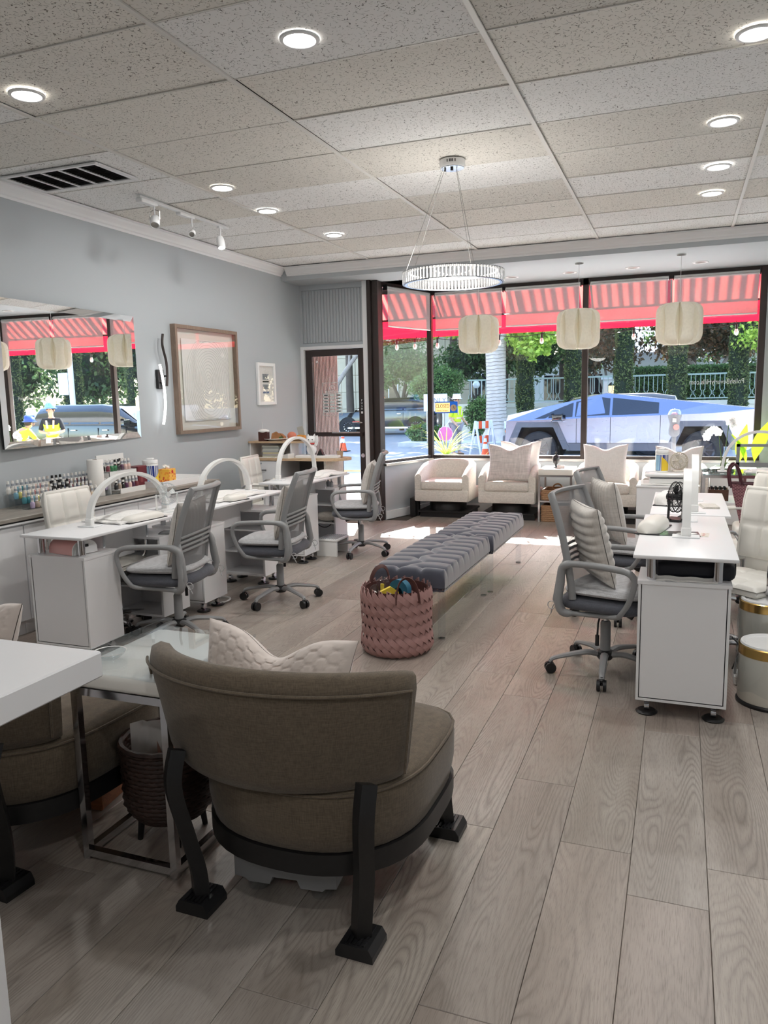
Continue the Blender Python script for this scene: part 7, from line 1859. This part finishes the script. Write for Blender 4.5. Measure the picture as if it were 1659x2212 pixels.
t = thing('sign_pole', 'thin grey street pole with a small white parking notice', 'pole', (3.3, 25.0, GF)); MB().cyl((0,0,0),(0,0,4.5),.06).build('pole', M['kerb'], t); MB().box(.07,-.02,2.0,.33,0,2.45).build('notice', M['cone_white'], t, smooth=0)
t = thing('street_pole', 'white street pole at the right window edge', 'pole', (2.52, 26.9, GF)); MB().cyl((0,0,0),(0,0,4.6),.13).lathe([(.2,0),(.2,.1),(.13,.2)],16).build('pole', M['cone_white'], t)
t = thing('globe_finial', 'round glass globe on a dark gatepost behind the closed sign', 'lamp', (-7.6, 30.2, GF)); MB().box(-.16,-.16,0,.16,.16,1.45).cyl((0,0,1.45),(0,0,1.95),.05).build('gatepost', M['black'], t); MB().ball((0,0,2.05),.15,16,10).build('globe', M['head_lens'], t)
# ================================================================== outside: walls, buildings, planting
def leaf_mat(name, c0, c1, c2):
    t = NT(name); oi = t.N('ShaderNodeNewGeometry')
    t.L(t.ramp(oi.outputs['Random Per Island'], [(0, c0), (.55, c1), (1, c2)]), t.b.inputs['Base Color']); t.b.inputs['Roughness'].default_value = .45; t.b.inputs['Specular IOR Level'].default_value = .4
    tl = t.N('ShaderNodeBsdfTranslucent'); mx = t.N('ShaderNodeMixShader'); mx.inputs[0].default_value = .35
    t.L(t.ramp(oi.outputs['Random Per Island'], [(0, c1), (1, c2)]), tl.inputs[0]); t.L(t.b.outputs[0], mx.inputs[1]); t.L(tl.outputs[0], mx.inputs[2]); t.L(mx.outputs[0], t.out.inputs[0]); return t.m
M['lf_dark'] = leaf_mat('dark_evergreen_leaf', srgb(30,48,30), srgb(58,82,48), srgb(100,125,75))
M['lf_mid'] = leaf_mat('mid_green_leaf', srgb(48,74,42), srgb(84,118,66), srgb(130,160,96))
M['lf_lime'] = leaf_mat('lime_leaf', srgb(90,125,45), srgb(150,185,70), srgb(200,215,100))
M['lf_cyp'] = leaf_mat('cypress_scale', srgb(52,66,42), srgb(84,98,62), srgb(140,150,90))
M['lf_mag'] = leaf_mat('magnolia_leaf', srgb(48,52,38), srgb(86,80,60), srgb(140,104,78))
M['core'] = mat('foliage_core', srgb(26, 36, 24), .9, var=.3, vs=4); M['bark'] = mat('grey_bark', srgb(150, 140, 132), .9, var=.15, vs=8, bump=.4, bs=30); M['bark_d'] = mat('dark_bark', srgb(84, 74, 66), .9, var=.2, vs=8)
NR_ = np.random.RandomState(5)
def leaves(name, pts, size, mat_, parent, up=.2, ratio=.5):
    pts = np.asarray(pts, float); n = len(pts)
    a = NR_.normal(size=(n, 3)); a /= np.linalg.norm(a, axis=1)[:, None]
    b = NR_.normal(size=(n, 3)); b[:, 2] += up; b -= (a*b).sum(1)[:, None]*a; b /= np.linalg.norm(b, axis=1)[:, None]
    s = size*NR_.uniform(.6, 1.35, n)[:, None]
    V = np.stack([pts-a*s, pts+b*s*ratio, pts+a*s, pts-b*s*ratio], 1).reshape(-1, 3)
    me = bpy.data.meshes.new(name); F = np.arange(4*n).reshape(-1, 4)
    me.vertices.add(4*n); me.vertices.foreach_set('co', V.ravel()); me.loops.add(4*n); me.loops.foreach_set('vertex_index', F.ravel()); me.polygons.add(n); me.polygons.foreach_set('loop_start', np.arange(0, 4*n, 4)); me.update(calc_edges=True)
    me.materials.append(mat_); o = bpy.data.objects.new(name, me); C.objects.link(o); o.parent = parent; return o
def blob(c, r, n, shell=.55):
    d = NR_.normal(size=(n, 3)); d /= np.linalg.norm(d, axis=1)[:, None]; q = (shell+(1-shell)*NR_.uniform(0, 1, n))[:, None]
    wob = 1+.18*np.sin(d[:, :1]*7+c[0])*np.cos(d[:, 2:]*6+c[1])
    return np.array(c)+d*q*wob*np.array(r)
def tree(name, label, loc, trunk, blobs, lsize, lm, n, cat='tree', bark='bark_d', core=True, group=None, shell=.55):
    t = thing(name, label, cat, loc, 0, group)
    if trunk:
        b = MB()
        for pts, r0, r1 in trunk:
            p = spline(pts, 4); b.tube(p, [r0+(r1-r0)*i/(len(p)-1) for i in range(len(p))], 8)
        b.build('trunk', M[bark], t, smooth=60)
    vol = sum(r[0]*r[1]+r[1]*r[2]+r[0]*r[2] for c, r in blobs)
    P = np.concatenate([blob(c, r, max(50, int(n*(r[0]*r[1]+r[1]*r[2]+r[0]*r[2])/vol)), shell) for c, r in blobs])
    leaves('foliage', P, lsize, M[lm], t)
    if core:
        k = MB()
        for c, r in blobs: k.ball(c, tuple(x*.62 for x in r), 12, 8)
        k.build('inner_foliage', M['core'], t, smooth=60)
    return t
# garden wall, railing, hedge
WY = 31.0
struct(MB().box(-9.3, WY, -.5, 34, WY+.3, .98).box(-9.3, WY-.05, .98, 34, WY+.35, 1.14).build('wall_garden', M['stucco'], smooth=0))
t = thing('iron_railing', 'white green railing with looped bars on the garden wall', 'railing', (0, WY+.15, 1.14))
M['rail'] = mat('pale_rail_paint', srgb(170, 185, 178), .5)
MB().box(-8.2, -.025, .93, 6, .025, .99).build('top_rail', M['rail'], t, smooth=0); MB().box(-8.2, -.02, .06, 6, .02, .10).build('bottom_rail', M['rail'], t, smooth=0)
bl = None
for k in range(86):
    xx = -8.1+k*.165
    if bl is None: bl = MB().tube([(0, 0, .10), (0, 0, .16), (-.055, 0, .22), (-.055, 0, .34), (-.005, 0, .40), (-.005, 0, .93)], .013, 4).build('baluster', M['rail'], t, (xx, 0, 0), smooth=0)
    else: inst(bl, t, (xx, 0, 0), scale=((-1 if k % 2 else 1), 1, 1))
t = thing('clipped_hedge', 'long clipped green hedge behind the white railing', 'hedge', (1.2, 33.0, 0))
n = 26000; P = np.stack([NR_.uniform(-3.0, 4.8, n), NR_.uniform(-.7, .7, n), NR_.uniform(.6, 2.42, n)], 1); w_ = NR_.randint(0, 3, n)
P[w_ == 0, 1] = -.7+NR_.normal(0, .03, (w_ == 0).sum()); P[w_ == 1, 2] = 2.42+NR_.normal(0, .03, (w_ == 1).sum()); P[w_ == 2, 1] = -.66+NR_.normal(0, .04, (w_ == 2).sum())
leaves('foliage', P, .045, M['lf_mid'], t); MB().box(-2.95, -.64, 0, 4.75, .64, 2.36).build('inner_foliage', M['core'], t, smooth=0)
# clipped cypress columns
cyl_ = ['nearest the white trunk', 'second from the white trunk, over the pickup hood', 'third from the white trunk, over the pickup windows', 'fourth from the white trunk, beside the parking meter', 'farthest right, past the pickup tail']
for k, xx in enumerate((-5.62, -3.80, -2.0, -.16, 1.85)):
    t = thing('cypress_column', 'narrow clipped cypress column, '+cyl_[k], 'tree', (xx, 30.0, GF), 0, 'clipped cypress columns')
    n = 6500; a = NR_.uniform(0, 2*PI, n); z = NR_.uniform(0, 6.0, n)**1.0; r = .325*(1+.06*np.sin(z*5+k)+.05*np.sin(a*3+z*2))*(1-.05*z/6)+NR_.normal(0, .012, n)
    leaves('foliage', np.stack([r*np.cos(a), r*np.sin(a), z], 1), .050, M['lf_cyp'], t, 1.2, .42)
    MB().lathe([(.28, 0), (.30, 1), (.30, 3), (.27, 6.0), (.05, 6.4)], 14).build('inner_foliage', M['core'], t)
for k, xx in enumerate((11.0, 14.2, 17.4)):
    t = thing('cypress_column', 'clipped cypress column past the window edge, %s in the mirror' % ['on the right side', 'in the middle', 'on the left side'][k], 'tree', (xx, 28.5, GF), 0, 'clipped cypress columns')
    n = 5000; a = NR_.uniform(0, 2*PI, n); z = NR_.uniform(0, 6.0, n); r = .42+.03*np.sin(z*5+k)+NR_.normal(0, .015, n)
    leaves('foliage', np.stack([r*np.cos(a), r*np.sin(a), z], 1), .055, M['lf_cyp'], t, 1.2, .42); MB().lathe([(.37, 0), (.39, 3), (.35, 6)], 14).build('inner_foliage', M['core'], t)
# the pale trunk wrapped with light strings
t = thing('wrapped_tree', 'big pale tree trunk wrapped round with strings of lights', 'tree', (-6.22, 27.6, GF))
prof = [(.62, 0), (.50, .12), (.42, .35), (.37, .8), (.345, 1.5), (.34, 2.4), (.36, 3.2), (.42, 4.2), (.30, 5.2)]
b = MB(); G = []
for r, z in prof: G.append([(r*(1+.05*math.sin(5*a+z)+(.16*math.cos(7*a) if z < .2 else 0))*math.cos(a), r*(1+.05*math.sin(5*a+z)+(.16*math.cos(7*a) if z < .2 else 0))*math.sin(a), z) for a in [2*PI*k/28 for k in range(28)]])
M['pale_bark'] = mat('pale_bark', srgb(196, 184, 176), .9, var=.1, vs=6, bump=.4, bs=20)
b.grid(G, cv=True).build('trunk', M['pale_bark'], t, smooth=70)
def rad(z):
    for i in range(len(prof)-1):
        if prof[i][1] <= z <= prof[i+1][1]: f = (z-prof[i][1])/(prof[i+1][1]-prof[i][1]); return prof[i][0]+(prof[i+1][0]-prof[i][0])*f
    return .34
pts = []
for k in range(34*20):
    a = 2*PI*k/20; z = .35+k/(34*20)*4.2; r = rad(z)*1.05+.012; pts.append((r*math.cos(a), r*math.sin(a), z+.012*math.sin(a*3+k)))
MB().tube(pts, .006, 4).build('light_wire', mat('wire_brown', srgb(112, 100, 96), .8), t)
leaves('foliage', np.concatenate([blob((0, .5, 7.2), (3.6, 3.2, 2.6), 9000), blob((1.3, -.2, 3.55), (.9, .7, .75), 900), blob((-2.2, .6, 4.6), (1.6, 1.3, .9), 1500)]), .11, M['lf_lime'], t)
# trees: left to right
tree('street_tree', 'grey forked tree seen through the upper door pane', (-15.2, 33.2, GF), [([(-.2,0,0),(.05,0,1.4),(.2,0,2.35)], .17, .14), ([(.2,0,2.25),(.8,.1,3.1),(1.55,.1,4.0),(2.3,.2,5.2)], .12, .06), ([(.2,0,2.25),(.0,.1,3.1),(-.4,.1,4.4)], .11, .05), ([(.8,.1,3.1),(.85,.2,4.6)], .07, .03)], [((.4,.5,6.4),(2.6,2,1.5)), ((2.35,.2,2.6),(.45,.4,.75))], .11, 'lf_mid', 6000, bark='bark')
tree('street_tree', 'leafy green tree behind the angled pane near the door', (-13.9, 39.0, GR), [([(0,0,0),(.1,0,1.4),(.5,.1,3.2)], .11, .05), ([(.05,0,1.0),(-.6,.1,2.4),(-1.1,.1,3.6)], .08, .03), ([(.1,0,1.2),(.9,0,2.6)], .05, .02)], [((0,0,3.0),(1.6,1.1,1.35)), ((1.1,-.2,2.3),(1.0,.8,.8)), ((-1.0,.1,2.4),(.9,.8,.8)), ((.2,.2,5.2),(2.4,1.6,1.5))], .075, 'lf_mid', 15000, core=False, shell=.25).scale = (1.28, 1.28, 1.28)
tree('round_bush', 'round clipped flowering bush on a stem beside the closed sign', (-8.75, 28.9, GF), [([(0,0,0),(.05,0,.8),(0,0,1.6)], .09, .07)], [((0,0,2.15),(1.05,.85,.62)), ((-.5,-.2,1.95),(.7,.6,.5))], .045, 'lf_mid', 8000, cat='bush')
tree('low_shrub', 'low white flowered shrub beside the street at the left', (-9.0, 27.3, GF), None, [((0,0,.30),(.55,.45,.38)), ((.6,.1,.25),(.5,.4,.32))], .05, 'lf_mid', 4000, cat='bush')
tree('low_shrub', 'green shrub between the worker and the white trunk', (-7.35, 29.6, GF), None, [((0,0,.85),(.65,.5,.8)), ((.6,0,.5),(.5,.4,.55))], .06, 'lf_mid', 3500, cat='bush')
tree('low_shrub', 'small light green shrub right of the white trunk', (-4.72, 29.2, GF), None, [((0,0,.6),(.5,.35,.55))], .06, 'lf_lime', 1600, cat='bush')
tree('evergreen_tree', 'dark broad evergreen tree behind the closed sign', (-7.6, 35.5, 0), [([(0,0,0),(0,0,2),(.3,0,4)], .2, .1)], [((0,0,4.1),(2.3,1.6,1.7)), ((-1.8,-.4,3.0),(1.3,1.1,1.0)), ((1.5,-.6,3.1),(1.4,1.1,1.0)), ((0,0,7),(3.4,2.4,2.2))], .10, 'lf_dark', 15000)
tree('magnolia_tree', 'bronze leaved magnolia between the second and third cypress columns', (-3.1, 34.0, 0), [([(0,0,0),(.1,0,1.6),(-.5,0,2.6),(-.9,0,3.6)], .12, .04), ([(.1,0,1.5),(.7,0,2.4),(1.2,0,3.4)], .09, .03), ([(.2,0,1.8),(-.1,.1,3.4)], .06, .03)], [((.3,0,3.3),(1.5,1.2,1.0)), ((-.9,-.2,2.6),(.8,.7,.6)), ((.2,.2,5.6),(2.6,2,1.6))], .10, 'lf_mag', 6500, bark='bark', core=False, shell=.3)
tree('magnolia_tree', 'bronze leaved magnolia behind the hedge at the right', (.9, 36.0, 0), [([(0,0,0),(.1,0,1.8),(-.8,0,3.0),(-1.3,0,4.0)], .14, .05), ([(.1,0,1.7),(.9,0,2.9),(1.4,0,4.0)], .10, .04)], [((0,0,4.0),(2.4,1.5,1.2)), ((-1.2,-.4,3.2),(1.0,.8,.6)), ((1.2,0,3.3),(1.0,.9,.6)), ((0,0,6.5),(3.2,2.2,1.8))], .11, 'lf_mag', 8500, bark='bark', core=False, shell=.3)
tree('evergreen_tree', 'dark green tree far behind the second cypress column', (-4.6, 40.0, 0), [([(0,0,0),(0,0,3)], .2, .12)], [((0,0,4.6),(2.2,1.8,2.0)), ((0,.3,8),(3.2,2.4,2.4))], .12, 'lf_dark', 8000)
tree('evergreen_tree', 'dull green tree far behind the hedge', (2.2, 41.0, 0), [([(0,0,0),(0,0,3)], .2, .12)], [((0,0,4.2),(3.0,1.8,1.6)), ((-2.6,0,4.8),(1.6,1.4,1.5)), ((0,.3,8),(4.2,2.4,2.6))], .12, 'lf_dark', 10000)
tree('lime_tree', 'bright yellow-green tree reaching in at the right window edge', (3.85, 28.6, GF), [([(0,0,0),(0,0,2.4),(-.3,0,3.6)], .13, .07)], [((-1.2,0,3.35),(1.25,.9,.62)), ((.4,.2,3.9),(1.6,1.2,1.0)), ((0,0,6),(2.8,2.2,1.8))], .075, 'lf_lime', 9000, core=False, shell=.3)
tree('evergreen_tree', 'large dark tree past the right window edge, in the mirror', (8.5, 34.5, 0), [([(0,0,0),(0,0,3)], .2, .12)], [((0,0,3.6),(4.0,1.6,2.4)), ((0,.3,7.5),(4.6,2.4,2.6))], .12, 'lf_dark', 9000)
for k, (xx, yy) in enumerate(((13.5, 35.5), (19.0, 36.5), (25.0, 37.0))):
    tree('evergreen_tree', 'broad evergreen backing the mirrored street view, %s' % ['nearest the pickup side', 'middle one', 'farthest along the road'][k], (xx, yy, 0), [([(0,0,0),(0,0,3)], .2, .12)], [((0,0,3.4),(3.4,1.6,2.6)), ((.5,.3,7.5),(3.8,2.2,3.0))], .16, 'lf_dark', 7000)
t = thing('street_pole', 'pale street pole in the mirrored view with a square notice', 'pole', (13.0, 26.9, GF)); MB().cyl((0,0,0),(0,0,6),.11).build('pole', M['cone_white'], t); MB().box(.16,-.02,2.0,.62,0,2.9).build('notice', M['cone_white'], t, smooth=0)
for k, (xx, yy) in enumerate(((-16.5, 38.2), (-10.6, 37.6), (-5.2, 37.4), (.4, 38.4), (6.0, 38.0))):  # crowns out of view, added to keep the road in shadow
    tree('road_shading_tree', 'sun-blocking tree crown added high above the awning line, ' + ['behind the forked tree', 'behind the angled pane', 'behind the white trunk', 'behind the hedge', 'past the right window edge'][k], (xx, yy, 0), [([(0,0,0),(0,0,5),(.2,0,9)], .24, .12)], [((0,0,(13.5,12.5,10.5,10.5,10.5)[k]),(3.6,2.2,(4.6,4.0,2.8,2.8,2.8)[k])), ((1.6,.2,8.4),(2.0,1.4,1.4)), ((-1.6,-.2,8.2),(2.0,1.4,1.4))], .26, 'lf_mid', 4200)
# buildings
t = thing('stone_building', 'beige block building behind the trees at the left', 'building', (-18.5, 47, -.3))
M['stone_joint'] = mat('stone_joint', srgb(150, 140, 122), .95)
MB().box(-9, .03, 0, 9.3, 9, 13).build('wall_core', M['stone_joint'], t, smooth=0)
bm_ = {}
for r_ in range(9):
    for k in range(12):
        if r_ in (1, 2) and k in (2, 6, 10): continue
        if r_ in (5, 6) and k in (2, 6, 10): continue
        key = 0
        if not bm_: bm_[0] = MB().box(0, 0, 0, 1.50, .05, 1.06, .02).build('stone_block', M['stone'], t); o = bm_[0]
        else: o = inst(bm_[0], t)
        o.location = (-9+1.525*k, -.02, 1.085*r_)
for r_ in (1, 5):
    for k in (2, 6, 10):
        w_ = MB().box(-9+1.525*k+.1, .0, 1.085*r_+.05, -9+1.525*k+1.4, .03, 1.085*r_+2.1).build('window', M['cone_white'], t, smooth=0)
        for i in range(2): MB().box(-9+1.525*k+.16+.62*i, -.01, 1.085*r_+.12, -9+1.525*k+.72+.62*i, .0, 1.085*r_+2.02).build('pane', M['tint'], w_, smooth=0)
t = thing('white_house', 'white stucco house behind the cypress columns', 'building', (-.5, 45.5, 0))
M['white_stucco'] = mat('white_stucco', srgb(232, 234, 238), .9)
MB().box(-8, 0, 0, 11, 6, 3.4).box(-8.2, -.2, 3.4, 11.2, 6, 3.6).build('house_wall', M['white_stucco'], t, smooth=0)
MB().add([(-6,-.6,3.6),(3,-.6,3.6),(1.5,3,5.6),(-4.5,3,5.6),(-6,6,3.6),(3,6,3.6)], [(0,1,2,3),(0,3,4),(1,5,2),(3,2,5,4)]).build('roof', mat('pale_roof', srgb(214, 220, 232), .8), t, smooth=0)
for xx in (-6.4, -4.2, -2.0, 1.6, 4.2): 
    w_ = MB().box(xx-.6, -.05, 1.0, xx+.6, 0, 2.6).build('window', M['cone_white'], t, smooth=0); MB().box(xx-.52, -.07, 1.08, xx-.03, -.05, 2.52).box(xx+.03, -.07, 1.08, xx+.52, -.05, 2.52).build('pane', M['tint'], w_, smooth=0)
t = thing('carriage_lamp', 'lit wall lantern on the gatepost between the cypress columns', 'lamp', (-2.55, 31.45, 1.45)); MB().box(-.09,-.09,0,.09,.09,.30).build('lantern_glass', emit('lantern_glow', (1,.62,.25,1), 1.6), t, smooth=0); MB().prism([(-.14,.30),(.14,.30),(0,.44)],'y',-.13,.13).box(-.11,-.11,-.03,.11,.11,0).bar((0,.1,-.02),(0,.25,-.25),.03).build('lantern_cap', M['black'], t, smooth=0)
t = thing('gate_pillar', 'white gate pillar carrying the lit wall lantern', 'pillar', (-2.55, 32.0, 0)); MB().box(-.35,-.2,0,.35,.4,2.0).box(-.42,-.27,2.0,.42,.47,2.15).build('pillar_shaft', M['white_stucco'], t, smooth=0)
# potted plants close to the glass
def blades(t, name, n, L, w, m, c=(0,0,0), droop=1.0, seed=1, upmin=.5):
    r = random.Random(seed)
    for k in range(n):
        a = r.uniform(0, 2*PI); l = L*r.uniform(.6, 1.1); u = r.uniform(upmin, 1); P = []; ca, sa = math.cos(a), math.sin(a)
        for i in range(8):
            q = i/7; rr = l*q*(1-.35*u)*.8; z = l*(u*q-droop*q*q*.75); ww = w*(1-q**2)*.5+.0015
            P.append([(c[0]+rr*ca-sa*ww, c[1]+rr*sa+ca*ww, c[2]+z), (c[0]+rr*ca, c[1]+rr*sa, c[2]+z-ww*.4), (c[0]+rr*ca+sa*ww, c[1]+rr*sa-ca*ww, c[2]+z)])
        MB().grid(P).build(name, m, t, smooth=70)
M['lime_blade'] = leaf_mat('lime_blade', srgb(140,170,60), srgb(185,210,80), srgb(225,235,130)); M['banana'] = leaf_mat('banana_leaf', srgb(110,170,40), srgb(165,215,40), srgb(205,235,70))
t = thing('spider_plant', 'pale green spider plant in a tall pot outside the corner pane', 'plant', (-3.23, 11.0, GS))
MB().lathe([(.001,0),(.14,0),(.17,.72),(.18,.74),(.16,.74),(.15,.70),(.001,.70)], 20).build('pot', M['kerb'], t); blades(t, 'blade', 60, .74, .013, M['lime_blade'], (0,0,.72), .5, 4)
t = thing('grass_tuft', 'thin pale grass tuft outside beside the spider plant', 'plant', (-2.78, 11.0, GS)); MB().lathe([(.001,0),(.10,0),(.12,.50),(.001,.50)], 16).build('pot', M['kerb'], t); blades(t, 'blade', 26, .50, .008, M['lime_blade'], (0,0,.50), .4, 9)
t = thing('plant_stand', 'white square planter of pebbles at the far end of the window', 'planter', (.58, 9.45, 0))
MB().box(-.25,-.14,0,.25,.14,.62,.01).build('planter_box', M['white_gloss'], t); MB().box(-.23,-.12,.60,.23,.12,.63).build('pebble_bed', mat('white_pebbles', srgb(225,225,222), .7, var=.15, vs=60, bump=.8, bs=60), t)
M['petal'] = veil('white_petal', (.95,.95,.95,1), 0, .55)
t = thing('orchid', 'white orchid in bloom at the far end of the window', 'plant', (.46, 9.44, .632))
for k, (dx, h, b_) in enumerate(((-.06, .40, -.12), (.05, .52, .05))):
    P = spline([(0,0,0),(dx*.6,-.01,h*.6),(dx,-.02,h),(dx+b_*.6,-.04,h+.02),(dx+b_,-.06,h-.05)], 6); MB().tube(P, .0045, 6).build('stem', M['green'], t)
    for i in range(7):
        p = P[min(len(P)-1, len(P)-1-i*2)]; f = MB(); sz = .05
        for q in range(5):
            a = 2*PI*q/5+PI/2; ca, sa = math.cos(a), math.sin(a); f.grid([[(p.x+(sz*s*ca-v*sz*.42*sa*(1-abs(2*s-1)**2)), p.y-.012*math.sin(s*3)-.004*(1 if i % 2 else -1), p.z+(sz*s*sa+v*sz*.42*ca*(1-abs(2*s-1)**2))) for v in (-1, 0, 1)] for s in (.05, .35, .7, 1.0)])
        f.build('flower', M['petal'], t, smooth=70)
blades(t, 'leaf', 6, .22, .05, M['green'], (0,0,0), .6, 3)
t = thing('banana_plant', 'broad bright green leaves rising at the far end of the window', 'plant', (.68, 9.46, .632))
for k, (dx, h, w_, ln, yaw) in enumerate(((-.05, .50, .13, .06, .2), (.10, .62, .15, .22, -.4), (.02, .38, .10, -.16, .9))):
    P = []
    for i in range(12):
        q = i/11; ww = w_*.5*max(.04, math.sin(PI*min(1, max(0, (q-.12)/.88))**.8)); x = dx+ln*q*q; z = h*q*(1-.05*q)
        P.append([(x-ww*math.cos(yaw), -ww*math.sin(yaw)-.03*q, z+.02), (x, -.03*q, z), (x+ww*math.cos(yaw), ww*math.sin(yaw)-.03*q, z+.02)])
    MB().grid(P).build('leaf', M['banana'], t, smooth=70)
